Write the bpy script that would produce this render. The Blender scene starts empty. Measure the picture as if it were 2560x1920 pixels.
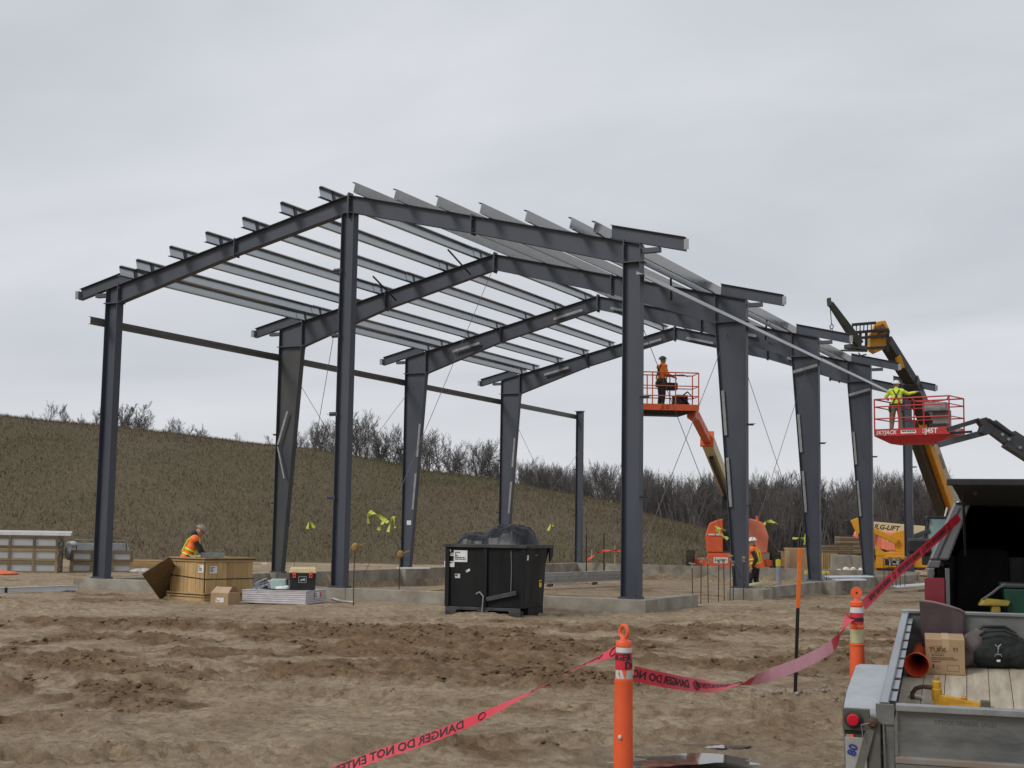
import bpy, bmesh, math, random
import numpy as np
from mathutils import Vector, Matrix, Euler, noise as mnoise
SC = bpy.context.scene
COL = SC.collection
R = math.radians
random.seed(7); RNG = np.random.default_rng(11)
# ------------------------------------------------------------------ camera (surveyed from the steel frame: x across the gable, y along the building)
W, L = 15.24, 7.71
FPX = 3428.0                                    # focal length in photo pixels (2560 wide)
PITCH, ROLL, YAW = .10711, -.01555, -.46661
CAM = Vector((25.97, -27.51, 1.363))
R0 = Vector((math.cos(YAW), -math.sin(YAW), 0)); F0 = Vector((math.sin(YAW), math.cos(YAW), 0)); Z0 = Vector((0, 0, 1))
FWD = F0*math.cos(PITCH) + Z0*math.sin(PITCH); UP0 = -F0*math.sin(PITCH) + Z0*math.cos(PITCH)
RGT = R0*math.cos(ROLL) - UP0*math.sin(ROLL); UPV = R0*math.sin(ROLL) + UP0*math.cos(ROLL)
cam_d = bpy.data.cameras.new('camera'); cam = bpy.data.objects.new('camera', cam_d); COL.objects.link(cam)
cam.matrix_world = Matrix(((RGT.x, UPV.x, -FWD.x, CAM.x), (RGT.y, UPV.y, -FWD.y, CAM.y), (RGT.z, UPV.z, -FWD.z, CAM.z), (0, 0, 0, 1)))
cam_d.sensor_width = 36; cam_d.lens = FPX/2560*36; cam_d.clip_end = 6000; cam_d.clip_start = .1
SC.camera = cam
CANG = math.atan2(R0.y, R0.x)
def ray(u, v): return (FWD*FPX + RGT*(u-1280) + UPV*(960-v))/FPX
def P(u, v, d): return CAM + ray(u, v)*d                                  # point seen at (u,v), d metres ahead
def G(u, v, z=-.3): r = ray(u, v); return CAM + r*((z-CAM.z)/r.z)        # point seen at (u,v) lying at height z
def CL(lat, dep, z=0): q = CAM + R0*lat + F0*dep; return Vector((q.x, q.y, z))
# ------------------------------------------------------------------ sky and sun
world = bpy.data.worlds.new('World'); SC.world = world; world.use_nodes = True
nt = world.node_tree; nt.nodes.clear()
def N(tree, t, **k):
    n = tree.nodes.new(t)
    for a, b in k.items(): setattr(n, a, b)
    return n
SUN_EL, SUN_AZ = R(40), R(-118)                 # veiled sun behind the camera's left shoulder (azimuth from +x)
sun_dir = Vector((math.cos(SUN_EL)*math.cos(SUN_AZ), math.cos(SUN_EL)*math.sin(SUN_AZ), math.sin(SUN_EL)))
sky = N(nt, 'ShaderNodeTexSky', sky_type='NISHITA'); sky.sun_disc = False; sky.sun_elevation = SUN_EL
sky.sun_rotation = math.atan2(sun_dir.x, sun_dir.y); sky.air_density = 1.0; sky.dust_density = 4
bg1 = N(nt, 'ShaderNodeBackground'); bg1.inputs[1].default_value = .06; nt.links.new(sky.outputs[0], bg1.inputs[0])
tc = N(nt, 'ShaderNodeTexCoord'); sep = N(nt, 'ShaderNodeSeparateXYZ'); nt.links.new(tc.outputs['Generated'], sep.inputs[0])
def wm(op, a, b=None):
    n = N(nt, 'ShaderNodeMath', operation=op)
    for i, q in enumerate((a, b)):
        if q is None: continue
        if isinstance(q, (int, float)): n.inputs[i].default_value = q
        else: nt.links.new(q, n.inputs[i])
    return n.outputs[0]
zz = wm('ADD', wm('MAXIMUM', sep.outputs[2], 0.0), .16)
cmb = N(nt, 'ShaderNodeCombineXYZ'); nt.links.new(wm('DIVIDE', sep.outputs[0], zz), cmb.inputs[0]); nt.links.new(wm('DIVIDE', sep.outputs[1], zz), cmb.inputs[1])
mp = N(nt, 'ShaderNodeMapping'); mp.inputs['Rotation'].default_value = (0, 0, R(-22)); mp.inputs['Scale'].default_value = (.62, 1.0, 1); mp.inputs['Location'].default_value = (3.1, 1.7, 0)
nt.links.new(cmb.outputs[0], mp.inputs[0])
nz = N(nt, 'ShaderNodeTexNoise'); nz.inputs['Scale'].default_value = 1.15; nz.inputs['Detail'].default_value = 5; nz.inputs['Roughness'].default_value = .5; nz.inputs['Distortion'].default_value = .4
nt.links.new(mp.outputs[0], nz.inputs[0])
rp = N(nt, 'ShaderNodeValToRGB'); e = rp.color_ramp.elements
e[0].position = .32; e[0].color = (.43, .453, .495, 1); e[1].position = .66; e[1].color = (.575, .592, .625, 1)
nt.links.new(nz.outputs[0], rp.inputs[0])
# thin cloud towards the horizon lets more light through
hz = N(nt, 'ShaderNodeValToRGB'); e = hz.color_ramp.elements; e[0].position = .0; e[0].color = (.66, .665, .68, 1); e[1].position = .22; e[1].color = (.49, .51, .55, 1)
nt.links.new(sep.outputs[2], hz.inputs[0])
hf = N(nt, 'ShaderNodeMapRange'); hf.inputs[1].default_value = 0; hf.inputs[2].default_value = .2; hf.inputs[3].default_value = .75; hf.inputs[4].default_value = .0
nt.links.new(sep.outputs[2], hf.inputs[0])
mx = N(nt, 'ShaderNodeMix', data_type='RGBA'); nt.links.new(hf.outputs[0], mx.inputs[0]); nt.links.new(rp.outputs[0], mx.inputs[6]); nt.links.new(hz.outputs[0], mx.inputs[7])
bg2 = N(nt, 'ShaderNodeBackground'); bg2.inputs[1].default_value = 1.0; nt.links.new(mx.outputs[2], bg2.inputs[0])
ms = N(nt, 'ShaderNodeMixShader'); ms.inputs[0].default_value = .93; nt.links.new(bg1.outputs[0], ms.inputs[1]); nt.links.new(bg2.outputs[0], ms.inputs[2])
wo = N(nt, 'ShaderNodeOutputWorld'); nt.links.new(ms.outputs[0], wo.inputs[0])
sl = bpy.data.lights.new('sun', 'SUN'); sl.energy = 1.25; sl.angle = R(18); sl.color = (1, .97, .93)
so = bpy.data.objects.new('sun', sl); COL.objects.link(so); so.rotation_euler = sun_dir.to_track_quat('Z', 'Y').to_euler()
vs = SC.view_settings; vs.view_transform = 'Standard'; vs.look = 'None'; vs.exposure = 0.36; vs.gamma = 1; vs.use_curve_mapping = False
# ------------------------------------------------------------------ materials
MATS = {}
def M(name, c, c2=None, s=4, r=.6, m=0, b=0, bs=40, r2=None, det=6, st=None, lo=.35, hi=.65, spec=.5, coat=0, trans=0, rnd=0):
    """procedural material: colour c broken up towards c2 by noise of scale s, bump b of scale bs, optional stretch st"""
    if name in MATS: return MATS[name]
    mt = bpy.data.materials.new(name); mt.use_nodes = True; t = mt.node_tree; bs_ = t.nodes['Principled BSDF']
    bs_.inputs['Base Color'].default_value = (*c, 1); bs_.inputs['Roughness'].default_value = r; bs_.inputs['Metallic'].default_value = m
    bs_.inputs['Specular IOR Level'].default_value = spec; bs_.inputs['Coat Weight'].default_value = coat; bs_.inputs['Transmission Weight'].default_value = trans
    co = N(t, 'ShaderNodeTexCoord').outputs['Object']
    if st:
        mpn = N(t, 'ShaderNodeMapping'); mpn.inputs['Scale'].default_value = st; t.links.new(co, mpn.inputs[0]); co = mpn.outputs[0]
    if c2:
        n = N(t, 'ShaderNodeTexNoise'); n.inputs['Scale'].default_value = s; n.inputs['Detail'].default_value = det; n.inputs['Roughness'].default_value = .62; t.links.new(co, n.inputs[0])
        rr = N(t, 'ShaderNodeValToRGB'); q = rr.color_ramp.elements; q[0].position = lo; q[0].color = (*c, 1); q[1].position = hi; q[1].color = (*c2, 1)
        t.links.new(n.outputs[0], rr.inputs[0]); outc = rr.outputs[0]
        if rnd:   # pieces cut from different boards differ a little
            oi = N(t, 'ShaderNodeObjectInfo'); mr0 = N(t, 'ShaderNodeMapRange'); mr0.inputs[3].default_value = 1-rnd; mr0.inputs[4].default_value = 1+rnd*.7; t.links.new(oi.outputs['Random'], mr0.inputs[0])
            vm = N(t, 'ShaderNodeVectorMath', operation='SCALE'); t.links.new(outc, vm.inputs[0]); t.links.new(mr0.outputs[0], vm.inputs['Scale']); outc = vm.outputs[0]
        t.links.new(outc, bs_.inputs['Base Color'])
        if r2 is not None:
            mr = N(t, 'ShaderNodeMapRange'); mr.inputs[1].default_value = lo; mr.inputs[2].default_value = hi; mr.inputs[3].default_value = r; mr.inputs[4].default_value = r2
            t.links.new(n.outputs[0], mr.inputs[0]); t.links.new(mr.outputs[0], bs_.inputs['Roughness'])
    if b:
        n2 = N(t, 'ShaderNodeTexNoise'); n2.inputs['Scale'].default_value = bs; n2.inputs['Detail'].default_value = 5; t.links.new(co, n2.inputs[0])
        bp = N(t, 'ShaderNodeBump'); bp.inputs['Strength'].default_value = b; bp.inputs['Distance'].default_value = .02; t.links.new(n2.outputs[0], bp.inputs['Height']); t.links.new(bp.outputs[0], bs_.inputs['Normal'])
    MATS[name] = mt; return mt
STEEL = M('primed_steel', (.042, .050, .068), (.062, .072, .093), s=1.1, r=.42, r2=.62, b=.04, bs=9, st=(1, 1, .35))
STEELD = M('primed_steel_dusty', (.060, .060, .060), (.040, .046, .058), s=.9, r=.6, r2=.75, b=.04, bs=9, st=(1, 1, .4))
GALV = M('galvanised', (.37, .395, .415), (.44, .46, .475), s=3, r=.26, r2=.34, m=.9, det=3)
GALVD = M('galvanised_weathered', (.22, .235, .235), (.34, .35, .345), s=5, r=.5, r2=.7, m=.55, b=.05, bs=20)
GALVP = M('galvanised_panel', (.13, .142, .148), (.235, .235, .215), s=2.2, r=.4, r2=.75, m=.45, b=.10, bs=9, det=10, st=(1, 1, 2.5))
CONC = M('concrete', (.33, .305, .255), (.19, .165, .125), s=1.7, r=.9, b=.25, bs=22, det=9)
BLACK = M('black_paint', (.008, .008, .009), (.018, .018, .018), s=6, r=.38, r2=.6)
RUBBER = M('rubber', (.016, .015, .014), (.05, .042, .032), s=5, r=.85, b=.1)
MUDRUB = M('muddy_rubber', (.07, .05, .034), (.03, .025, .02), s=6, r=.95, b=.3)
WHITEL = M('white_sheet', (.75, .75, .74), (.62, .62, .61), s=7, r=.6)
INK = M('black_ink', (.012, .012, .014), r=.7)
WOOD = M('raw_plank', (.50, .34, .15), (.36, .225, .09), s=3, r=.75, b=.15, bs=30, st=(9, 9, .8), det=8, rnd=.22)
WOODX = M('raw_plank_flat', (.45, .31, .145), (.33, .21, .09), s=3, r=.75, b=.15, bs=30, st=(.8, 9, 9), det=8, rnd=.2)
WOODG = M('weathered_timber', (.19, .145, .095), (.115, .085, .058), s=3, r=.85, b=.2, bs=30, st=(.8, 8, 8), det=8, rnd=.25)
WOODT = M('tan_timber', (.30, .225, .125), (.21, .15, .085), s=3, r=.8, b=.2, bs=30, st=(.8, 8, 8), det=8, rnd=.25)
PLY = M('plywood_face', (.17, .108, .046), (.115, .07, .030), s=5, r=.7, b=.1, bs=18, st=(1, 1, 4))
CARD = M('cardboard', (.40, .27, .155), (.34, .225, .125), s=3, r=.85, b=.05, bs=60)
LIME = M('lime_ribbon', (.62, .70, .10), (.5, .58, .08), s=8, r=.5)
ORANGE = M('orange_plastic', (.78, .115, .03), (.70, .095, .025), s=5, r=.45, b=.02)
SKIN = M('skin', (.42, .24, .17), (.36, .20, .14), s=9, r=.55)
HIVIS = M('hivis_orange', (.95, .20, .03), (.85, .16, .025), s=10, r=.7)
HIYEL = M('hivis_yellow', (.70, .85, .06), (.6, .74, .05), s=10, r=.7)
DARKC = M('dark_cloth', (.014, .013, .014), (.028, .026, .026), s=9, r=.9, b=.2, bs=30)
TANC = M('tan_cloth', (.24, .18, .115), (.17, .125, .08), s=7, r=.9, b=.2, bs=30)
REFL = M('reflective_band', (.72, .72, .66), r=.35)
JYEL = M('machine_yellow', (.72, .33, .015), (.62, .28, .015), s=3, r=.42, r2=.6)
JORG = M('machine_orange', (.74, .125, .035), (.62, .10, .03), s=2.5, r=.42, r2=.6)
JRED = M('machine_red', (.50, .028, .028), (.42, .022, .025), s=4, r=.4, r2=.55)
CREAM = M('machine_cream', (.62, .55, .33), (.54, .47, .27), s=3, r=.5)
GREYP = M('dark_grey_paint', (.030, .034, .042), (.045, .048, .055), s=4, r=.45, r2=.6)
RUST = M('rusty_steel', (.10, .055, .032), (.055, .034, .024), s=14, r=.9, b=.2)
DARKG = M('dark_glass', (.01, .012, .012), r=.06, spec=.6)
# ------------------------------------------------------------------ mesh builder
class MB:
    def __init__(s): s.v = []; s.f = []; s.mi = []; s.cur = 0
    def add(s, vs, fs):
        o = len(s.v); s.v += [tuple(q) for q in vs]
        for f in fs: s.f.append(tuple(o+i for i in f)); s.mi.append(s.cur)
    def use(s, i): s.cur = i; return s
    def hexa(s, b, t):      # bottom quad and top quad, both counter-clockwise seen from above
        s.add(list(b)+list(t), [(3, 2, 1, 0), (4, 5, 6, 7), (0, 1, 5, 4), (1, 2, 6, 5), (2, 3, 7, 6), (3, 0, 4, 7)]); return s
    def box(s, c, d, rot=None):
        c = Vector(c); h = Vector(d)/2; q = [Vector((x*h.x, y*h.y, z*h.z)) for z in (-1, 1) for x, y in ((-1, -1), (1, -1), (1, 1), (-1, 1))]
        if rot is not None:
            m_ = rot if isinstance(rot, Matrix) else Euler(rot).to_matrix(); q = [m_ @ p for p in q]
        return s.hexa([c+p for p in q[:4]], [c+p for p in q[4:]])
    def bx(s, a, b): return s.box([(a[i]+b[i])/2 for i in range(3)], [abs(b[i]-a[i]) for i in range(3)])
    def ext(s, prof, a, b, up=(0, 0, 1), close=True, prof2=None):  # extrude a 2D outline (side, up) from a to b
        a = Vector(a); b = Vector(b); t = (b-a).normalized(); up = Vector(up); x = t.cross(up)
        if x.length < 1e-6: x = t.orthogonal()
        x.normalize(); y = x.cross(t); n = len(prof); p2 = prof2 or prof
        vs = [a+x*p+y*q for p, q in prof]+[b+x*p+y*q for p, q in p2]
        fs = [(i, (i+1) % n, n+(i+1) % n, n+i) for i in range(n)]
        if close: fs += [tuple(range(n-1, -1, -1)), tuple(range(n, 2*n))]
        s.add(vs, fs); return s
    def beam(s, a, b, w, h, up=(0, 0, 1), w2=None, h2=None):
        w2 = w if w2 is None else w2; h2 = h if h2 is None else h2
        return s.ext([(-w/2, -h/2), (w/2, -h/2), (w/2, h/2), (-w/2, h/2)], a, b, up, prof2=[(-w2/2, -h2/2), (w2/2, -h2/2), (w2/2, h2/2), (-w2/2, h2/2)])
    def tube(s, pts, r, n=8, cap=True, loop=False):
        pts = [Vector(p) for p in pts]; k = len(pts); rs = r if isinstance(r, (list, tuple)) else [r]*k; vs = []; nx = None
        for i, p in enumerate(pts):
            if loop: t = pts[(i+1) % k]-pts[i-1]
            else: t = pts[min(i+1, k-1)]-pts[max(i-1, 0)]
            t.normalize()
            if nx is None: nx = t.orthogonal().normalized()
            nx = (nx-t*nx.dot(t)); nx = nx.normalized() if nx.length > 1e-6 else t.orthogonal().normalized()
            ny = t.cross(nx)
            vs += [p+(nx*math.cos(2*math.pi*j/n)+ny*math.sin(2*math.pi*j/n))*rs[i] for j in range(n)]
        fs = [(i*n+j, i*n+(j+1) % n, ((i+1) % k)*n+(j+1) % n, ((i+1) % k)*n+j) for i in range(k if loop else k-1) for j in range(n)]
        if cap and not loop: fs += [tuple(range(n-1, -1, -1)), tuple((k-1)*n+j for j in range(n))]
        s.add(vs, fs); return s
    def lathe(s, prof, n=20, o=(0, 0, 0), ax=(0, 0, 1), cap=True):   # prof: (radius, height along ax)
        o = Vector(o); ax = Vector(ax).normalized(); x = ax.orthogonal().normalized(); y = ax.cross(x); k = len(prof)
        vs = [o+ax*h+(x*math.cos(2*math.pi*j/n)+y*math.sin(2*math.pi*j/n))*max(r_, 1e-4) for r_, h in prof for j in range(n)]
        fs = [(i*n+j, i*n+(j+1) % n, (i+1)*n+(j+1) % n, (i+1)*n+j) for i in range(k-1) for j in range(n)]
        if cap: fs += [tuple(range(n-1, -1, -1)), tuple((k-1)*n+j for j in range(n))]
        s.add(vs, fs); return s
    def ell(s, c, r, rot=None, nu=12, nv=8, z0=-1.0):
        c = Vector(c); vs = []; m_ = Euler(rot).to_matrix() if rot is not None else None
        a0 = math.asin(max(-1, z0))
        for i in range(nv+1):
            a = a0+(math.pi/2-a0)*i/nv
            for j in range(nu):
                q = Vector((math.cos(a)*math.cos(2*math.pi*j/nu)*r[0], math.cos(a)*math.sin(2*math.pi*j/nu)*r[1], math.sin(a)*r[2]))
                if m_: q = m_ @ q
                vs.append(c+q)
        fs = [(i*nu+j, i*nu+(j+1) % nu, (i+1)*nu+(j+1) % nu, (i+1)*nu+j) for i in range(nv) for j in range(nu)]
        fs.append(tuple(range(nu-1, -1, -1))); s.add(vs, fs); return s
    def cap_(s, a, b, ra, rb, n=10):   # tapered capsule
        a = Vector(a); b = Vector(b); s.ell(a, (ra,)*3, nu=n, nv=6); s.ell(b, (rb,)*3, nu=n, nv=6); s.tube([a, b], [ra, rb], n); return s
    def mesh(s, name, mats, smooth=None, org=(0, 0, 0)):
        me = bpy.data.meshes.new(name); o = Vector(org)
        me.from_pydata([Vector(q)-o for q in s.v], [], s.f)
        for m_ in (mats if isinstance(mats, (list, tuple)) else [mats]): me.materials.append(m_)
        if len(me.materials) > 1: me.polygons.foreach_set('material_index', s.mi)
        if smooth is not None:
            me.polygons.foreach_set('use_smooth', [True]*len(me.polygons)); me.set_sharp_from_angle(angle=R(smooth))
        me.update(); return me
    def build(s, name, mats, parent=None, smooth=None, world=False, bevel=0, loc=None):
        """one mesh object; world=True: vertices are world coordinates and the thing is unrotated"""
        org = (0, 0, 0)
        if world and parent is not None:
            q = parent
            org = Vector(q.location)
            while q.parent: q = q.parent; org = org+Vector(q.location)
        if loc is not None: org = loc
        o = bpy.data.objects.new(name, s.mesh(name, mats, smooth, org)); COL.objects.link(o)
        if parent is not None: o.parent = parent
        if loc is not None: o.location = loc
        if bevel:
            md = o.modifiers.new('bevel', 'BEVEL'); md.width = bevel; md.segments = 2; md.limit_method = 'ANGLE'; md.angle_limit = R(40)
        return o
def tag(o, label=None, cat=None, group=None, kind=None):
    for k, v in (('label', label), ('category', cat), ('group', group), ('kind', kind)):
        if v: o[k] = v
    return o
def thing(name, label, cat, loc=(0, 0, 0), rz=0, group=None, rot=None):
    o = bpy.data.objects.new(name, None); COL.objects.link(o); o.empty_display_size = .2
    o.location = loc; o.rotation_euler = rot if rot is not None else (0, 0, rz)
    return tag(o, label, cat, group)
def inst(name, me, parent, loc=(0, 0, 0), rot=(0, 0, 0)):
    o = bpy.data.objects.new(name, me); COL.objects.link(o); o.parent = parent; o.location = loc; o.rotation_euler = rot; return o
def text_verts(txt, size, bold=0):
    cu = bpy.data.curves.new('t', 'FONT'); cu.body = txt; cu.size = size; cu.align_x = 'CENTER'; cu.align_y = 'CENTER'; cu.offset = bold; cu.resolution_u = 2
    ob = bpy.data.objects.new('t', cu); COL.objects.link(ob)
    dg = bpy.context.evaluated_depsgraph_get(); me = bpy.data.meshes.new_from_object(ob.evaluated_get(dg))
    vs = [v.co.copy() for v in me.vertices]; fs = [tuple(p.vertices) for p in me.polygons]
    bpy.data.objects.remove(ob); bpy.data.curves.remove(cu); bpy.data.meshes.remove(me)
    return vs, fs
def lettering(txt, size, o, x, y, mat, parent, name='lettering', lift=.004, world=False, bold=0, shear=0):
    """flat letters: o centre, x reading direction, y letter-up direction"""
    o = Vector(o); x = Vector(x).normalized(); y = Vector(y).normalized(); n = x.cross(y)
    vs, fs = text_verts(txt, size, bold); mb = MB(); mb.add([o+x*(q.x+shear*q.y)+y*q.y+n*lift for q in vs], fs)
    return mb.build(name, mat, parent, world=world)
def remesh(mb, voxel, smooth_it=4):
    """fuse overlapping solids into one continuous surface"""
    me = mb.mesh('r', BLACK); ob = bpy.data.objects.new('r', me); COL.objects.link(ob)
    md = ob.modifiers.new('m', 'REMESH'); md.mode = 'VOXEL'; md.voxel_size = voxel
    m2 = ob.modifiers.new('s', 'SMOOTH'); m2.iterations = smooth_it; m2.factor = .5
    dg = bpy.context.evaluated_depsgraph_get(); out = bpy.data.meshes.new_from_object(ob.evaluated_get(dg))
    bpy.data.objects.remove(ob); out.materials.clear(); out.polygons.foreach_set('use_smooth', [True]*len(out.polygons)); return out
# ------------------------------------------------------------------ value-noise helpers (numpy)
def _h(i, j, seed):
    n = (i.astype(np.int64)*374761393+j.astype(np.int64)*668265263+seed*1442695041) & 0x7fffffff
    n = ((n ^ (n >> 13))*1274126177) & 0x7fffffff
    return ((n ^ (n >> 16)) & 0xffff)/65535.0
def vnoise(x, y, seed=0):
    xi = np.floor(x); yi = np.floor(y); fx = x-xi; fy = y-yi; fx = fx*fx*(3-2*fx); fy = fy*fy*(3-2*fy)
    a = _h(xi, yi, seed); b = _h(xi+1, yi, seed); c = _h(xi, yi+1, seed); d = _h(xi+1, yi+1, seed)
    return (a+(b-a)*fx)*(1-fy)+(c+(d-c)*fx)*fy
def fbm(x, y, sc, octs=4, seed=0, gain=.5):
    s = 0; a = 1; t = 0
    for k in range(octs):
        cs, sn = math.cos(k*1.3), math.sin(k*1.3)
        s = s+a*vnoise((x*cs-y*sn)*sc+17.3*k, (x*sn+y*cs)*sc-9.1*k, seed+k); t += a; a *= gain; sc *= 2.03
    return s/t
def sst(a, b, x): t = np.clip((x-a)/(b-a), 0, 1); return t*t*(3-2*t)
# ================================================================== LAND
def hzv(u): # pixel row of the horizon at column u
    a = 960+FPX*math.tan(PITCH); return a+(u-1280)*math.tan(-ROLL)*1.0
def skyz(u, v, dep):  # height of the sight line (u,v) at horizontal distance dep ahead, and its lateral offset
    r = ray(u, v); k = dep/r.dot(F0); q = CAM+r*k; return (q-CAM).dot(R0), q.z
SIL = [(-900, 1000), (-300, 1022), (0, 1040), (130, 1055), (304, 1071), (430, 1086), (556, 1101), (686, 1119), (780, 1130), (965, 1160), (1058, 1181), (1251, 1206), (1299, 1218), (1440, 1242), (1551, 1265), (1603, 1286), (1705, 1314), (1762, 1335), (1800, 1362), (1850, 1395)]
DC = 105.0
_sl = [skyz(u, v, DC) for u, v in SIL]; SLAT = np.array([q[0] for q in _sl]); SZ = np.array([max(q[1], -.6) for q in _sl]); SZ[-1] = -.6
def hill_z(lat, dep):
    crest = np.interp(lat, SLAT, SZ, left=SZ[0], right=-.6)+.6
    t = np.clip((dep-65)/(DC-65), 0, 1); f = np.sin(t*math.pi/2)**1.15
    back = 1-.45*sst(DC, DC+90, dep)
    x = CAM.x+R0.x*lat+F0.x*dep; y = CAM.y+R0.y*lat+F0.y*dep
    lump = (fbm(x, y, .09, 3, 31)-.5)*.9*f*np.clip(crest/4, 0, 1)*(1-.6*t)
    return -.6+crest*f*back+lump-.7*(1-sst(0, .07, t))
TRL = P(2203, 1756, 8.1)     # rear left top corner of the trailer
PUD = [(G(1765, 1894, -.34), .62, .13), (G(1800, 1862, -.34), .34, .06), (G(1630, 1905, -.34), .38, .06)]
def latdep(x, y): dx = x-CAM.x; dy = y-CAM.y; return dx*R0.x+dy*R0.y, dx*F0.x+dy*F0.y
def base_z(x, y):
    z = np.full_like(x, -.30)
    inn = sst(.05, .3, x)*(1-sst(W-.3, W-.05, x))*sst(.05, .3, y)*(1-sst(4*L-.3, 4*L-.05, y))
    z = z-inn*(.16+.22*sst(0, 20, y))
    z = z-.20*sst(3, 22, y)*sst(W-.1, W+.4, x)*(1-sst(32, 40, y))
    z = z-.26*np.exp(-(((x-TRL.x)**2+(y-TRL.y)**2)/2.2**2))
    return z
def ground_fields(x, y):
    lat, dep = latdep(x, y)
    n1 = fbm(x+1.5*(fbm(x, y, .5, 2, 901)-.5), y+2.5*(fbm(x, y, .4, 2, 902)-.5), .52, 5, 3, .6); n2 = fbm(x, y, .11, 3, 8)
    band = sst(15.0, 18.5, dep+4*(n2-.5)*2)*(1-sst(22.5, 26.5, dep+3*(n1-.5)))
    patch = sst(.56, .68, n1)*(.55+.45*sst(10, 16, dep))*(1-.35*sst(26, 34, dep))
    churn = np.clip(band*sst(.40, .62, fbm(x*.75+y*.3, y, .85, 4, 77))+.85*patch*sst(.38, .55, n2+.07), 0, 1)
    rid = 1-np.abs(2*fbm(x, y, 1.15, 4, 21)-1)
    cl = fbm(x, y, 2.6, 4, 5)
    near = 1-sst(60, 75, dep)
    z = churn*(.10*(cl-.45)+.16*(rid-.72)*sst(.45, .6, fbm(x, y, .8, 2, 40)))*near
    fl = (1-churn)*near
    q = (y*.93+x*.36)+.5*fbm(x, y, .4, 2, 60)
    rm = sst(.46, .6, fbm(x, y, .16, 2, 91))
    z = z+fl*(.010*np.sin(q*2*math.pi/.62)*rm+.07*(fbm(x, y, .9, 3, 14)-.5)+.024*(fbm(x, y, 5.5, 3, 15)-.5))
    rg = 1-np.abs(2*fbm(x, y, 4.2, 4, 133, .6)-1); rg2 = 1-np.abs(2*fbm(x, y, 10.5, 3, 171, .6)-1)
    tm = np.zeros_like(x); tz = np.zeros_like(x); lg_ = np.zeros_like(x)
    for k, (d0, sl_, cv, ph) in enumerate(((9.2, .38, .02, 0), (11.0, .22, -.016, 1), (13.2, -.30, .012, 2), (16.2, .34, .006, 3), (19.6, -.22, .006, 1.5), (23.5, .12, -.004, .7), (27.5, .03, .001, 2.2))):
        for off in (0, 1.75):
            dd = dep-(d0+off+sl_*lat+cv*lat*lat)+.12*(fbm(x, y, .6, 2, 300+k)-.5); a_ = np.abs(dd)
            ins = 1-sst(.17, .25, a_); berm = np.exp(-((a_-.30)/.08)**2); s_ = lat+ph
            lug = sst(-.1, .35, np.sin(2*math.pi*(s_+a_*.55*np.sign(dd))/.30))
            fade = sst(.28, .48, fbm(x, y, .23, 2, 320+k)); tz = tz+fade*(ins*(-.06+.05*lug)+.05*berm); tm = np.maximum(tm, fade*ins*(1-lug)); lg_ = np.maximum(lg_, fade*(ins*lug+.6*berm))
    z = z+near*tz*(1-.5*churn)
    lumps = sst(.50, .64, fbm(x, y, 1.9, 3, 201))
    z = z+near*(churn*(.11*(rg-.7)+.05*(rg2-.7)+.04*lumps)+(1-churn)*(.022*(rg2-.7)+.018*(rg-.7)+.034*lumps*sst(.5, .62, fbm(x, y, .45, 3, 210))))
    churn = np.clip(churn*(1-.35*tm)+.20*lg_-.12*tm, 0, 1)
    return z, churn, rm*fl
def ground_height(x, y):
    x = np.asarray(x, float); y = np.asarray(y, float); z, c, _ = ground_fields(x, y); b = base_z(x, y)
    inb = (x > -.5)*(x < W+.5)*(y > -.5)*(y < 4*L+.5)
    z = np.where(inb > 0, z*.5, z)
    pm = np.zeros_like(x)
    for p, a, bb in PUD:
        dx = (x-p.x)*R0.x+(y-p.y)*R0.y; dy = (x-p.x)*F0.x+(y-p.y)*F0.y
        pm = np.maximum(pm, np.exp(-((dx/(a*1.35))**2+(dy/(bb*3.2))**2)**1.5))
    z = z*(1-.85*pm)-.055*pm
    return b+z, c*(1-pm), pm
def gz(p): return float(ground_height(np.array([p[0]]), np.array([p[1]]))[0][0])
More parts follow.
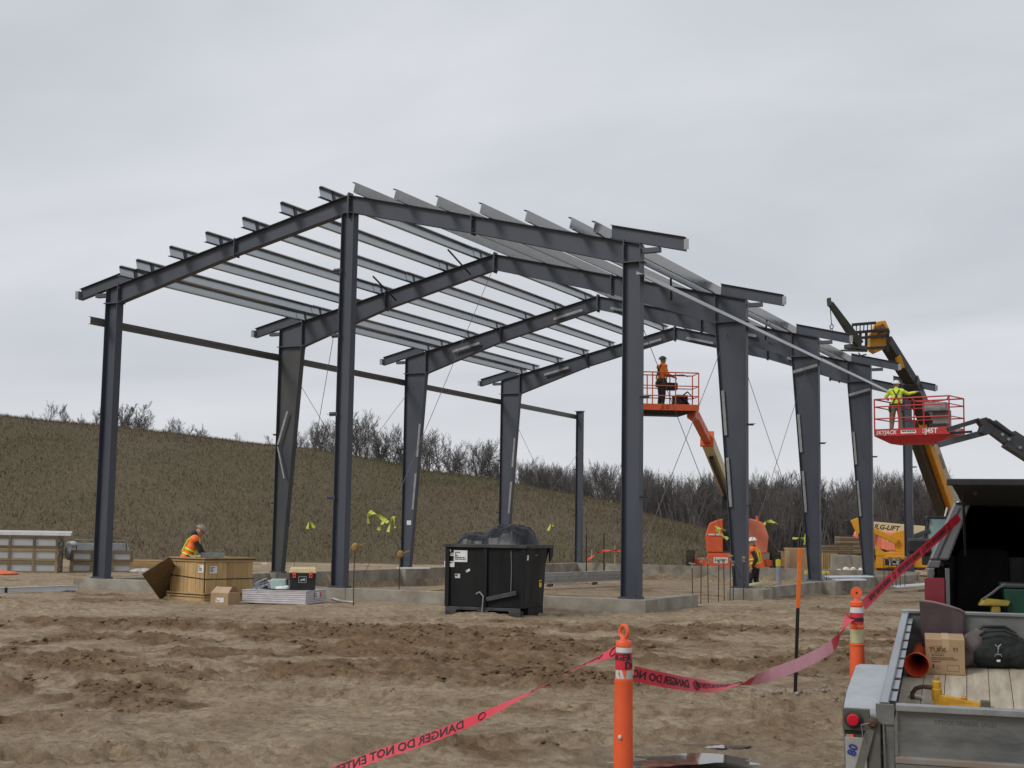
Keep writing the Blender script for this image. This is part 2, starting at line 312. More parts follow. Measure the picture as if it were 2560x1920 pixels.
def mkground():
    ang = np.concatenate([np.linspace(-180, -34, 36)[:-1], np.linspace(-34, 34, 560), np.linspace(34, 180, 36)[1:-1]])
    rad = [3.2]
    while rad[-1] < 85: rad.append(rad[-1]*1.0062)
    while rad[-1] < 3500: rad.append(rad[-1]*1.12)
    rad = np.array(rad); A, D = np.meshgrid(np.radians(ang), rad)
    X = CAM.x+D*(np.sin(A)*R0.x+np.cos(A)*F0.x); Y = CAM.y+D*(np.sin(A)*R0.y+np.cos(A)*F0.y)
    z, c, pm = ground_height(X.ravel(), Y.ravel())
    na, nr = len(ang), len(rad)
    co = np.stack([X.ravel(), Y.ravel(), z], 1); co = np.vstack([co, [[CAM.x, CAM.y, -.3]]])
    i = np.arange(nr-1)[:, None]*na; j = np.arange(na)[None, :]; j2 = (j+1) % na
    q = np.stack([i+j, i+na+j, i+na+j2, i+j2], -1).reshape(-1, 4)
    faces = q.tolist()+[(nr*na, int(k), int((k+1) % na)) for k in range(na)]
    me = bpy.data.meshes.new('ground'); me.from_pydata(co.tolist(), [], faces)
    for nm, dat in (('churn', np.append(c, 0)), ('wet', np.append(pm, 0))):
        at = me.attributes.new(nm, 'FLOAT', 'POINT'); at.data.foreach_set('value', dat.astype(np.float32))
    me.polygons.foreach_set('use_smooth', [True]*len(me.polygons)); me.update()
    ob = bpy.data.objects.new('ground', me); COL.objects.link(ob); tag(ob, kind='structure', label='churned brown mud and packed tan earth of the building site')
    mt = bpy.data.materials.new('mud'); mt.use_nodes = True; t = mt.node_tree; b = t.nodes['Principled BSDF']
    co = N(t, 'ShaderNodeTexCoord').outputs['Object']
    def nz_(s, d=6, ro=.62, inp=co):
        n = N(t, 'ShaderNodeTexNoise'); n.inputs['Scale'].default_value = s; n.inputs['Detail'].default_value = d; n.inputs['Roughness'].default_value = ro; t.links.new(inp, n.inputs[0]); return n.outputs[0]
    def ramp(f, a, b_, c0, c1):
        n = N(t, 'ShaderNodeValToRGB'); e = n.color_ramp.elements; e[0].position = a; e[0].color = (*c0, 1); e[1].position = b_; e[1].color = (*c1, 1); t.links.new(f, n.inputs[0]); return n.outputs[0]
    def mixc(f, a, b_):
        n = N(t, 'ShaderNodeMix', data_type='RGBA')
        for k, q in ((0, f), (6, a), (7, b_)):
            if hasattr(q, 'links'): t.links.new(q, n.inputs[k])
            else: n.inputs[k].default_value = q if k == 0 else (*q, 1)
        return n.outputs[2]
    def mth(op, a, b_):
        n = N(t, 'ShaderNodeMath', operation=op); n.use_clamp = False
        for k, q in enumerate((a, b_)):
            if hasattr(q, 'links'): t.links.new(q, n.inputs[k])
            else: n.inputs[k].default_value = q
        return n.outputs[0]
    ch = N(t, 'ShaderNodeAttribute', attribute_name='churn').outputs['Fac']; we = N(t, 'ShaderNodeAttribute', attribute_name='wet').outputs['Fac']
    dry = ramp(nz_(1.1), .34, .66, (.345, .262, .170), (.475, .380, .265))
    dry = mixc(mth('MULTIPLY', ramp(nz_(7, 8, .7), .48, .62, (0, 0, 0), (1, 1, 1)), .7), dry, (.205, .135, .072))
    dark = ramp(nz_(3.2, 8), .35, .66, (.135, .082, .040), (.285, .192, .108))
    red = mixc(ramp(nz_(.35, 3), .55, .68, (0, 0, 0), (.55, .55, .55)), dark, (.22, .13, .064))
    col = mixc(ramp(mth('ADD', ch, mth('ADD', mth('MULTIPLY', mth('SUBTRACT', nz_(1.5, 8, .7), .43), 1.9), mth('MULTIPLY', mth('SUBTRACT', nz_(6.5, 8, .75), .5), 1.2))), .10, .80, (0, 0, 0), (1, 1, 1)), dry, red)
    col = mixc(mth('MULTIPLY', we, .6), col, (.20, .155, .11))
    fine = ramp(nz_(13, 10, .8), .36, .62, (.66, .64, .61), (1.2, 1.2, 1.2)); mu = N(t, 'ShaderNodeMix', data_type='RGBA', blend_type='MULTIPLY'); mu.inputs[0].default_value = 1; t.links.new(col, mu.inputs[6]); t.links.new(fine, mu.inputs[7]); col = mu.outputs[2]
    t.links.new(col, b.inputs['Base Color'])
    rr = N(t, 'ShaderNodeMapRange'); rr.inputs[3].default_value = .93; rr.inputs[4].default_value = .5; t.links.new(mth('MULTIPLY', we, 1.2), rr.inputs[0]); t.links.new(rr.outputs[0], b.inputs['Roughness'])
    b.inputs['Specular IOR Level'].default_value = .3
    bp = N(t, 'ShaderNodeBump'); bp.inputs['Strength'].default_value = 1.0; bp.inputs['Distance'].default_value = .10
    t.links.new(mth('ADD', mth('MULTIPLY', nz_(9, 9, .72), .8), mth('MULTIPLY', nz_(2.6, 5), .6)), bp.inputs['Height']); t.links.new(bp.outputs[0], b.inputs['Normal'])
    me.materials.append(mt); return mt
MUD = mkground()
# puddles
WATER = M('puddle_water', (.10, .082, .062), r=.03, spec=.9, b=.01, bs=6)
pm = MB()
for pi_, (p, a, bb) in enumerate(PUD):
    k = 48; vs = [p+(R0*math.cos(2*math.pi*i/k)*a+F0*math.sin(2*math.pi*i/k)*bb*2.2)*(.75+.5*mnoise.noise((math.cos(2*math.pi*i/k)*1.7, math.sin(2*math.pi*i/k)*1.7, pi_*3.1))) for i in range(k)]; pm.add([(q.x, q.y, -.349-.001*pi_) for q in vs], [tuple(range(k))])
tag(pm.build('puddle_water', WATER), 'shallow muddy puddle mirroring the sky', kind='structure')
# clods of mud thrown up by the wheels
def mkclods():
    n = 210000; lat = RNG.uniform(-.42, .42, n); dep = np.exp(RNG.uniform(math.log(8.2), math.log(36), n)); lat = lat*dep
    x = CAM.x+R0.x*lat+F0.x*dep; y = CAM.y+R0.y*lat+F0.y*dep; z, c, pm_ = ground_height(x, y)
    clump = sst(.45, .68, fbm(x, y, 1.4, 3, 500)); k = RNG.random(n) < (.008+.36*c)*(.08+clump)+.02*clump
    k &= (pm_ < .25) & ~((x > -.6)*(x < W+.5)*(y > -.25)*(y < 31)).astype(bool)
    x, y, z, c, dep = x[k], y[k], z[k], c[k], dep[k]; n = len(x)
    sz = (.004+.022*RNG.random(n)**4)*(.55+.8*c)*(.6+dep/36)
    oc = np.array([(1, 0, 0), (-1, 0, 0), (0, 1, 0), (0, -1, 0), (0, 0, 1), (0, 0, -1.)])
    tri = np.array([(0, 2, 4), (2, 1, 4), (1, 3, 4), (3, 0, 4), (2, 0, 5), (1, 2, 5), (3, 1, 5), (0, 3, 5)])
    jit = 1+RNG.uniform(-.45, .45, (n, 6, 1)); an = RNG.uniform(0, 6.28, n); cs, sn = np.cos(an)[:, None], np.sin(an)[:, None]
    b = (oc[None]*jit+RNG.uniform(-.25, .25, (n, 6, 3)))*sz[:, None, None]*np.array([1.5, 1.0, .75])
    V = np.stack([b[..., 0]*cs-b[..., 1]*sn+x[:, None], b[..., 0]*sn+b[..., 1]*cs+y[:, None], b[..., 2]+(z+sz*.2)[:, None]], -1).reshape(-1, 3)
    F = (tri[None]+(np.arange(n)*6)[:, None, None]).reshape(-1, 3)
    me = bpy.data.meshes.new('mud_clods'); me.from_pydata(V.tolist(), [], F.tolist()); me.materials.append(MUD)
    at = me.attributes.new('churn', 'FLOAT', 'POINT'); at.data.foreach_set('value', np.repeat(np.clip(c, 0, 1), 6).astype(np.float32))
    me.polygons.foreach_set('use_smooth', [True]*len(me.polygons))
    tag(link(me, 'mud_clods'), 'scattered clods and crumbs of wet mud', kind='stuff'); print('clods', n)
def link(me, name): o = bpy.data.objects.new(name, me); COL.objects.link(o); return o
ICO_F = [(0, 11, 5), (0, 5, 1), (0, 1, 7), (0, 7, 10), (0, 10, 11), (1, 5, 9), (5, 11, 4), (11, 10, 2), (10, 7, 6), (7, 1, 8), (3, 9, 4), (3, 4, 2), (3, 2, 6), (3, 6, 8), (3, 8, 9), (4, 9, 5), (2, 4, 11), (6, 2, 10), (8, 6, 7), (9, 8, 1)]
def mesh_ico():
    t = (1+5**.5)/2; q = [(-1, t, 0), (1, t, 0), (-1, -t, 0), (1, -t, 0), (0, -1, t), (0, 1, t), (0, -1, -t), (0, 1, -t), (t, 0, -1), (t, 0, 1), (-t, 0, -1), (-t, 0, 1)]
    return [tuple(c/(1+t*t)**.5 for c in p) for p in q]
mkclods()
# ------------------------------------------------------------------ hill with dry grass
def cl2w(lat, dep): return CAM.x+R0.x*lat+F0.x*dep, CAM.y+R0.y*lat+F0.y*dep
def mkhill():
    la = np.linspace(-170, 40, 260); de = np.concatenate([np.linspace(60, 112, 110), np.linspace(114, 260, 40)])
    A, D = np.meshgrid(la, de); X, Y = cl2w(A.ravel(), D.ravel()); Z = hill_z(A.ravel(), D.ravel())
    n = len(la); i = np.arange(len(de)-1)[:, None]*n; j = np.arange(n-1)[None]
    F = np.stack([i+j, i+j+1, i+n+j+1, i+n+j], -1).reshape(-1, 4)
    me = bpy.data.meshes.new('hill'); me.from_pydata(np.stack([X, Y, Z], 1).tolist(), [], F.tolist()); me.polygons.foreach_set('use_smooth', [True]*len(me.polygons))
    me.materials.append(HILLM); tag(link(me, 'hill'), 'long hillside of dry brown grass falling away to the right', kind='structure')
def grassmat(name, k, hue=1):
    mt = bpy.data.materials.new(name); mt.use_nodes = True; t = mt.node_tree; b = t.nodes['Principled BSDF']; b.inputs['Roughness'].default_value = .9; b.inputs['Specular IOR Level'].default_value = .15
    co = N(t, 'ShaderNodeTexCoord').outputs['Object']
    n1 = N(t, 'ShaderNodeTexNoise'); n1.inputs['Scale'].default_value = .10; n1.inputs['Detail'].default_value = 4; t.links.new(co, n1.inputs[0])
    r1 = N(t, 'ShaderNodeValToRGB'); e = r1.color_ramp.elements; e[0].position = .36; e[0].color = (.110*k, .088*k, .058*k, 1); e[1].position = .62; e[1].color = (.094*k, .079*k, .047*k, 1); t.links.new(n1.outputs[0], r1.inputs[0])
    n2 = N(t, 'ShaderNodeTexNoise'); n2.inputs['Scale'].default_value = 4.5; n2.inputs['Detail'].default_value = 8; n2.inputs['Roughness'].default_value = .75; t.links.new(co, n2.inputs[0])
    r2 = N(t, 'ShaderNodeValToRGB'); e = r2.color_ramp.elements; e[0].position = .3; e[0].color = (.72, .72, .72, 1); e[1].position = .72; e[1].color = (1.25, 1.22, 1.16, 1); t.links.new(n2.outputs[0], r2.inputs[0])
    m_ = N(t, 'ShaderNodeMix', data_type='RGBA', blend_type='MULTIPLY'); m_.inputs[0].default_value = 1
    n3 = N(t, 'ShaderNodeTexNoise'); n3.inputs['Scale'].default_value = .045; n3.inputs['Detail'].default_value = 3; t.links.new(co, n3.inputs[0])
    r3 = N(t, 'ShaderNodeValToRGB'); e = r3.color_ramp.elements; e[0].position = .52; e[0].color = (0, 0, 0, 1); e[1].position = .66; e[1].color = (.75, .75, .75, 1); t.links.new(n3.outputs[0], r3.inputs[0])
    m3 = N(t, 'ShaderNodeMix', data_type='RGBA'); t.links.new(r3.outputs[0], m3.inputs[0]); t.links.new(r1.outputs[0], m3.inputs[6]); m3.inputs[7].default_value = (.080*k, .074*k, .038*k, 1)
    t.links.new(m3.outputs[2], m_.inputs[6]); t.links.new(r2.outputs[0], m_.inputs[7]); t.links.new(m_.outputs[2], b.inputs['Base Color'])
    return mt
HILLM = grassmat('hill_turf', 1.15); GRASSM = grassmat('dry_grass_blades', 1.3)
mkhill()
def mkgrass():
    n = 130000; dep = 64+46*RNG.random(n)**.9; lat = RNG.uniform(-.44, .17, n)*dep
    z = hill_z(lat, dep); k = z > -.25; lat, dep, z = lat[k], dep[k], z[k]; n = len(lat); x, y = cl2w(lat, dep)
    pat = fbm(x, y, .12, 3, 55); h = (.07+.22*RNG.random(n)**2)*(.55+.9*pat); w = .012+.018*RNG.random(n)
    a = RNG.uniform(0, 6.28, n); lx = RNG.normal(0, .11, n); ly = RNG.normal(0, .11, n)
    V = np.stack([np.stack([x-np.cos(a)*w, y-np.sin(a)*w, z-.05], 1), np.stack([x+np.cos(a)*w, y+np.sin(a)*w, z-.05], 1), np.stack([x+lx, y+ly, z+h], 1)], 1).reshape(-1, 3)
    me = bpy.data.meshes.new('dry_grass'); me.from_pydata(V.tolist(), [], np.arange(3*n).reshape(-1, 3).tolist()); me.materials.append(GRASSM)
    tag(link(me, 'dry_grass'), 'tall dry grass covering the hillside', kind='stuff')
mkgrass()
# ------------------------------------------------------------------ bare trees
BARK = M('grey_bark', (.062, .053, .047), (.10, .088, .08), s=3, r=.95); TWIG = M('twigs', (.088, .078, .074), (.125, .112, .108), s=.6, r=.95)
def gen_tree(seed, stems=1, spread=.9, droop=0, tr=.0017, tk0=.0145, nbs=(9, 6, 5, 4), mx_lv=4, base0=.28):
    rd = random.Random(seed); tk = MB(); cr = MB()
    def br(p, d, ln, r, lv):
        k = 4 if lv < 2 else 3 if lv < 4 else 2; pts = [p]; q = p.copy(); dd = d.copy()
        for i in range(k):
            dd = (dd+Vector((rd.gauss(0, .13), rd.gauss(0, .13), rd.gauss(.10, .09)-droop*lv*.02))).normalized(); q = q+dd*ln/k; pts.append(q.copy())
        (tk if lv == 0 else cr).tube(pts, [r*(1-.8*i/k) for i in range(k+1)], 6 if lv == 0 else 4 if lv == 1 else 3, cap=False)
        if lv >= mx_lv: return
        nb = nbs[lv]
        for i in range(nb):
            f0 = base0 if lv == 0 else .25; f = min(f0+(1-f0)*(i+rd.random()*.9)/nb, .99); s = f*k; a = int(s); b_ = pts[a].lerp(pts[a+1], s-a)
            ax = Vector((rd.gauss(0, 1), rd.gauss(0, 1), rd.gauss(0, .35))); t = (pts[a+1]-pts[a]).normalized(); ax = (ax-t*ax.dot(t)).normalized()
            sp = spread*(1.15-.45*f)*(.7+.5*rd.random()); nd = (t*math.cos(sp)+ax*math.sin(sp)).normalized()
            nl = ln*((.62-.30*f) if lv == 0 else .56-.18*f)*(.75+.5*rd.random()); br(b_, nd, nl, max(r*(1-.72*f)*.58, tr), lv+1)
    for s in range(stems):
        d = Vector((rd.gauss(0, .28), rd.gauss(0, .28), 1)).normalized() if stems > 1 else Vector((rd.gauss(0, .05), rd.gauss(0, .05), 1)).normalized()
        br(Vector((rd.gauss(0, .1), rd.gauss(0, .1), -.2)) if stems > 1 else Vector((0, 0, -.3)), d, (.78+.2*rd.random()), tk0/(stems**.4), 0)
    zt = max(v[2] for v in cr.v); sc = 1/zt
    for mb in (tk, cr): mb.v = [(v[0]*sc, v[1]*sc, v[2]*sc) for v in mb.v]
    return tk.mesh('trunk', BARK, 60), cr.mesh('crown', TWIG)
TREES = [gen_tree(s, st_, sp, 0, .0016, .018, (10, 6, 5, 4), 4, b0) for s, sp, st_, b0 in ((1, .62, 1, .34), (2, .75, 1, .30), (3, .5, 2, .25), (4, .68, 1, .36), (5, .55, 2, .3))]
TREES += [gen_tree(s, 5, .62, 0, .0034, .020, (7, 5, 5, 3), 4, .12) for s in (11, 12)]+[gen_tree(s, 1, .7, 0, .0030, .024, (11, 6, 5, 3), 4, .2) for s in (21, 22)]
TREES += [gen_tree(s, st_, .72, 0, .0021, .022, (11, 6, 5, 4), 4, .22) for s, st_ in ((31, 1), (32, 2))]
def put_tree(u, vt, dep, var, label, group, wide=1.0, z=None):
    lat, zt = skyz(u, vt, dep); zb = float(max(hill_z(np.array([lat]), np.array([dep]))[0], -.3)) if z is None else z
    x, y = cl2w(lat, dep); h = max(zt-zb, 1.2)
    t = thing('bare_tree', label, 'tree', (x, y, zb-.1), random.uniform(0, 6.28), group); t.scale = (h*wide, h*wide, h)
    inst('trunk', TREES[var][0], t); inst('crown', TREES[var][1], t); return t
SKY = [(-40, 1035, 5, .8), (20, 1028, 1, 1), (75, 1022, 6, .8), (124, 998, 7, .8), (166, 1004, 8, .9), (205, 1030, 6, .9), (243, 1010, 7, .9), (300, 1003, 8, .9), (322, 996, 5, 1.1), (362, 1020, 6, 1.1), (418, 1058, 6, 1.1), (452, 1036, 5, 1.0), (505, 1055, 6, 1.1), (596, 1076, 1, .8), (682, 1082, 3, .9)]
for u, v, k, wd in SKY: put_tree(u, v, 112+random.uniform(0, 5), k, 'small leafless tree or bush on the bare crest of the grass hill', 'leafless trees on the hill crest', wd)
SKY2 = [(742, 1078, 7), (770, 1068, 8), (798, 1060, 9), (820, 1070, 10), (850, 1075, 9), (880, 1052, 10), (905, 1030, 9), (925, 1045, 10), (962, 1078, 9), (1003, 1070, 10), (1030, 1095, 6), (1062, 1100, 9), (1088, 1082, 10), (1104, 1090, 9), (1150, 1118, 10), (1195, 1105, 9), (1215, 1110, 10), (1240, 1120, 8), (835, 1090, 6), (940, 1085, 5), (1130, 1120, 6)]
for u, v, k in SKY2: put_tree(u, v-18, 120+random.uniform(0, 14), k, 'tall leafless tree rising behind the middle of the grass hill', 'leafless trees behind the hill', .95)
top = [(1250, 1130), (1330, 1150), (1440, 1160), (1500, 1150), (1545, 1150), (1610, 1175), (1690, 1168), (1760, 1165), (1830, 1175), (1885, 1180), (1940, 1163), (1985, 1160), (2030, 1195), (2080, 1175), (2130, 1210), (2165, 1205), (2210, 1142), (2260, 1165), (2310, 1195), (2350, 1190), (2420, 1230), (2560, 1215), (2760, 1205)]
tu = [q[0] for q in top]; tv = [q[1] for q in top]
for row, (dep, step) in enumerate(((128, 26), (142, 21), (156, 19))):
    u = 1262+row*7
    while u < 2740:
        v = float(np.interp(u, tu, tv))+random.uniform(-6, 30 if row < 2 else 18)
        put_tree(u, v, dep+random.uniform(-5, 5), random.choice((0, 1, 2, 3, 4, 2, 4)), 'bare grey tree in the dense wood behind the site', 'bare trees of the far wood', random.uniform(.75, 1.0)); u += step*random.uniform(.7, 1.3)
def mkbrush():
    n = 20000; dep = RNG.uniform(126, 178, n); lat = (RNG.uniform(1320, 2800, n)-1280)/FPX*dep; x, y = cl2w(lat, dep); z = np.maximum(hill_z(lat, dep), -.35)
    tall = RNG.random(n) < .35
    h = np.where(tall, RNG.uniform(2.5, 5.6, n), RNG.uniform(.6, 2.6, n)); h = np.where(z > 1.0, h*.45, h); w = np.where(tall, RNG.uniform(.012, .032, n), RNG.uniform(.010, .026, n)); a = RNG.uniform(0, 6.28, n)
    lx = RNG.normal(0, .09, n)*h; ly = RNG.normal(0, .09, n)*h; ca, sa = np.cos(a)*w, np.sin(a)*w
    V = np.stack([np.stack([x-ca, y-sa, z-.1], 1), np.stack([x+ca, y+sa, z-.1], 1), np.stack([x+lx*.5-sa*.5, y+ly*.5+ca*.5, z+h*.55], 1), np.stack([x+lx*1.4, y+ly*1.4, z+h], 1)], 1).reshape(-1, 3)
    F = (np.array([[0, 1, 2], [1, 3, 2], [0, 2, 3]])[None]+(np.arange(n)*4)[:, None, None]).reshape(-1, 3)
    me = bpy.data.meshes.new('brushwood'); me.from_pydata(V.tolist(), [], F.tolist()); me.materials.append(TWIG); tag(link(me, 'brushwood'), 'dense bare brushwood and saplings filling the far wood', kind='stuff')
mkbrush()
# ================================================================== FOUNDATION
FND = thing('concrete_foundation', 'low grey concrete foundation wall around the footprint of the steel frame', 'foundation', (0, 0, -.9))
def fwall(a, b, name='wall_segment', mat=CONC):
    m = MB(); m.bx(a, b); return m.build(name, mat, FND, world=True, bevel=.012)
T = .15
for x0, x1 in ((-.62, 3.8), (3.806, 7.9), (7.906, 12.2), (12.206, W-.46)): fwall((x0, -T-.02, -.9), (x1, T, -.025))
for y0, y1 in ((T+.01, 5.2), (5.206, 11.4), (11.406, 17.6), (17.606, 23.8), (23.806, 4*L-T-.01)): fwall((-T, y0, -1.0), (T, y1, -.03))
for x0, x1 in ((-T, 4.2), (4.206, 8.6), (8.606, 12.9), (12.906, W+.2)): fwall((x0, 4*L-T, -1.0), (x1, 4*L+T, -.028))
for y0, y1, zt in ((.36, 3.3, -.03), (3.306, L-.55, -.30), (L+.42, 2*L-.4, -.03), (2*L+.42, 3*L-.4, -.035), (3*L+.42, 4*L-T-.01, -.12)): fwall((W-T, y0, -1.1), (W+T, y1, zt))
for x, y, sx, sy in ((W-.1, 0, .36, .355), (W+.05, L, .5, .41), (W+.05, 2*L, .5, .41), (W+.05, 3*L, .45, .41), (0, L, .4, .4), (0, 2*L, .4, .4), (0, 3*L, .4, .4)):
    fwall((x-sx, y-sy, -1.1), (x+sx, y+sy, -.022), 'pier')
# ================================================================== STEEL FRAME
FR = thing('steel_building_frame', 'dark blue-grey steel gable frame of a building under erection with bare roof purlins', 'steel frame', (0, 0, 0))
ZR = 9.46; SL = .240
def zt(x): return ZR-SL*abs(x-W/2)
cosS = 1/math.sqrt(1+SL*SL)
FW_, TF, TW = .22, .014, .012
def mx_(x, right): return W-x if right else x
def quadbar(m, x0, z0, x1, z1, t, y, w, right):   # plate of thickness t centred on the line (x0,z0)-(x1,z1) in a frame plane
    dx, dz = x1-x0, z1-z0; l = math.hypot(dx, dz); nx, nz_ = -dz/l*t/2, dx/l*t/2
    pts = [(x0-nx, z0-nz_), (x1-nx, z1-nz_), (x1+nx, z1+nz_), (x0+nx, z0+nz_)]
    pts = [(mx_(a, right), b) for a, b in pts]
    if right: pts.reverse()
    f = [Vector((a, y-w/2, b)) for a, b in pts]; k = [Vector((a, y+w/2, b)) for a, b in pts]
    m.add(f+k, [(0, 1, 2, 3), (7, 6, 5, 4), (1, 0, 4, 5), (2, 1, 5, 6), (3, 2, 6, 7), (0, 3, 7, 4)])
def webpoly(m, pts, y, right, t=TW):
    pts = [(mx_(a, right), b) for a, b in pts]
    if right: pts = pts[::-1]
    n = len(pts); f = [Vector((a, y-t/2, b)) for a, b in pts]; k = [Vector((a, y+t/2, b)) for a, b in pts]
    m.add(f+k, [tuple(range(n)), tuple(range(2*n-1, n-1, -1))]+[((i+1) % n, i, n+i, n+(i+1) % n) for i in range(n)])
def add_clip(par, x, y, z, sx, len_=.22):
    m = MB(); m.bx((x, y-.04, z-.004), (x+sx*len_, y+.04, z+.004)); m.bx((x+sx*.02, y-.004, z-.05), (x+sx*len_*.8, y+.0035, z-.004)); m.build('girt_clip', STEEL, par, world=True)
def column(y, right, wb, wt, hk, tapered, ztop, label=None, mat=STEEL, fw=FW_):
    m = MB(); top_o = ztop; h = hk
    quadbar(m, TF/2, .02, TF/2, top_o, TF, y, fw, right)
    quadbar(m, wb, .02, wt, h, TF, y, fw, right)
    webpoly(m, [(TF, .02), (wb-.004, .02), (wt-.004, h), (wt-.004, h+.02), (TF, h+.02)], y, right)
    c = m.build('column', mat, FR, world=True)
    if label: c['label'] = label
    b = MB(); x0, x1 = sorted((mx_(-.03, right), mx_(wb+.05, right))); b.bx((x0, y-fw/2-.03, -.024), (x1, y+fw/2+.03, .022)); b.build('base_plate', STEEL, c, world=True)
    for q in (.08, wb-.06):
        for s in (-1, 1): bo = MB(); bo.tube([(mx_(q, right), y+s*.07, .02), (mx_(q, right), y+s*.07, .09)], .014, 6); bo.build('anchor_bolt', RUST, c, world=True)
    k = MB(); x0, x1 = sorted((mx_(-.06, right), mx_(wt+.06, right))); k.bx((x0, y-fw/2-.012, h-.012), (x1, y+fw/2+.012, h+.014)); k.build('knee_plate', STEEL, c, world=True)
    for z in (2.15, 4.3): add_clip(c, mx_(-.002, right), y, z, 1 if right else -1)
    return c
def rafter(y, right, x0, dks, mat=STEEL, xr=None, fw=FW_, label=None):
    """half rafter from the knee (x0) to the ridge; dks: list of (x, depth) from the knee inwards"""
    m = MB(); xr = W/2 if xr is None else xr; st = [(x0, dks[0][1])]+[q for q in dks[1:]]
    xe = 0.002
    quadbar(m, xe, zt(xe)-TF/2, xr-.002, zt(xr-.002)-TF/2, TF, y, fw, right)
    for (xa, da), (xb, db) in zip(st[:-1], st[1:]):
        webpoly(m, [(xa, zt(xa)-da), (xb, zt(xb)-db), (xb, zt(xb)-TF), (xa, zt(xa)-TF)], y, right)
        quadbar(m, xa, zt(xa)-da, xb, zt(xb)-db, TF, y, fw-.002, right)
    webpoly(m, [(TF, zt(0)-dks[0][1]-.0), (x0+.002, zt(x0)-dks[0][1]), (x0+.002, zt(x0)-TF), (TF, zt(TF)-TF)], y, right, TW+.002)
    r = m.build('rafter', mat, FR, world=True)
    if label: r['label'] = label
    for xs, ds in ((x0, dks[0][1]), *([(dks[len(dks)//2][0], dks[len(dks)//2][1])] if len(dks) > 2 else []), (xr-.012, dks[-1][1])):
        e = MB(); quadbar(e, xs, zt(xs)-ds-.05, xs, zt(xs)+.03, .024, y, fw+.02, right); sp_ = e.build('splice_plate', STEEL, r, world=True)
        for q in (.08, ds-.06):
            for sy in (-1,): bo = MB(); bo.tube([(mx_(xs-.03, right), y+sy*.075, zt(xs)-q), (mx_(xs+.03, right), y+sy*.075, zt(xs)-q)], .016, 6); bo.build('bolt', GALVD, sp_, world=True)
    return r
def eave_ext(y, right, xo=-1.0, xi=.72):
    m = MB(); o = .018; d = .29
    quadbar(m, xo, zt(0)-SL*(-xo)+o, xi, zt(xi)+o, .012, y, .16, right)
    quadbar(m, xo, zt(0)-SL*(-xo)+o+d, xi, zt(xi)+o+d, .012, y, .16, right)
    webpoly(m, [(xo, zt(0)-SL*(-xo)+o+.004), (xi, zt(xi)+o+.004), (xi, zt(xi)+o+d-.004), (xo, zt(0)-SL*(-xo)+o+d-.004)], y, right)
    c = m.build('eave_extension', STEEL, FR, world=True)
    b = MB(); z = zt(0)-SL*(-xo); b.bx((mx_(xo, right)-.006, y-.11, z+.03), (mx_(xo, right)+.006, y+.05, z+.25)); x0, x1 = sorted((mx_(xo-.10, right), mx_(xo, right))); b.bx((x0, y-.115, z+.03), (x1, y-.10, z+.25)); b.build('end_clip', GALVD, c, world=True)
    s = MB(); x0, x1 = sorted((mx_(-.42, right), mx_(-.03, right))); s.bx((x0, y-.07, zt(0)-SL*.35-.12), (x1, y+.07, zt(0)-SL*.42+.0)); s.build('outlooker_bracket', STEEL, c, world=True)
HK1, HK = 7.24, 7.05
D1 = zt(0)-HK1; D2 = zt(0)-HK
# end frame nearest the camera
for rt in (0, 1):
    column(0, rt, .40, .40, HK1, False, zt(0)-.02, 'straight corner column of the near end frame', fw=.25)
    rafter(0, rt, .40, [(.40, zt(.40)-HK1), (4.2, .40), (W/2, .42)])
    eave_ext(0, rt)
m = MB(); quadbar(m, W/2-.17, .02, W/2-.17, ZR-.46, TF, 0, .23, 0); quadbar(m, W/2+.17, .02, W/2+.17, ZR-.46, TF, 0, .23, 0); webpoly(m, [(W/2-.165, .02), (W/2+.165, .02), (W/2+.165, ZR-.46), (W/2-.165, ZR-.46)], 0, 0)
mc = m.build('column', STEEL, FR, world=True); mc['label'] = 'straight centre column under the ridge of the near end frame'
m = MB(); m.bx((W/2-.24, -.14, -.024), (W/2+.24, .14, .022)); m.build('base_plate', STEEL, mc, world=True)
for z in (2.1, 4.1, 6.0, 7.6):
    m = MB(); m.bx((W/2-.36, -.115, z-.05), (W/2-.14, -.103, z+.05)); m.bx((W/2-.42, -.15, z-.004), (W/2-.2, -.11, z+.004)); m.build('girt_clip', STEEL, mc, world=True)
# tapered rigid frames
for i in (1, 2, 3):
    for rt in (0, 1):
        column(i*L, rt, .36, .86, HK, True, zt(0)-.02, 'tapered column, slim at the foot and deep at the knee', STEELD if (i == 1 and not rt) else STEEL)
        rafter(i*L, rt, .86, [(.86, zt(.86)-HK+.02), (3.9, .52), (W/2, .46)], STEEL)
        eave_ext(i*L, rt)
# far end frame: two corner columns, right half of the rafter just being set
column(4*L, 0, .30, .30, 6.98, False, 6.98, 'straight far corner column with nothing on its top yet'); column(4*L, 1, .34, .34, HK1, False, zt(0)-.02)
rafter(4*L, 1, .34, [(.34, zt(.34)-HK1), (3.0, .40), (3.4, .40)], xr=3.4); eave_ext(4*L, 1)
# ridge plates, flange braces
for i in range(4):
    m = MB(); m.bx((W/2-.013, i*L-.10, ZR-.56), (W/2+.013, i*L+.10, ZR+.06)); m.build('ridge_plate', STEEL, FR, world=True)
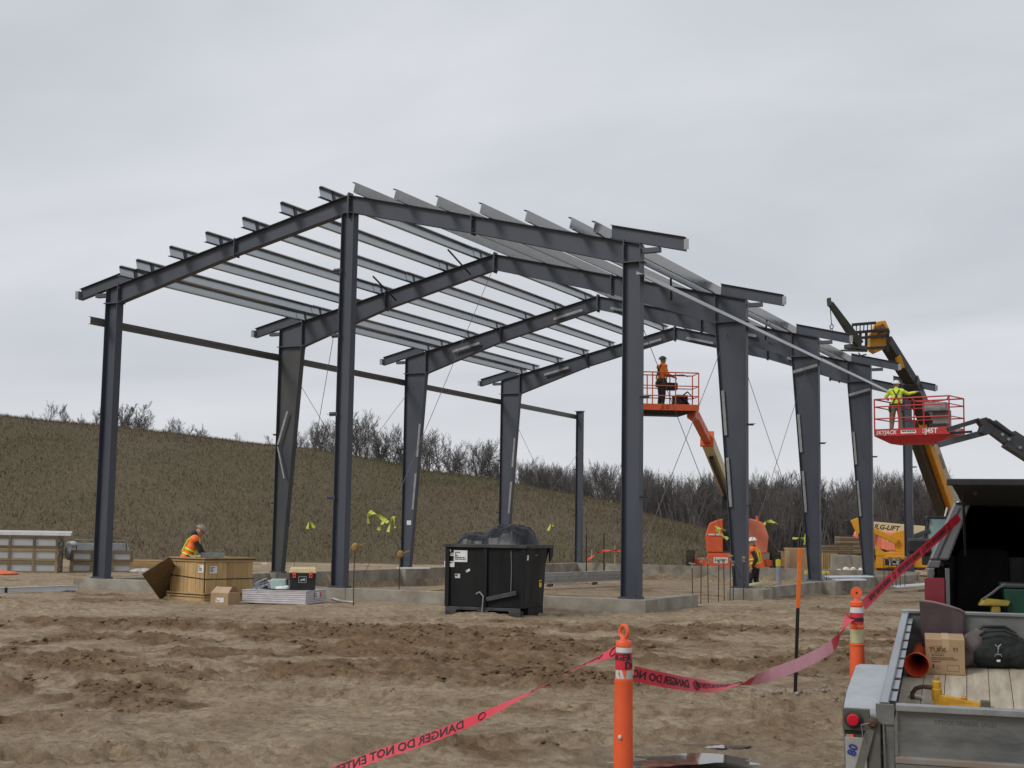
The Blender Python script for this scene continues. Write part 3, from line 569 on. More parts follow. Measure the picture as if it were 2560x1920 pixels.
# purlins: galvanised Z sections, seven to a slope
S_POS = [.47, 1.61, 2.76, 3.90, 5.05, 6.14, 6.70]
def zprof(s): return [(0, 0), (s*-.065, 0), (s*-.065, .006), (s*-.006, .006), (s*-.006, .244), (s*.065, .244)] # unused helper kept simple
PD = .25
def purlin_mesh(length):
    m = MB(); t = .0035
    a, b = (0, 0, 0), (0, length, 0)
    # local: x down the slope, z normal to the roof
    m.bx((-t, 0, 0), (t, length, PD)); m.bx((t, 0, 0), (.085, length, 2*t)); m.bx((-.085, 0, PD-2*t), (-t, length, PD)); m.bx((.085-2*t, 0, 2*t), (.085, length, .022)); m.bx((-.085, 0, PD-.024), (-.085+2*t, length, PD-2*t))
    return m.mesh('purlin', GALV)
BAYS = [(-.60, L+.45), (L-.45, 2*L+.45), (2*L-.45, 3*L+.55)]
PM = [purlin_mesh(b-a) for a, b in BAYS]; PM4 = purlin_mesh(4.2)
th = math.atan(SL)
clipm = MB(); clipm.bx((-.020, -.06, .009), (-.011, .06, .225)); clipm.bx((-.07, -.06, .0), (-.011, .06, .008)); clipm = clipm.mesh('purlin_clip', STEEL)
for rt in (0, 1):
    sg = 1 if rt else -1
    for k, s in enumerate(S_POS):
        x = W/2+sg*s; z = ZR-SL*s
        for bi, (a, b) in enumerate(BAYS):
            e = .009*(bi == 1)
            o = inst('purlin', PM[bi], FR, (x-sg*e, a, z+.004+e), (0, th if rt else -th, 0))
            if not rt: o.scale = (-1, 1, 1)
        for i in range(4):
            o = inst('purlin_clip', clipm, FR, (x, i*L, z+.003), (0, th if rt else -th, 0))
            if not rt: o.scale = (-1, 1, 1)
for s in (6.14, 6.70, 5.05):
    inst('purlin', PM4, FR, (W/2+s-.012, 3*L-.45, ZR-SL*s+.013), (0, th, 0))
# flange braces standing up from the rafters and slim ones on the webs
def brace(a, b, w=.06, mat=STEEL, name='flange_brace'):
    m = MB(); a = Vector(a); b = Vector(b); m.beam(a, b, w, .006); m.beam(a+Vector((0, 0, .0)), b, .006, w); return m.build(name, mat, FR, world=True)
for i, xs in ((1, (W/2-.75, W/2-3.3)), (1, (W-2.1,)), (2, (W-1.7,))):
    for x in xs:
        sg = -1 if x < W/2 else 1
        brace((x, i*L-.12, zt(x)-.40), (x+sg*.30, i*L-1.0, zt(x)+.22))
for i, rt in ((2, 0), (3, 0), (2, 1), (3, 1)):
    for xa, xb in ((2.0, 3.1), (6.0, 7.1)):
        m = MB(); ya = i*L-FW_/2-.02; quadbar(m, xa, zt(xa)-.34, xb, zt(xb)-.34, .09, ya, .05, rt); m.build('flange_brace', GALVD, FR, world=True)
for i in (1, 2, 3):      # loose braces hanging on the columns
    for rt in (0, 1):
        for za, zb in ((2.1, 3.4), (4.0, 5.2)):
            if i == 1 and rt == 0: continue
            xx = lambda z: mx_(.36+.5*z/HK-.07, rt)
            m = MB(); m.beam((xx(za), i*L-.05, za), (xx(zb), i*L-.05, zb), .08, .05, (0, 1, 0)); m.build('loose_brace', GALVD, FR, world=True)
m = MB(); m.beam((.42, L-.12, 5.0), (.10, L-.13, 3.95), .07, .012, (0, 1, 0)); m.build('loose_brace', GALVD, FR, world=True); m = MB(); m.beam((.10, L-.13, 3.9), (.40, L-.14, 2.9), .05, .02, (0, 1, 0)); m.build('loose_brace', GALVD, FR, world=True)
for i, x0 in ((2, W-.86), (3, W-.86)):
    m = MB(); m.beam((x0+.05, i*L-.13, HK-.50), (x0+.84, i*L-.13, HK-.30), .09, .03, (0, 1, 0)); m.build('loose_brace', GALVD, FR, world=True)
# wall girts
def girtv(a, b, mat):   # girt standing on edge, flanges outwards
    m = MB(); a = Vector(a); b = Vector(b)
    m.bx((a.x-.008, a.y, a.z-.10), (a.x, b.y, a.z+.10)); m.bx((a.x-.075, a.y, a.z+.092), (a.x-.008, b.y, a.z+.10)); m.bx((a.x-.075, a.y, a.z-.10), (a.x-.008, b.y, a.z-.092)); m.bx((a.x, a.y, a.z-.012), (a.x+.01, b.y, a.z+.02)); return m.build('wall_girt', mat, FR, world=True)
def girt(a, b, out, mat=GALVD):
    m = MB(); s = out; a = Vector(a); b = Vector(b)
    m.bx((a.x, a.y, a.z), (a.x+s*.20, b.y, a.z+.006)); m.bx((a.x+s*.194, a.y, a.z-.07), (a.x+s*.20, b.y, a.z)); m.bx((a.x, a.y, a.z+.006), (a.x+s*.006, b.y, a.z+.075))
    m.bx((a.x+s*.18, a.y, a.z-.076), (a.x+s*.20, b.y, a.z-.07)); return m.build('wall_girt', mat, FR, world=True)
GIRTM = M('girt_grey_green', (.085, .09, .085), (.15, .155, .145), s=1.2, r=.5, r2=.65, m=.3, st=(1, .3, 8))
girtv((-.02, -.62, 6.72), (0, L+.5, 0), GIRTM); girtv((-.035, L-.4, 6.73), (0, 2*L+.5, 0), GIRTM); girtv((-.02, 2*L-.4, 6.72), (0, 3*L+.4, 0), GIRTM); girtv((-.035, 3*L-.3, 6.73), (0, 4*L+.05, 0), GIRTM)
girt((W+.004, -.35, 6.90), (0, 2*L+.2, 0), 1, GALV); girt((W+.012, 2*L-.5, 6.91), (0, 3*L+2.1, 0), 1, GALV)
# bracing and guy cables
def cable(a, b, r=.008, sag=.02, name='brace_cable', mat=None):
    a = Vector(a); b = Vector(b); m = MB(); n = 8
    m.tube([a.lerp(b, i/n)-Vector((0, 0, sag*4*(i/n)*(1-i/n))) for i in range(n+1)], r, 5); return m.build(name, mat or STEELC, FR, world=True)
STEELC = M('wire_rope', (.16, .15, .14), (.10, .095, .09), s=30, r=.6, m=.4)
cable((.30, L, 6.5), (.2, 2*L, .25)); cable((.30, 2*L, 6.6), (.2, L, .25))
cable((.3, 3*L, 6.5), (.2, 4*L, .3)); cable((.2, 4*L, 5.2), (.2, 3*L, .3))
cable((W-.3, 0, 6.6), (W-.2, L, .25)); cable((W-.55, L, 6.75), (W-.25, 0, .35))
cable((W-.3, L, 6.5), (W-.2, 2*L, .25)); cable((W-.4, 2*L, 6.7), (W-.2, L, .3))
cable((W/2-.05, L-.1, ZR-.5), (W/2+.35, .35, .05)); cable((W/2+.05, .1, ZR-.5), (4.3, 2.6, -.4))
# ================================================================== THINGS LYING ON THE SITE
def at(u, v, z=None, al=0):   # ground point and heading for a thing whose near corner stands at (u,v)
    p = G(u, v, -.3 if z is None else z); return p, CANG+R(al)+math.atan((1280-u)/FPX)
def on(name, label, cat, u, v, al=0, z=None, group=None, dz=0):
    p, rz = at(u, v, z, al)
    if z is None: p.z = gz(p)-.015+dz
    return thing(name, label, cat, p, rz, group)
def printed(parent, o, x, y, w, h, rows, seed=0, lift=.004, back=WHITEL, ink=INK, name='label_sheet'):
    """a paper label: white sheet with a few lines of tiny print"""
    o = Vector(o); x = Vector(x).normalized(); y = Vector(y).normalized(); n = x.cross(y); m = MB(); rd = random.Random(seed)
    q = [o+x*a*w/2+y*b*h/2 for a, b in ((-1, -1), (1, -1), (1, 1), (-1, 1))]; m.hexa([p+n*.0008 for p in q], [p+n*lift for p in q]); m.cur = 1
    for r_ in range(rows):
        yy = h*(.36-.72*(r_+.3)/rows); xx = -w*.42
        while xx < w*.36:
            l = w*rd.uniform(.05, .16); c = o+n*(lift+.001)+x*(xx+l/2)+y*yy; a, b = x*l/2, y*h*.24/rows; m.add([c-a-b, c+a-b, c+a+b, c-a+b], [(0, 1, 2, 3)]); xx += l+w*.03
            if rd.random() < .25: break
    return m.build(name, [back, ink], parent)
# ------------------------------------------------------------------ large plank crate
CRX, CRY, CRH = 1.32, 1.26, .98
t = on('plank_crate', 'large open pale timber crate bound with dark straps at the left front of the site', 'crate', 511, 1505, 37)
pw = .145
def crate_face(n, f, along, nx):
    for i in range(n):
        m = MB(); a = f(i*pw+.002); b = f((i+1)*pw-.002); e = Vector(nx)*(.003*((i*7) % 3)); z1 = CRH-.06-.004*((i*5) % 3)
        m.bx(Vector(a)+e+Vector((0, 0, .02)), Vector(b)+e+Vector(nx)*.022+Vector((0, 0, z1))); m.build('plank', WOOD, t, bevel=.003)
crate_face(9, lambda s: Vector((s, 0, 0)), 0, (0, -1, 0)); crate_face(9, lambda s: Vector((s, CRY, 0)), 0, (0, 1, 0))
crate_face(8, lambda s: Vector((0, s+.03, 0)), 1, (-1, 0, 0)); crate_face(8, lambda s: Vector((CRX, s+.03, 0)), 1, (1, 0, 0))
for z0, z1, e in ((CRH-.10, CRH, .03), (.10, .20, .035), (.0, .085, .06)):
    for a, b in (((-.03-e, -.025-e, z0), (CRX+.03, -.032, z1)), ((-.03-e, CRY+.03, z0), (CRX+.03, CRY+.03+e, z1)), ((-.03-e, -.02, z0+.004), (-.034, CRY+.03, z1-.004)), ((CRX+.034, -.02, z0+.004), (CRX+.03+e, CRY+.03, z1-.004))):
        m = MB(); m.bx(a, b); m.build('batten', WOODX if a[1] == b[1] or abs(b[0]-a[0]) > .5 else WOOD, t, bevel=.004)
m = MB(); m.bx((0, 0, .1), (CRX, CRY, .13)); m.build('crate_floor', WOODX, t)
for z, dz in ((CRH-.045, 0), (.50, .07), (.155, 0)):
    m = MB(); e = .072 if z != .5 else .03
    m.beam((-e, -e, z), (CRX+.035, -e, z+.0), .004, .022); m.beam((-e, -e-.002, z), (-e, CRY+.03, z+dz), .004, .022); m.build('strap', BLACK, t)
for a, b, z in (((-.066, .06), 0, .70),):
    printed(t, (.19, -.032, .71), (1, 0, 0), (0, 0, 1), .20, .16, 4, 1); printed(t, (-.032, .12, .73), (0, -1, 0), (0, 0, 1), .18, .17, 3, 2)
CRT = t
# things in and on the crate
def local(t, p): return t.matrix_basis @ Vector(p)
bpy.context.view_layer.update()
m = MB(); rd = random.Random(3)
gx, gy = 22, 16
vs = []; fs = []
for j in range(gy+1):
    for i in range(gx+1):
        x = i/gx*.85; y = j/gy*.55; vs.append((x, y, .06*mnoise.noise((x*5, y*5, 2))+.035*abs(mnoise.noise((x*14, y*14, 5)))+.03))
fs = [(j*(gx+1)+i, j*(gx+1)+i+1, (j+1)*(gx+1)+i+1, (j+1)*(gx+1)+i) for j in range(gy) for i in range(gx)]
m.add(vs, fs); pp = thing('packing_paper', 'crumpled brown packing paper on top of the timber crate', 'paper', local(CRT, (-.02, .35, CRH-.02)), CRT.rotation_euler.z)
m.build('sheet', M('kraft', (.42, .32, .21), (.32, .23, .14), s=6, r=.85), pp, 40)
for k, dx in enumerate((0, .22)):
    c = thing('steel_tube', ('short grey square steel tube on the crate, the left of two' if k == 0 else 'short grey square steel tube on the crate, the right of two'), 'tube', local(CRT, (.25+dx, -.03+.1*k, CRH+.055)), CANG+R(28), 'tubes on the crate')
    m = MB(); a = .05
    for s in (-1, 1): m.bx((-.34, s*a-.003, -a), (.06, s*a+.003, a)); m.bx((-.34, -a+.003, s*a-.003), (.06, a-.003, s*a+.003))
    m.build('tube_wall', GALVD, c)
# leaning plywood sheet
t = thing('plywood_sheet', 'dark brown plywood sheet leaning on its corner against the timber crate', 'plywood', G(400, 1497))
A = P(355, 1436, 30.6); B = P(424, 1392, 30.9); D = G(401, 1497); D.z = -.33; Cc = B+(D-A); nn = (B-A).cross(D-A).normalized()*.018
m = MB(); m.hexa([D, Cc, B, A], [D+nn, Cc+nn, B+nn, A+nn]); m.build('sheet', PLY, t, world=True)
# cardboard box beside the crate
t = on('cardboard_box', 'brown cardboard box with open flaps standing between crate and wrapped pallet', 'box', 570, 1512, 53)
bw, bd, bh = .42, .47, .27
m = MB(); m.bx((0, 0, 0), (bw, bd, .01))
for a, b in (((0, 0, 0), (bw, .008, bh)), ((0, bd-.008, 0), (bw, bd, bh)), ((0, .008, 0), (.008, bd-.008, bh)), ((bw-.008, .008, 0), (bw, bd-.008, bh))): m.bx(a, b)
m.build('box_body', CARD, t, bevel=.003)
m = MB(); m.hexa([(.0, .0, bh), (.0, bd, bh), (.006, bd, bh-.004), (.006, 0, bh-.004)], [(.16, .03, bh+.13), (.16, bd-.03, bh+.13), (.166, bd-.03, bh+.126), (.166, .03, bh+.126)]); m.build('flap', M('flap_inside', (.46, .33, .22), (.38, .26, .17), s=4, r=.85), t)
m = MB(); m.hexa([(bw, 0, bh), (bw, bd, bh), (bw-.006, bd, bh), (bw-.006, 0, bh)], [(bw-.1, .02, bh+.14), (bw-.1, bd-.02, bh+.14), (bw-.106, bd-.02, bh+.14), (bw-.106, .02, bh+.14)]); m.build('flap', CARD, t)
printed(t, (-.001, .22, .12), (0, -1, 0), (0, 0, 1), .21, .10, 3, 4)
# shrink-wrapped pallet
WRAP = M('stretch_film', (.60, .57, .58), (.44, .41, .43), s=5, r=.28, r2=.45, b=.35, bs=16, st=(1, 1, 7), spec=.7)
t = on('wrapped_pallet', 'low pallet of boards wrapped in milky stretch film', 'pallet', 765, 1513, 68)
PW, PL_, PH = 1.2, 1.5, .30
rd = random.Random(5)
for k in range(6):
    m = MB(); z0 = .02+k*.046; e = rd.uniform(-.008, .008); m.bx((e-.01, e, z0), (PW+e, PL_+e, z0+.044)); m.build('wrapped_layer', WRAP, t, bevel=.01)
m = MB(); m.bx((-.015, -.01, PH-.004), (PW+.01, PL_+.01, PH+.012)); m.build('top_film', WRAP, t, bevel=.012)
printed(t, (.62, -.014, .2), (1, 0, 0), (0, 0, 1), .26, .14, 3, 8); m = MB(); m.bx((.74, -.022, .15), (.86, -.019, .25)); m.build('red_mark', M('red_print', (.7, .08, .12), r=.6), t)
WPT = t; bpy.context.view_layer.update()
# tool box on the pallet
def place_on(par, x, y, z): return par.matrix_basis @ Vector((x, y, z))
t = thing('tool_box', 'black plastic tool box with cream lid and red latches on the wrapped pallet', 'tool box', place_on(WPT, .52, .30, PH+.013), CANG+R(6))
m = MB(); m.hexa([(-.27, -.17, 0), (.27, -.17, 0), (.27, .17, 0), (-.27, .17, 0)], [(-.29, -.19, .37), (.29, -.19, .37), (.29, .19, .37), (-.29, .19, .37)]); m.build('tub', BLACK, t, bevel=.018)
m = MB(); m.hexa([(-.295, -.2, .375), (.295, -.2, .375), (.295, .2, .375), (-.295, .2, .375)], [(-.285, -.18, .475), (.285, -.18, .475), (.27, .18, .50), (-.27, .18, .50)]); m.build('lid', M('cream_plastic', (.62, .52, .30), (.55, .45, .25), s=5, r=.5), t, bevel=.015)
for x in (-.18, .18):
    m = MB(); m.bx((x-.035, -.215, .27), (x+.035, -.196, .40)); m.build('latch', M('latch_red', (.75, .09, .04), r=.45), t, bevel=.006)
    m = MB(); m.bx((x-.015, -.219, .30), (x+.015, -.216, .34)); m.build('latch_slot', BLACK, t)
m = MB()
for a, b in (((-.085, -.205, .165), (.085, -.2, .172)), ((-.085, -.205, .293), (.085, -.2, .30)), ((-.085, -.205, .172), (-.078, -.2, .293)), ((.078, -.205, .172), (.085, -.2, .293))): m.bx(a, b)
m.add([(-.06, -.202, .20), (-.02, -.202, .25), (.0, -.202, .23), (.04, -.202, .27), (.065, -.202, .20), (.03, -.202, .215)], [(0, 5, 2, 1), (2, 5, 4, 3)]); m.build('emblem', M('grey_print', (.5, .5, .52), r=.5), t)
# bundle wrapped in teal film behind the tool box
t = thing('film_bundle', 'bundle of white strips under greenish film behind the tool box', 'bundle', place_on(WPT, .66, .72, PH+.013), CANG+R(4))
for k in range(4): m = MB(); m.bx((-.62+.02*k, -.11, .0+.05*k), (.36-.03*k, .13, .045+.05*k)); m.build('strip', M('strip_white', (.55, .56, .57), (.44, .45, .46), s=6, r=.5), t, bevel=.004)
m = MB(); m.bx((-.36, -.13, .004), (-.02, .15, .225)); m.build('film', M('teal_film', (.33, .50, .46), (.44, .56, .53), s=7, r=.3, b=.4, bs=14), t, bevel=.02)
m = MB(); m.bx((-.01, -.135, .0), (.02, .152, .23)); m.build('strap', BLACK, t)
t = thing('bracket_pile', 'small pile of punched silver steel brackets on the left of the wrapped pallet', 'brackets', place_on(WPT, .30, 1.22, PH+.013), CANG+R(30))
for k in range(3):
    m = MB(); m.box((0, 0, .05+.055*k), (.36, .09, .05), (R(-6), R(-18), R(8*k))); m.build('bracket', GALV, t, bevel=.004)
    for q in (-.1, 0, .1): m = MB(); m.box((q*.95, -.047, .05+.055*k+q*.31), (.03, .004, .018), (R(-6), R(-18), R(8*k))); m.build('slot', BLACK, t)
m = MB(); m.box((.16, .08, .09), (.14, .16, .16), (0, R(15), R(20))); m.build('grey_block', GREYP, t, bevel=.01)
m = MB(); m.ell((0, 0, .035), (.17, .10, .05)); m.ell((.1, .05, .05), (.08, .06, .05)); me = remesh(m, .012); me.materials.append(WHITEL); t = thing('white_bag', 'small crumpled white plastic bag on the wrapped pallet', 'bag', place_on(WPT, .33, .72, PH+.012)); inst('film', me, t)
t = thing('black_hose', 'thin black hose looped over the edge of the wrapped pallet', 'hose', place_on(WPT, .1, .6, PH+.02)); m = MB(); o = t.location
m.tube([place_on(WPT, x, y, z) for x, y, z in ((.35, 1.0, .33), (.1, 1.02, .34), (.02, .8, .325), (.06, .5, .325), (.2, .2, .325), (.3, .05, .33), (.45, .02, .325), (.6, .06, .325))], .012, 6); m.build('hose_run', RUBBER, t, 40, world=True)
t = thing('film_scrap', 'torn strip of clear film trailing on the mud beside the wrapped pallet', 'film', G(850, 1507)); m = MB(); pts = [G(818, 1492), G(830, 1503), G(850, 1508), G(884, 1509)]
vs = []
for k, p in enumerate(pts): q = Vector((p.x, p.y, gz(p)+.05-.008*k)); vs += [q, q+F0*(.28-.04*k)+Vector((0, 0, .02))]
m.add(vs, [(2*i, 2*i+2, 2*i+3, 2*i+1) for i in range(3)]); m.build('strip', WRAP, t, world=True)
# ------------------------------------------------------------------ panel crates on the far left
PANELW = M('pale_panel', (.45, .47, .47), (.40, .42, .42), s=2, r=.6)
def panel_crate(name, label, loc, rz, nb, bay, dep, h, mat, group):
    t = thing(name, label, 'crate', loc, rz, group); lx = nb*bay; pt = .085
    m = MB(); m.bx((.04, .05, .05), (lx-.04, dep-.05, h-.04)); m.build('panels', PANELW, t)
    for i in range(nb+1):
        for y in (0, dep-.045): m = MB(); x = min(max(i*bay-pt/2, 0), lx-pt); m.bx((x, y, 0), (x+pt, y+.045, h)); m.build('post', mat, t, bevel=.004)
    for z0, z1 in ((0.004, .085), (h-.10, h-.004)):
        for y in (.01, dep-.04): m = MB(); m.bx((.002, y, z0), (lx-.002, y+.028, z1)); m.build('rail', mat, t, bevel=.004)
        for x in (.004, lx-.034): m = MB(); m.bx((x, .05, z0), (x+.03, dep-.05, z1)); m.build('end_rail', mat, t)
    for x in (-.012, lx-.016):
        m = MB(); m.beam((x+.014, .06, .06), (x+.014, dep-.06, h-.06), .028, .09); m.build('end_brace', mat, t)
    return t
p1 = G(142, 1434, -.32); ca = CANG+R(9); o1 = p1-Vector((math.cos(ca), math.sin(ca), 0))*4*.80
for k, (mt, lb) in enumerate(((WOODT, 'bottom'), (WOODT, 'middle'), (WOODG, 'top'))):
    panel_crate('panel_crate', lb+' timber-framed crate of the three-high stack at the left edge', (o1.x, o1.y, -.33+k*.435), ca, 4, .80, 1.15, .43, mt, 'crates of wall panels')
p2 = G(176, 1432, -.32); cb = CANG+R(20)
for k, lb in enumerate(('lower', 'upper')):
    panel_crate('panel_crate', lb+' timber-framed crate of the two-high stack behind the corner column', (p2.x, p2.y, -.33+k*.40), cb, 3, .70, 1.15, .395, WOODG if k else WOODT, 'crates of wall panels')
# long white trims on the left stack
for k, (dy, dz, ln, mt) in enumerate(((.0, .0, 3.6, WHITEL), (.22, .0, 3.55, WHITEL), (.06, .085, 3.62, M('trim_white', (.70, .72, .74), r=.35)))):
    t = thing('steel_trim', ('long white steel trim on the left crate stack, '+('front one of the lower pair', 'rear one of the lower pair', 'topmost one')[k]), 'trim', (o1.x, o1.y, -.33+3*.435+.002+dz), ca, 'trims on the left crate stack')
    m = MB(); m.bx((-.2, .02+dy, 0), (ln, .2+dy, .012)); m.bx((-.2, .02+dy, .012), (ln, .032+dy, .075)); m.bx((-.2, .188+dy, .012), (ln, .2+dy, .075)); m.bx((-.2, .032+dy, .064), (ln, .188+dy, .074)); m.build('channel', mt, t, bevel=.004)
# flashing bundle on the two-high stack
t = thing('flashing_bundle', 'strapped bundle of grey galvanised flashing on the two-high crate stack', 'bundle', (p2.x, p2.y, -.33+.80), cb)
for k in range(6): m = MB(); m.bx((.02+.01*k, .12, .002+.042*k), (1.98-.012*k, .5-.01*k, .04+.042*k)); m.build('flashing', GALV, t, bevel=.004)
for x in (.15, .85, 1.85): m = MB(); m.bx((x, .11, .003), (x+.03, .51, .258)); m.build('strap', BLACK, t)
m = MB(); z = .36
for y in (.14, .46): m.tube([(.1, y, .26), (.1, y, z), (1.8, y, z), (1.9, y, .26)], .012, 5)
for x in (.4, .9, 1.4): m.tube([(x, .14, z), (x, .46, z)], .01, 5)
m.build('wire_cradle', GALVD, t)
m = MB(); m.ell((-.06, .3, .02), (.16, .3, .34)); m.ell((.05, .25, .25), (.2, .25, .12)); me = remesh(m, .03, 2); me.materials.append(M('clear_film', (.50, .52, .53), (.28, .29, .30), s=6, r=.25, b=.8, bs=9, spec=.8)); inst('film_wrap', me, t, (-.02, .0, -.05))
# sawn lumber pile
t = thing('lumber_pile', 'pile of fresh yellow sawn planks behind the leaning plywood', 'lumber', G(322, 1424, -.32), CANG+R(6))
for k in range(5):
    for j in range(3): m = MB(); m.bx((.0+.05*((k*3+j) % 3), .02+j*.21, .002+k*.075), (3.0-.06*((k+j) % 2), .21+j*.21, .068+k*.075)); m.build('plank', WOODX, t, bevel=.004)
m = MB(); m.ell((0, 0, .05), (.5, .3, .10)); m.ell((.25, -.1, .05), (.3, .2, .13)); me = remesh(m, .035, 1); me.materials.append(M('white_film', (.58, .57, .60), (.3, .29, .30), s=5, r=.4, b=.8, bs=7)); t = thing('film_heap', 'heap of white and grey plastic film in front of the lumber', 'film', G(352, 1432)); inst('film', me, t)
m = MB(); m.ell((0, 0, .05), (.6, .3, .09)); m.ell((-.35, 0, .08), (.4, .25, .10)); me = remesh(m, .03, 1); me.materials.append(M('orange_sheet', (.75, .17, .05), (.6, .12, .04), s=5, r=.5, b=.6, bs=8)); t = thing('orange_tarpaulin', 'crumpled orange sheet on the ground at the far left edge', 'tarpaulin', G(10, 1437)); inst('sheet', me, t)
# channels lying on the ground front left
t = thing('steel_channel', 'long silver steel channel lying on the mud at the left edge', 'channel', G(190, 1470, -.28)); a = G(-60, 1478, -.24); b = G(192, 1469, -.20)
m = MB(); m.beam(a, b, .05, .11); m.beam(a+Vector((0, 0, .058)), b+Vector((0, 0, .058)), .12, .008); m.beam(a-Vector((0, 0, .058)), b-Vector((0, 0, .058)), .12, .008); m.build('channel', M('bright_galv', (.66, .70, .74), (.56, .6, .64), s=9, r=.4, m=.3), t, world=True)
for q in (.28,): m = MB(); c = a.lerp(b, q); m.box(c, (.05, .125, .13), (0, 0, math.atan2((b-a).y, (b-a).x))); m.build('strap', BLACK, t, world=True)
m = MB(); c = a.lerp(b, .92); m.box(c-Vector((0, 0, .11)), (.1, .5, .1), (0, 0, math.atan2((b-a).y, (b-a).x))); m.build('timber_bearer', WOODG, t, world=True)
# galvanised channels stacked inside the frame
for k in range(3):
    t = thing('stacked_purlin', ('bottom', 'middle', 'top')[k]+' silver purlin of the stack lying inside the frame right of the black bin', 'purlin', G(1369, 1464, -.52), 0, 'purlins stacked inside the frame')
    a = G(1330+6*k, 1467, -.56)+Vector((0, 0, .10+.125*k)); b = G(1600+4*k, 1455, -.56)+Vector((0, 0, .12+.125*k))
    m = MB(); m.beam(a, b, .28-.05*k, .012); m.beam(a+Vector((0, 0, .06)), b+Vector((0, 0, .06)), .06, .11); m.beam(a+Vector((0, 0, .118)), b+Vector((0, 0, .118)), .28-.05*k, .008); m.build('section', GALV, t, world=True)
for k, q in enumerate((.15, .55, .9)):
    c = G(1330, 1467, -.56).lerp(G(1600, 1455, -.56), q); t = thing('timber_bearer', ('left', 'middle', 'right')[k]+' timber bearer under the purlins stacked inside the frame', 'timber', (c.x, c.y, -.58), CANG+R(80), 'bearers under the purlin stack'); m = MB(); m.bx((-.4, -.06, 0), (.4, .06, .085)); m.build('block', WOODG, t)
# ------------------------------------------------------------------ black steel bin on skids
BINM = M('bin_paint', (.004, .004, .005), (.013, .013, .013), s=2.2, r=.42, r2=.7, b=.08, bs=5, st=(1, 1, .3), spec=.25)
BING = M('bin_scuffed', (.018, .019, .021), (.055, .057, .058), s=5, r=.6, b=.1)
p, rz = at(1104, 1537, None, -3); t = thing('waste_bin', 'black steel waste bin on skids with stickers on its front', 'waste bin', (p.x, p.y, gz(p)), CANG+R(-20))
t.location = G(1312, 1544, -.3); t.location.z = -.33
BX, BY, BH = 1.66, 1.10, 1.42
m = MB(); b = [(-BX, 0, .20), (0, 0, .20), (0, BY, .20), (-BX, BY, .20)]; mid = [(-BX-.01, -.01, 1.05), (.01, -.01, 1.05), (.01, BY+.12, 1.05), (-BX-.01, BY+.12, 1.05)]; tp = [(-BX-.03, -.02, BH), (.03, -.02, BH), (.03, BY+.34, BH), (-BX-.03, BY+.34, BH)]
m.add(b+mid+tp, [(3, 2, 1, 0)]+[(i, (i+1) % 4, 4+(i+1) % 4, 4+i) for i in range(4)]+[(4+i, 4+(i+1) % 4, 8+(i+1) % 4, 8+i) for i in range(4)]+[(8, 9, 10, 11)]); m.build('bin_body', BINM, t, bevel=.012)
m = MB(); q = [(-BX-.05, -.05, BH-.02), (.06, -.05, BH-.02), (.06, BY+.38, BH-.02), (-BX-.05, BY+.38, BH-.02)]
for i in range(4): m.beam(q[i], q[(i+1) % 4], .075, .07)
m.build('rim', BING, t, bevel=.008)
m = MB(); m.add([(.065, BY+.2, BH-.05), (.065, BY+.44, BH-.02), (.065, BY+.44, BH-.22), (.065, BY+.24, BH-.34), (.035, BY+.2, BH-.05), (.035, BY+.44, BH-.02), (.035, BY+.44, BH-.22), (.035, BY+.24, BH-.34)], [(0, 3, 2, 1), (4, 5, 6, 7), (0, 1, 5, 4), (1, 2, 6, 5), (2, 3, 7, 6), (3, 0, 4, 7)]); m.build('lip', BINM, t, bevel=.006)
for x in (-BX*.5, -BX*.985, -.03): m = MB(); m.bx((x-.045, -.055, .2), (x+.045, -.005, BH-.06)); m.build('rib', BINM, t, bevel=.008)
m = MB(); m.bx((-BX, -.05, .14), (-.08, .0, .20)); m.build('skid_rail', BING, t, bevel=.006)
for x in (-BX+.12, -BX*.52, -.2): m = MB(); m.bx((x-.12, -.06, .0), (x+.12, .16, .145)); m.build('skid_foot', BING, t, bevel=.01)
m = MB(); m.bx((-BX, .2, .03), (0, BY, .2)); m.build('skid_base', BINM, t)
m = MB(); m.beam((-BX*.47, -.065, .36), (-.16, -.065, .50), .03, .085); m.build('release_bar', BING, t, bevel=.006)
m = MB(); m.tube([(-BX*.60, -.07, .46), (-BX*.55, -.1, .5), (-BX*.5, -.11, .42), (-BX*.51, -.1, .25), (-BX*.52, -.1, .05)], .016, 6); m.build('chain', GALVD, t)
m = MB(); m.tube([(-.30, -.02, BH-.1), (-.28, -.025, 1.0), (-.29, -.022, .5)], .006, 5); m.build('cord', GALVD, t)
rd = random.Random(9)
for x, z, w, h, r_, bk in ((-1.36, 1.19, .29, .23, 5, WHITEL), (-1.60, 1.03, .22, .115, 2, WHITEL), (-1.62, 1.30, .10, .05, 2, WHITEL), (-1.55, 1.22, .07, .05, 1, WHITEL), (-1.42, .80, .11, .085, 1, M('grey_label', (.5, .5, .5), r=.6))):
    printed(t, (x, -.011-.012*(z-.2)/.85, z), (1, 0, 0), (0, -.012, .85), w, h, r_, int(-x*100), .006, bk, name='sticker')
printed(t, (-1.50, -.022, 1.22), (1, 0, 0), (0, 0, 1), .12, .06, 1, 3, .006, M('lime_label', (.5, .58, .2), r=.6), name='sticker'); printed(t, (-1.2, -.018, .91), (1, .0, .5), (-.5, 0, 1), .09, .045, 1, 3, .006, name='sticker')
for y, z, w, h, bk in ((.08, 1.22, .1, .17, WHITEL), (.6, 1.28, .13, .11, M('grey_label', (.5, .5, .5))), (.86, .66, .13, .14, M('yellow_label', (.75, .62, .04), r=.6))): printed(t, (.012, y, z), (0, 1, 0), (0, 0, 1), w, h, 2, 5, .008, bk, name='sticker')
BIN = t; bpy.context.view_layer.update()
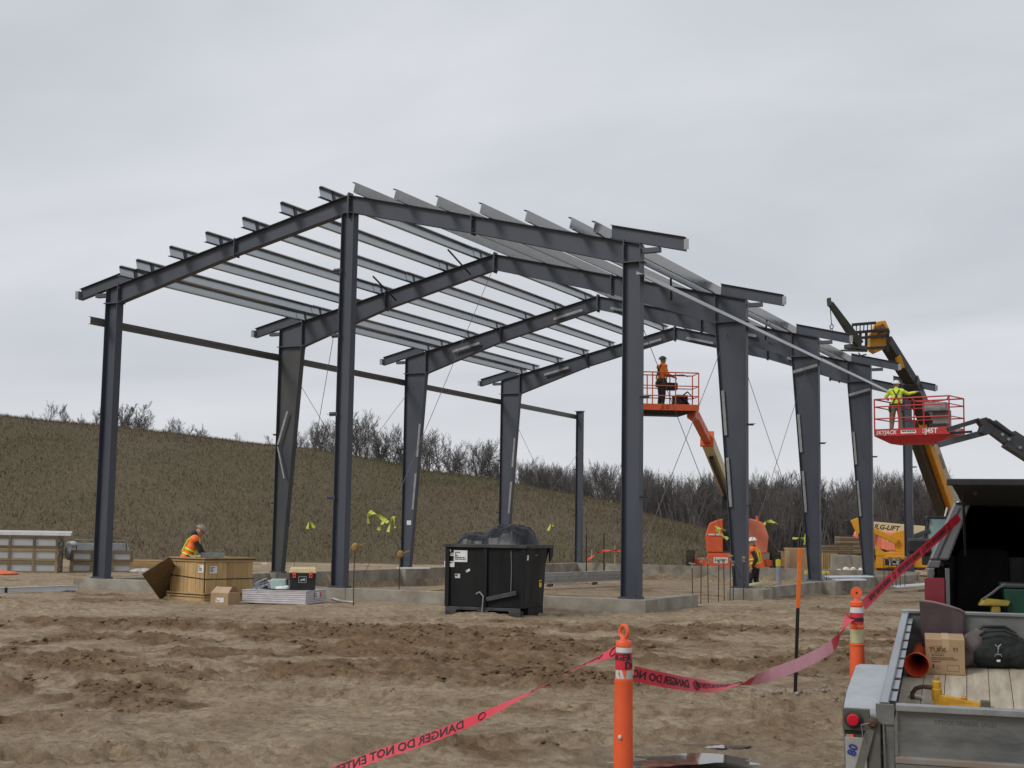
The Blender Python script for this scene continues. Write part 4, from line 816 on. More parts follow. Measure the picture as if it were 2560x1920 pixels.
# crumpled black tarpaulin heaped in the bin
t = thing('black_tarpaulin', 'glossy black plastic tarpaulin heaped over the waste bin', 'tarpaulin', place_on(BIN, -BX/2, BY/2, BH), BIN.rotation_euler.z)
gx, gy = 150, 110; vs = []
def hump(x, y, cx, cy, rx, ry, h, p=.62): return h*max(0, 1-((x-cx)/rx)**2-((y-cy)/ry)**2)**p
for j in range(gy+1):
    for i in range(gx+1):
        x = -.80+1.66*i/gx; y = -.50+1.25*j/gy
        wx = x+.06*mnoise.noise((x*3, y*3, 7)); wy = y+.06*mnoise.noise((x*3, y*3, 17))
        z = max(hump(wx, wy, .26, .15, .58, .66, .36), hump(wx, wy, .52, .0, .40, .52, .31), hump(wx, wy, .02, .25, .40, .45, .30), hump(wx, wy, -.44, .10, .44, .58, .19), hump(wx, wy, -.25, -.1, .35, .35, .15))
        q = 3.1*(x*.8+y*.5); rr_ = lambda f, sx, sy, k: 1-2*abs(mnoise.noise((x*f*sx+k, y*f*sy-k*2, z*f*.35+k)))
        fold = .050*rr_(2.2, 1.7, .45, 1)+.030*rr_(3.6, .5, 1.6, 4)+.010*rr_(8, 1.6, .6, 9)
        ed = min(1, max(0, min((x+.80)/.08, (.86-x)/.08, (y+.5)/.10, (.75-y)/.10)))
        vs.append((x, y, max(z+fold*(.25+1.6*min(z, .3)/.3*.6), .012)*ed-.05*(1-ed)))
m = MB(); m.add(vs, [(j*(gx+1)+i, j*(gx+1)+i+1, (j+1)*(gx+1)+i+1, (j+1)*(gx+1)+i) for j in range(gy) for i in range(gx)])
m.build('sheet', M('black_poly', (.008, .009, .013), r=.38, spec=.28, b=.12, bs=9), t, 80)
# ------------------------------------------------------------------ rods, pipes, boards, ropes around the foundation
def rod_set(us, vt, vb, zb, lab, grp, capw=.07):
    for k, u in enumerate(us):
        b = G(u, vb, zb); tp = P(u+(1 if k % 2 else -2), vt[k % len(vt)], (b-CAM).dot(FWD))
        t = thing('anchor_rod', lab % ('first', 'second', 'third', 'fourth', 'fifth', 'sixth', 'seventh', 'eighth')[k], 'rod', b, 0, grp)
        m = MB(); m.tube([b-Vector((0, 0, .15)), tp], .014, 6); m.build('rod', RUST, t, world=True)
        c = MB(); c.box(tp+Vector((0, 0, .02)), (.16, capw, .03), (R(4), R(8*(-1)**k), CANG+R(10*k))); c.box(tp-Vector((0, 0, .05)), (.055, .055, .09), (0, 0, CANG)); c.build('cap_block', M('grey_block', (.34, .29, .22), (.22, .18, .13), s=9, r=.8), t, world=True)
rod_set((1732, 1752, 1771, 1796, 1811, 1825, 1834, 1858), (1411, 1398, 1400, 1402, 1401, 1392, 1406, 1396), 1500, -.30, '%s rusty rod from the left in the row before the doorway gap', 'rusty rods in the doorway gap')
rod_set((2211, 2222, 2231, 2240, 2251, 2262), (1396, 1395, 1397, 1396), 1456, -.15, '%s rusty rod from the left in the cluster before the yellow loader', 'rusty rods by the yellow loader')
PIPE = M('grey_conduit', (.27, .30, .35), (.22, .245, .29), s=5, r=.5)
for k, (u, vt_, vb) in enumerate(((1946, 1402, 1463), (2016, 1430, 1457), (2024, 1427, 1457), (2033, 1426, 1456), (2060, 1430, 1453), (2069, 1431, 1453))):
    b = G(u, vb, -.45); d = (b-CAM).dot(FWD); tp = P(u, vt_, d); r_ = 6.0*d/FPX if k == 0 else 5*d/FPX
    t = thing('conduit_stub', ('tall', 'first', 'second', 'third', 'fourth', 'fifth')[k]+(' grey pipe stub standing alone by the orange stake' if k == 0 else ' short grey pipe stub from the left at the foot of the third right column'), 'pipe', b, 0, 'grey pipe stubs')
    m = MB(); m.lathe([(r_, -.3), (r_, (tp-b).length)], 12, b); m.build('pipe', PIPE, t, 40, world=True)
    h = (tp-b).length; m = MB(); m.lathe([(r_+.006, h*.78), (r_+.008, h+.03), (.01, h+.05)], 12, b); m.build('yellow_tape', M('yellow_tape', (.72, .62, .03), (.6, .5, .03), s=12, r=.5), t, world=True)
def ribbon(lab, pts, w=.06, mat=LIME):
    t = thing('flagging_ribbon', lab, 'ribbon', pts[0], 0, 'yellow ribbons on the guy cables'); m = MB(); n = len(pts); up = Vector((0, 0, 1)); vs = []
    fine = []
    for i in range(n-1):
        for k in range(5): fine.append(pts[i].lerp(pts[i+1], k/5))
    fine.append(pts[-1]); rd = random.Random(len(lab)); 
    for i, p in enumerate(fine):
        tdir = (fine[min(i+1, len(fine)-1)]-fine[max(i-1, 0)]).normalized(); s = (up-tdir*up.dot(tdir))
        s = s.normalized() if s.length > .1 else R0; s = (s*math.cos(i*.35)+F0*.8*math.sin(i*.35)).normalized(); q = p+Vector((0, 0, .01*math.sin(i*2.1))); vs += [q-s*w/2, q+s*w/2]
    m.add(vs, [(2*i, 2*i+2, 2*i+3, 2*i+1) for i in range(len(fine)-1)]); m.build('strip', mat, t, world=True)
def PP(l, d): return [P(u, v, d) for u, v in l]
ribbon('lime ribbon hanging in two tails left of the centre column', PP([(768, 1322), (773, 1302), (787, 1320)], 41), .09)
ribbon('long lime ribbon looped between two guy cables right of the centre column', PP([(921, 1309), (919, 1290), (928, 1280), (945, 1288), (968, 1304), (979, 1303)], 31), .09)
ribbon('short lime tail under the looped ribbon right of the centre column', PP([(960, 1302), (950, 1315), (945, 1326)], 31), .08); ribbon('lime loop ending the long ribbon right of the centre column', PP([(970, 1330), (977, 1300), (985, 1293), (987, 1320)], 31), .08)
ribbon('lime ribbon right of the far tapered column behind the bin', PP([(1370, 1327), (1378, 1308), (1384, 1316)], 50), .09)
ribbon('lime ribbon streaming right from the cable over the orange lift', PP([(1911, 1312), (1914, 1304), (1928, 1303), (1946, 1310)], 42), .09); ribbon('lime ribbon with two tails in front of the orange lift', PP([(1820, 1348), (1800, 1335), (1789, 1318), (1815, 1326)], 38), .09)
ribbon('lime ribbon forked beside the third right column', PP([(1981, 1346), (2000, 1345), (2013, 1346)], 43), .07); ribbon('upright lime ribbon beside the third right column', PP([(2011, 1362), (2013, 1333)], 43), .09)
# chain hoists in the guy lines
for k, (u, v, d, lb) in enumerate(((888, 1368, 29.5, 'beside the foot of the centre column'), (1001, 1386, 33, 'hanging between the centre column and the bin'))):
    c = P(u, v, d); t = thing('chain_hoist', 'rusty yellow chain hoist '+lb, 'hoist', c); HY = M('hoist_yellow', (.36, .22, .05), (.16, .10, .04), s=12, r=.7)
    m = MB(); m.ell(c, (.09, .07, .10), (0, R(20), 0)); m.build('housing', HY, t, world=True); m = MB(); m.beam(c, c+R0*.22+Vector((0, 0, .10)), .03, .03); m.build('lever', HY, t, world=True)
    m = MB(); m.tube([c-Vector((0, 0, .05)), c-Vector((0.02, 0, .6)), Vector((c.x, c.y, -.35))], .012, 5); m.build('chain', RUST, t, world=True)
# yellow rope coil on the pier
b = G(1893, 1468, -.02); t = thing('rope_coil', 'loose coil of pale yellow rope by the foot of the second right column', 'rope', b); m = MB(); rd = random.Random(2)
for k in range(7):
    c = b+R0*(.05*k-.15)+F0*(.04*k-.1); m.tube([c+(R0*(.30+.03*k)*math.cos(a)+F0*.16*math.sin(a))+Vector((0, 0, .04+.03*k*(.5+.5*math.cos(a))-.10*max(0, math.cos(a)))) for a in [2*math.pi*i/16 for i in range(16)]], .013, 5, loop=True)
m.build('coils', M('rope', (.62, .56, .33), (.5, .44, .25), s=20, r=.85), t, 40, world=True)
# corrugated sheets
CORR = M('white_cladding', (.66, .70, .75), (.58, .62, .67), s=4, r=.35)
def corr(lab, a, b, dp, z, grp):
    a = Vector(a); b = Vector(b); t = thing('cladding_sheet', lab, 'cladding', a, 0, grp); m = MB(); x = (b-a); n = 12; vs = []; prof = [0, 0, .03, .03, 0, 0, .03, .03, 0, 0, .03, .03, 0]
    xo = [0, .1, .14, .2, .24, .42, .46, .52, .56, .74, .78, .84, 1]
    for i in range(13):
        for th_ in (0, .004): vs += [a+F0*dp*xo[i]+Vector((0, 0, z+prof[i]*1.3+th_)), b+F0*dp*xo[i]+Vector((0, 0, z+prof[i]*1.3+th_))]
    fs = []
    for i in range(12): k = 4*i; fs += [(k, k+1, k+5, k+4), (k+2, k+6, k+7, k+3), (k, k+4, k+6, k+2), (k+1, k+3, k+7, k+5)]
    m.add(vs, fs); m.build('sheet', CORR, t, world=True)
corr('upper white ribbed cladding sheet lying on the foundation by the third right column', G(2074, 1449, -.02), G(2186, 1448, -.02), .9, .06, 'ribbed cladding sheets'); corr('lower white ribbed cladding sheet lying on the foundation by the third right column', G(2090, 1453, -.02), G(2168, 1452, -.02), .7, .01, 'ribbed cladding sheets')
corr('white ribbed cladding offcut lying on the mud left of the parked car', G(2243, 1474, -.36), G(2330, 1466, -.36), .9, .06, 'ribbed cladding sheets')
# boards by the foundation
def board(lab, a, b, w, h, mat, nm='board'):
    t = thing('loose_board', lab, 'board', a); m = MB(); m.beam(a, b, w, h); m.build('plank', mat, t, world=True)
board('pale offcut board leaning beside the foot of the centre column', G(834, 1466, -.1), G(834, 1466, -.1)+R0*-.16+Vector((0, 0, .30)), .09, .03, WOODX); board('white board lying at the foot of the third left column', P(992, 1420, 46.5), P(1075, 1420, 46.5), .2, .05, WHITEL)
board('pale plank on the ground left of the bin', G(1070, 1478, -.4), G(1102, 1474, -.4), .12, .05, WOODX); board('white offcut on the far ground left of the second left column', P(655, 1409, 44), P(669, 1409, 44), .15, .05, WHITEL)
# survey stakes and red mesh behind the frame
for k, (u, vt_, vb, mt, lb) in enumerate(((1510, 1333, 1401, BLACK, 'thin black survey rod behind the far left corner column'), (1537, 1364, 1401, WOODX, 'short pale survey stake with red ribbon behind the frame'), (1466, 1335, 1404, BLACK, 'thin black survey rod touching the far left corner column'), (1474, 1374, 1404, WOODX, 'short tilted pale stake near the far left corner column'))):
    b = P(u, vb, 62.5); t = thing('survey_stake', lb, 'stake', b, 0, 'survey stakes behind the frame'); m = MB(); m.beam(b-Vector((0, 0, .6)), P(u+(6 if k == 3 else 0), vt_, 62.5), .05, .05, F0); m.build('lath', mt, t, world=True)
ribbon('red ribbon strung between survey stakes behind the frame', PP([(1468, 1400), (1490, 1385), (1512, 1376), (1537, 1376), (1551, 1377)], 62.4), .10, M('red_ribbon', (.72, .06, .05), r=.5))
# orange topped rod in the foreground
b = G(1985, 1745, -.32); d = (b-CAM).dot(FWD); tp = P(2001, 1370, d); mid = b.lerp(tp, .60)
t = thing('marker_stake', 'tall thin marker stake, black below and fluorescent orange above', 'stake', b); m = MB(); m.beam(b-Vector((0, 0, .3)), mid, .036, .016, F0); m.build('lower_shaft', BLACK, t, world=True, bevel=.003); m = MB(); m.beam(mid, tp, .044, .018, F0); m.build('painted_top', M('fluor_orange', (.85, .19, .03), (.75, .15, .03), s=8, r=.6), t, world=True, bevel=.003)
# ------------------------------------------------------------------ stacks behind the far wall
t = thing('concrete_block', 'left grey concrete barrier block behind the far wall', 'block', P(2104, 1429, 66), CANG+R(-4), 'concrete barrier blocks')
m = MB(); m.ext([(-.62, 0), (.62, 0), (.62, .1), (.5, .25), (.42, .9), (-.42, .9), (-.5, .25), (-.62, .1)], (0, 0, -.1), (0, .8, -.1)); m.build('block', CONC, t, bevel=.02)
t2 = thing('concrete_block', 'right grey concrete barrier block behind the far wall', 'block', P(2140, 1431, 66), CANG+R(-4), 'concrete barrier blocks'); inst('block', t.children[0].data, t2)
for k, (u, v, n, wd, lb) in enumerate(((2082, 1384, 4, 1.05, 'left stack of weathered pallet crates on the far blocks'), (2120, 1384, 8, .85, 'tall middle stack of weathered pallet crates on the far blocks'), (2152, 1384, 7, .8, 'right stack of weathered pallet crates on the far blocks'))):
    t = thing('board_stack', lb, 'pallet stack', P(u, v, 67), CANG+R(5), 'board stacks behind the far wall')
    for q in range(n): m = MB(); m.bx((-wd/2+.02*(q % 2), 0, q*.105), (wd/2-.015*(q % 3), .8, q*.105+.085)); m.build('board_layer', WOODT if q % 2 else WOODG, t, bevel=.004); m = MB(); m.bx((-wd/2+.05, .03, q*.105+.085), (wd/2-.05, .75, q*.105+.105)); m.build('spacer', BLACK, t)
t = thing('timber_trestle', 'pale timber crate of upright slats under the far board stacks', 'crate', P(2073, 1428, 66.5), CANG)
for q in range(8): m = MB(); m.bx((-.35+.1*q, 0, 0), (-.29+.1*q, .03, .85)); m.build('slat', WOODX, t)
for z in (.05, .75): m = MB(); m.bx((-.37, .034, z), (.45, .06, z+.09)); m.build('rail', WOODX, t)
m = MB(); m.bx((-.37, .07, .0), (.45, .8, .84)); m.build('load', M('pale_load', (.5, .45, .3), r=.8), t)
t = thing('carton_stack', 'large brown carton behind the third right column', 'carton', P(1996, 1423, 64), CANG+R(6)); m = MB(); m.bx((-.42, 0, 0), (.55, .8, .95)); m.build('carton', CARD, t, bevel=.01); m = MB(); m.bx((-.44, -.005, .93), (.57, .82, .98)); m.build('lid', M('tape_tan', (.46, .33, .19), r=.7), t)
t = thing('lumber_pile', 'strapped pack of yellow sawn timber behind the tall grey pipe stub', 'lumber', P(1966, 1418, 66), CANG+R(4))
for k in range(7):
    for j in range(2): m = MB(); m.bx((-.5, j*.4, .06+k*.10), (1.1-.05*((k+j) % 3), j*.4+.38, .15+k*.10)); m.build('plank', WOODX, t)
m = MB(); m.bx((-.1, -.02, .04), (-.05, .8, .78)); m.build('strap', BLACK, t)
m = MB(); m.bx((-.6, 0, -.12), (1.2, .8, .05)); m.build('bearer', WOODG, t)
for k, (u, v) in enumerate(((2115, 1428), (2133, 1428), (2151, 1430), (2098, 1433))):
    c = P(u, v, 63); m = MB(); m.ell((0, 0, .08), (.16, .1, .12)); m.ell((.1, 0, .02), (.15, .1, .08)); me = remesh(m, .03, 1); me.materials.append(WHITEL); t = thing('foam_scrap', ('first', 'second', 'third', 'fourth')[k]+' white scrap from the left at the foot of the concrete blocks', 'scrap', c, k, 'white scraps by the blocks'); inst('scrap', me, t)

# paper sticker on the third left column
t = thing('paper_label', 'small white paper label stuck on the third left column', 'label', (.26, 2*L-.008, 1.62)); m = MB(); m.bx((-.09, -.004, -.08), (.09, 0, .08)); m.build('sheet', WHITEL, t)
# ================================================================== MACHINES
def cam_thing(name, label, cat, u, d, z=None, al=0):
    lat, _ = skyz(u, 1300, d); q = CL(lat, d, 0); zz_ = gz(q) if z is None else z
    return thing(name, label, cat, (q.x, q.y, zz_), CANG+R(al))
def inv(t, p): bpy.context.view_layer.update(); return t.matrix_basis.inverted() @ Vector(p)
def wheel(t, c, r, w, ax, rim, name='wheel', tmat=MUDRUB):
    c = Vector(c); ax = Vector(ax).normalized(); m = MB()
    m.lathe([(r*.62, -w*.5), (r*.9, -w*.5), (r*.985, -w*.38), (r, -w*.2), (r, w*.2), (r*.985, w*.38), (r*.9, w*.5), (r*.62, w*.5)], 28, c, ax, cap=False)
    o = m.build(name, tmat, t, 35)
    b = MB(); x = ax.orthogonal().normalized(); y = ax.cross(x)
    for k in range(20):
        a = 2*math.pi*k/20; dv = x*math.cos(a)+y*math.sin(a); tv = -x*math.sin(a)+y*math.cos(a)
        for s in (-1, 1): b.beam(c+dv*(r*.99)+ax*(s*w*.04)+tv*0, c+dv*(r*.99)+ax*(s*w*.46)+tv*.09*r/.5, .05*r/.5, .05*r/.5, dv)
    tr = b.build('tyre_lugs', tmat, o); tr['kind'] = 'stuff'
    m = MB(); m.lathe([(r*.62, -w*.42), (r*.6, w*.1), (r*.3, w*.2), (r*.22, w*.32), (.01, w*.34)], 20, c, ax); m.lathe([(r*.62, -w*.42), (.01, -w*.40)], 20, c, ax); m.build('rim', rim, o, 30)
    return o
def basket(t, Lx, Wy, H, mat, toe=.16, posts=4, midr=(.45, .8), r=.022):
    """work platform: x length from 0 to Lx, y depth from 0 to Wy, floor at z 0"""
    m = MB(); m.bx((0, 0, -.05), (Lx, Wy, 0)); m.build('platform_floor', GREYP, t)
    for a, b in (((-.012, -.012, -.06), (Lx+.012, .012, toe)), ((-.012, Wy-.012, -.06), (Lx+.012, Wy+.012, toe)), ((-.012, .014, -.06), (.012, Wy-.014, toe)), ((Lx-.012, .014, -.06), (Lx+.012, Wy-.014, toe))):
        m = MB(); m.bx(a, b); m.build('toe_board', mat, t, bevel=.004)
    for y in (0, Wy):
        for i in range(posts): x = Lx*i/(posts-1); m = MB(); m.tube([(x, y, 0), (x, y, H)], r, 8); m.build('post', mat, t, 40)
    for z in (*midr, H):
        m = MB(); m.tube([(0, 0, z), (Lx, 0, z), (Lx, Wy, z), (0, Wy, z)], r if z == H else r*.85, 8, loop=True); m.build('guard_rail', mat, t, 40)
# ------------------------------------------------------------------ orange boom lift inside the far end
t = cam_thing('boom_lift', 'orange boom lift with tan telescopic boom standing beyond the far wall', 'boom lift', 1840, 62.5, None, -8)
def cowl(x0, x1, y0, y1, z0, z1, ch, mat, nm='cowl'):
    m = MB(); pr = [(y0, z0), (y1, z0), (y1, z1-ch), (y1-ch*.8, z1-ch*.25), (y1-ch*1.6, z1), (y0+ch*1.6, z1), (y0+ch*.8, z1-ch*.25), (y0, z1-ch)]
    m.add([(x0, a, b) for a, b in pr]+[(x1, a, b) for a, b in pr], [tuple(range(7, -1, -1)), tuple(range(8, 16))]+[(i, (i+1) % 8, 8+(i+1) % 8, 8+i) for i in range(8)]); o = m.build(nm, mat, t, bevel=.06); return o
def cowlx(x0, x1, y0, y1, z0, z1, sl, mat, nm='cowl'):  # hood with a rounded outer shoulder on one side
    s = 1 if sl > 0 else -1; a = abs(sl); xo, xi = (x0, x1) if s > 0 else (x1, x0)
    pr = [(xo+s*.05, z0), (xo-s*.02, z0+.5*(z1-z0)), (xo+s*a*.35, z1-a*.35), (xo+s*a, z1-.03), (xi, z1+.05), (xi, z0)]
    m = MB(); n = len(pr); m.add([(p, y0, q) for p, q in pr]+[(p, y1, q) for p, q in pr], [tuple(range(n)) if s < 0 else tuple(range(n-1, -1, -1)), tuple(range(2*n-1, n-1, -1)) if s < 0 else tuple(range(n, 2*n))]+[((i, (i+1) % n, n+(i+1) % n, n+i) if s > 0 else ((i+1) % n, i, n+i, n+(i+1) % n)) for i in range(n)]); return m.build(nm, mat, t, bevel=.05)
cowlx(-1.36, -.60, -1.15, 1.2, .86, 2.32, .45, JORG); cowlx(.42, 1.38, -1.15, 1.2, .86, 2.36, -.5, M('machine_orange_pale', (.78, .24, .14), (.72, .18, .09), s=2, r=.4))  # right cowl gets a paler, pinker orange than the left one
m = MB(); m.bx((-.62, -.9, .9), (.44, 1.2, 1.75)); m.build('boom_recess', BLACK, t)
m = MB(); m.hexa([(-1.45, -1.2, .16), (1.25, -1.2, .16), (1.25, 1.2, .16), (-1.45, 1.2, .16)], [(-1.25, -1.15, .84), (1.15, -1.15, .84), (1.15, 1.2, .84), (-1.25, 1.2, .84)]); m.build('counterweight', JORG, t, bevel=.03)
printed(t, (-.70, -1.18, .52), (1, 0, 0), (0, .06, 1), .62, .26, 2, 4, .012, name='maker_plate'); lettering('JLG', .17, (-.72, -1.2, .52), (1, 0, 0), (0, .06, 1), INK, t)
for x in (-1.1, -.75): m = MB(); m.bx((x-.14, -1.2, 1.62), (x+.14, -1.185, 1.69)); m.build('decal', WHITEL, t)
m = MB(); m.bx((-1.9, -1.0, .28), (1.7, -.7, .56)); m.build('axle_beam', JORG, t, bevel=.02); m = MB(); m.bx((-1.9, 1.1, .28), (1.7, 1.4, .56)); m.build('axle_beam', JORG, t, bevel=.02)
for x, y in ((-2.05, -.85), (1.75, -.85), (-2.05, 1.25), (1.75, 1.25)): wheel(t, (x, y, .45), .47, .38, (1 if x > 0 else -1, 0, 0), RUST)
m = MB(); m.tube([(-.95, -.9, 2.3), (-1.0, -.92, 2.55), (-1.02, -.95, 2.6)], .05, 8); m.build('exhaust', BLACK, t); m = MB(); m.tube([(.9, -.9, 2.3), (.9, -.9, 2.52)], .05, 8); m.build('beacon', JORG, t)
A0, A1, A2 = inv(t, P(1852, 1312, 63.0)), inv(t, P(1768, 1098, 52.5)), inv(t, P(1738, 1040, 49.2))
m = MB(); m.beam(A0, A1, .42, .5); m.build('base_boom', CREAM, t, bevel=.02); dA = (A1-A0).normalized()
m = MB(); m.beam(A0+dA*.6-Vector((0, 0, .34)), A1-dA*1.2-Vector((0, 0, .33)), .16, .14); m.build('hose_carrier', BLACK, t)
m = MB(); m.beam(A1-dA*.2, A2, .28, .34); m.build('fly_boom', JORG, t, bevel=.02); m = MB(); m.beam(A1-dA*.06, A1+dA*.10, .50, .58); m.build('boom_collar', JORG, t)
m = MB(); m.box((0, 0, 0), (.5, .5, .6)); m.v = [tuple(Vector(v)+A0+dA*5.0-Vector((0, 0, .45))) for v in m.v]; m.build('boom_stop', BLACK, t)
bk = P(1573, 1019, 47.6); ba = R(6)
bt = thing('work_platform', 'orange railed work platform of the boom lift seen beyond the right corner column', 'lift platform', (bk.x, bk.y, bk.z), CANG+ba)
BKT1 = bt
basket(bt, 2.46, .92, 1.27, JORG)
m = MB(); m.hexa([(.5, .1, -.22), (1.9, .1, -.22), (1.9, .8, -.22), (.5, .8, -.22)], [(.2, .0, -.062), (2.4, .0, -.062), (2.4, .9, -.062), (.2, .9, -.062)]); m.build('floor_pan', BLACK, bt)
lettering('JLG', .2, (1.28, -.013, .055), (1, 0, 0), (0, 0, 1), INK, bt, shear=.3)
m = MB(); m.bx((1.25, .55, .72), (1.85, .88, .98)); m.build('control_box', BLACK, bt, bevel=.03); m = MB(); m.tube([(1.3, .1, 1.14), (1.6, .25, 1.2), (1.95, .2, 1.22), (2.1, .05, 1.14)], .018, 6); m.build('hose', BLACK, bt)
m = MB(); m.box((1.9, .45, .35), (.42, .4, .34), (0, 0, .3)); m.tube([(1.7, .2, .3), (2.1, .15, .62), (2.35, .3, .4)], .03, 6); m.tube([(1.5, .3, .1), (1.8, .2, .5), (2.2, .3, .2)], .03, 6); m.build('cable_box', BLACK, bt, bevel=.03)
m = MB(); m.box((.45, .4, .2), (.2, .2, .36)); m.build('tool_bucket', M('bucket_red', (.45, .06, .04), r=.5), bt, bevel=.02)
m = MB(); a2 = bt.matrix_basis.inverted() @ P(1738, 1040, 49.2) if False else inv(bt, P(1738, 1042, 49.2)); m.beam(a2, (2.3, .45, -.12), .3, .3); m.build('platform_support', JORG, bt, bevel=.02)
# ------------------------------------------------------------------ red boom lift on the right
nc = P(2374, 1080, 42.0); aS = R(40)
bt = thing('work_platform', 'red railed work platform of the second boom lift at the right', 'lift platform', (nc.x, nc.y, nc.z), CANG+R(180)-aS)
BKT2 = bt     # x runs away to the left, y runs towards the camera-left side negative
def flip(o_): pass
Lx, Wy = 2.45, 1.15
basket(bt, Lx, -Wy, 1.12, JRED, .17, 4, (.5, .88), .024)
m = MB(); m.hexa([(.4, -.95, -.30), (2.0, -.95, -.30), (2.0, -.2, -.30), (.4, -.2, -.30)], [(0, -Wy, -.062), (Lx, -Wy, -.062), (Lx, 0, -.062), (0, 0, -.062)]); m.build('floor_pan', JRED, bt)
lettering('SJ45T', .21, (.62, .013, .06), (-1, 0, 0), (0, 0, 1), WHITEL, bt, bold=.006); lettering('SKYJACK', .17, (2.05, .013, .05), (-1, 0, 0), (0, 0, 1), WHITEL, bt, bold=.004, shear=.2); lettering('SJ45T', .2, (-.013, -.6, .06), (0, -1, 0), (0, 0, 1), WHITEL, bt, bold=.006)
printed(bt, (1.32, .012, .055), (-1, 0, 0), (0, 0, 1), .5, .1, 1, 6, .006)
m = MB(); m.bx((.35, -.95, .72), (1.1, -.55, 1.0)); m.build('control_console', M('console_grey', (.32, .32, .33), (.2, .2, .2), s=5, r=.6), bt, bevel=.03); m = MB(); m.tube([(.1, -.2, 1.12), (.15, -.2, 1.02), (.7, -.3, .98), (1.2, -.25, 1.02), (1.3, -.2, 1.12)], .022, 8); m.build('control_guard', JRED, bt, 40)
m = MB(); m.bx((.3, -.9, .25), (.9, -.86, .75)); m.build('document_box', M('board_grey', (.30, .27, .25), r=.7), bt, bevel=.01); m = MB(); m.bx((.2, -.5, .02), (.75, -.2, .3)); m.build('battery_box', BLACK, bt, bevel=.02)
t = thing('boom_lift', 'dark jointed jib and boom of the red lift reaching in from the right edge', 'boom lift', CL(skyz(2900, 1300, 41)[0], 41, -.4)); GB = GREYP
E1, E2 = P(2462, 1066, 41.6), P(2900, 1340, 41.0)
def wb(name, a, b, w, h, mat, bev=.01): m = MB(); m.beam(a, b, w, h); return m.build(name, mat, t, world=True, bevel=bev)
wb('jib_upper_arm', P(2368, 1074, 41.4), P(2448, 1050, 41.6), .10, .13, GB); wb('jib_lower_arm', P(2346, 1112, 41.6), P(2466, 1080, 41.7), .13, .18, M('jib_grey', (.075, .085, .10), (.05, .058, .07), s=4, r=.45)); wb('jib_cylinder', P(2375, 1083, 41.5), P(2430, 1079, 41.5), .07, .07, BLACK)
m = MB(); q = [P(2440, 1050, 41.6), P(2461, 1044, 41.6), P(2482, 1062, 41.6), P(2478, 1082, 41.6), P(2462, 1088, 41.6), P(2447, 1082, 41.6), P(2452, 1066, 41.6)]
m.add([p-F0*.2 for p in q]+[p+F0*.2 for p in q], [tuple(range(6, -1, -1)), tuple(range(7, 14))]+[(i, (i+1) % 7, 7+(i+1) % 7, 7+i) for i in range(7)]); m.build('knuckle', GB, t, world=True, bevel=.01)
wb('outer_boom', P(2476, 1064, 41.6), P(2535, 1108, 41.5), .34, .42, GB); wb('main_boom', P(2520, 1097, 41.5), E2, .46, .56, GB); wb('hose_run', P(2470, 1048, 41.4), P(2535, 1089, 41.3), .08, .08, BLACK)
for u, v in ((2505, 1086), (2521, 1098), (2549, 1119)): m = MB(); c = P(u, v, 41.2); m.lathe([(.045, 0), (.045, .06)], 10, c, -F0); m.build('pin', GALVD, t, world=True)
c = CL(skyz(2900, 1300, 41)[0], 41, -.4); m = MB(); m.box(c+Vector((0, 0, 1.3)), (2.2, 2.4, 1.3), (0, 0, CANG)); m.build('turntable', JRED, t, world=True, bevel=.08); m = MB(); m.box(c+Vector((0, 0, .5)), (2.6, 2.2, .4), (0, 0, CANG)); m.build('chassis', GB, t, world=True, bevel=.05)
for sx in (-1, 1):
    for sy in (-1, 1): q = R0*sx*1.1+F0*sy*1.15+Vector((0, 0, .45)); wheel(t, q, .47, .36, F0*sy, GREYP)
# ------------------------------------------------------------------ yellow telehandler
t = thing('telehandler', 'yellow telescopic handler with raised boom behind the red platform', 'telehandler', CL(skyz(2300, 1300, 62)[0], 62, -.4))
def w(name, mb, mat, bev=0, sm=None): return mb.build(name, mat, t, sm, world=True, bevel=bev)
ta = CANG+R(-12); TX = Vector((math.cos(ta), math.sin(ta), 0)); TY = Vector((-math.sin(ta), math.cos(ta), 0))
TO = CL(skyz(2228, 1300, 60.5)[0], 60.5, -.42)              # ground below the front axle; TX points to the rear
def tp_(x, y, z): return TO+TX*x+TY*y+Vector((0, 0, z))
def tbox(name, a, b, mat, bev=.03): m = MB(); c = [(a[i]+b[i])/2 for i in range(3)]; m.box(tp_(*c), [abs(b[i]-a[i]) for i in range(3)], (0, 0, ta)); return w(name, m, mat, bev)
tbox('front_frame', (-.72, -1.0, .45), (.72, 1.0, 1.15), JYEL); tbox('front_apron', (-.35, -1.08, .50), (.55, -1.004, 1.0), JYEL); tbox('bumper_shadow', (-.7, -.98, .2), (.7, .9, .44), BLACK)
m = MB(); b = [tp_(*q) for q in ((-.74, -1.02, 1.0), (-.2, -1.02, 1.0), (-.74, -1.02, 1.45), (-.74, -.7, 1.0), (-.2, -.7, 1.0), (-.74, -.7, 1.45))]; m.add(b, [(0, 1, 2), (5, 4, 3), (0, 2, 5, 3), (1, 4, 5, 2), (0, 3, 4, 1)]); w('side_wing', m, JYEL)
o = tp_(.05, -1.082, .72); m = MB(); m.box(o+TY*.0, (.80, .02, .27), (0, 0, ta)); w('name_plate', m, INK); lettering('JCB', .31, o-TY*.012, TX, (0, 0, 1), WHITEL, t, world=True)
m = MB(); m.hexa([tp_(.15, -.6, 1.15), tp_(.5, -.6, 1.15), tp_(.5, -.2, 1.15), tp_(.15, -.2, 1.15)], [tp_(.05, -.6, 2.0), tp_(.6, -.6, 2.15), tp_(.6, -.2, 2.15), tp_(.05, -.2, 2.0)]); w('tower', m, JYEL, .03)
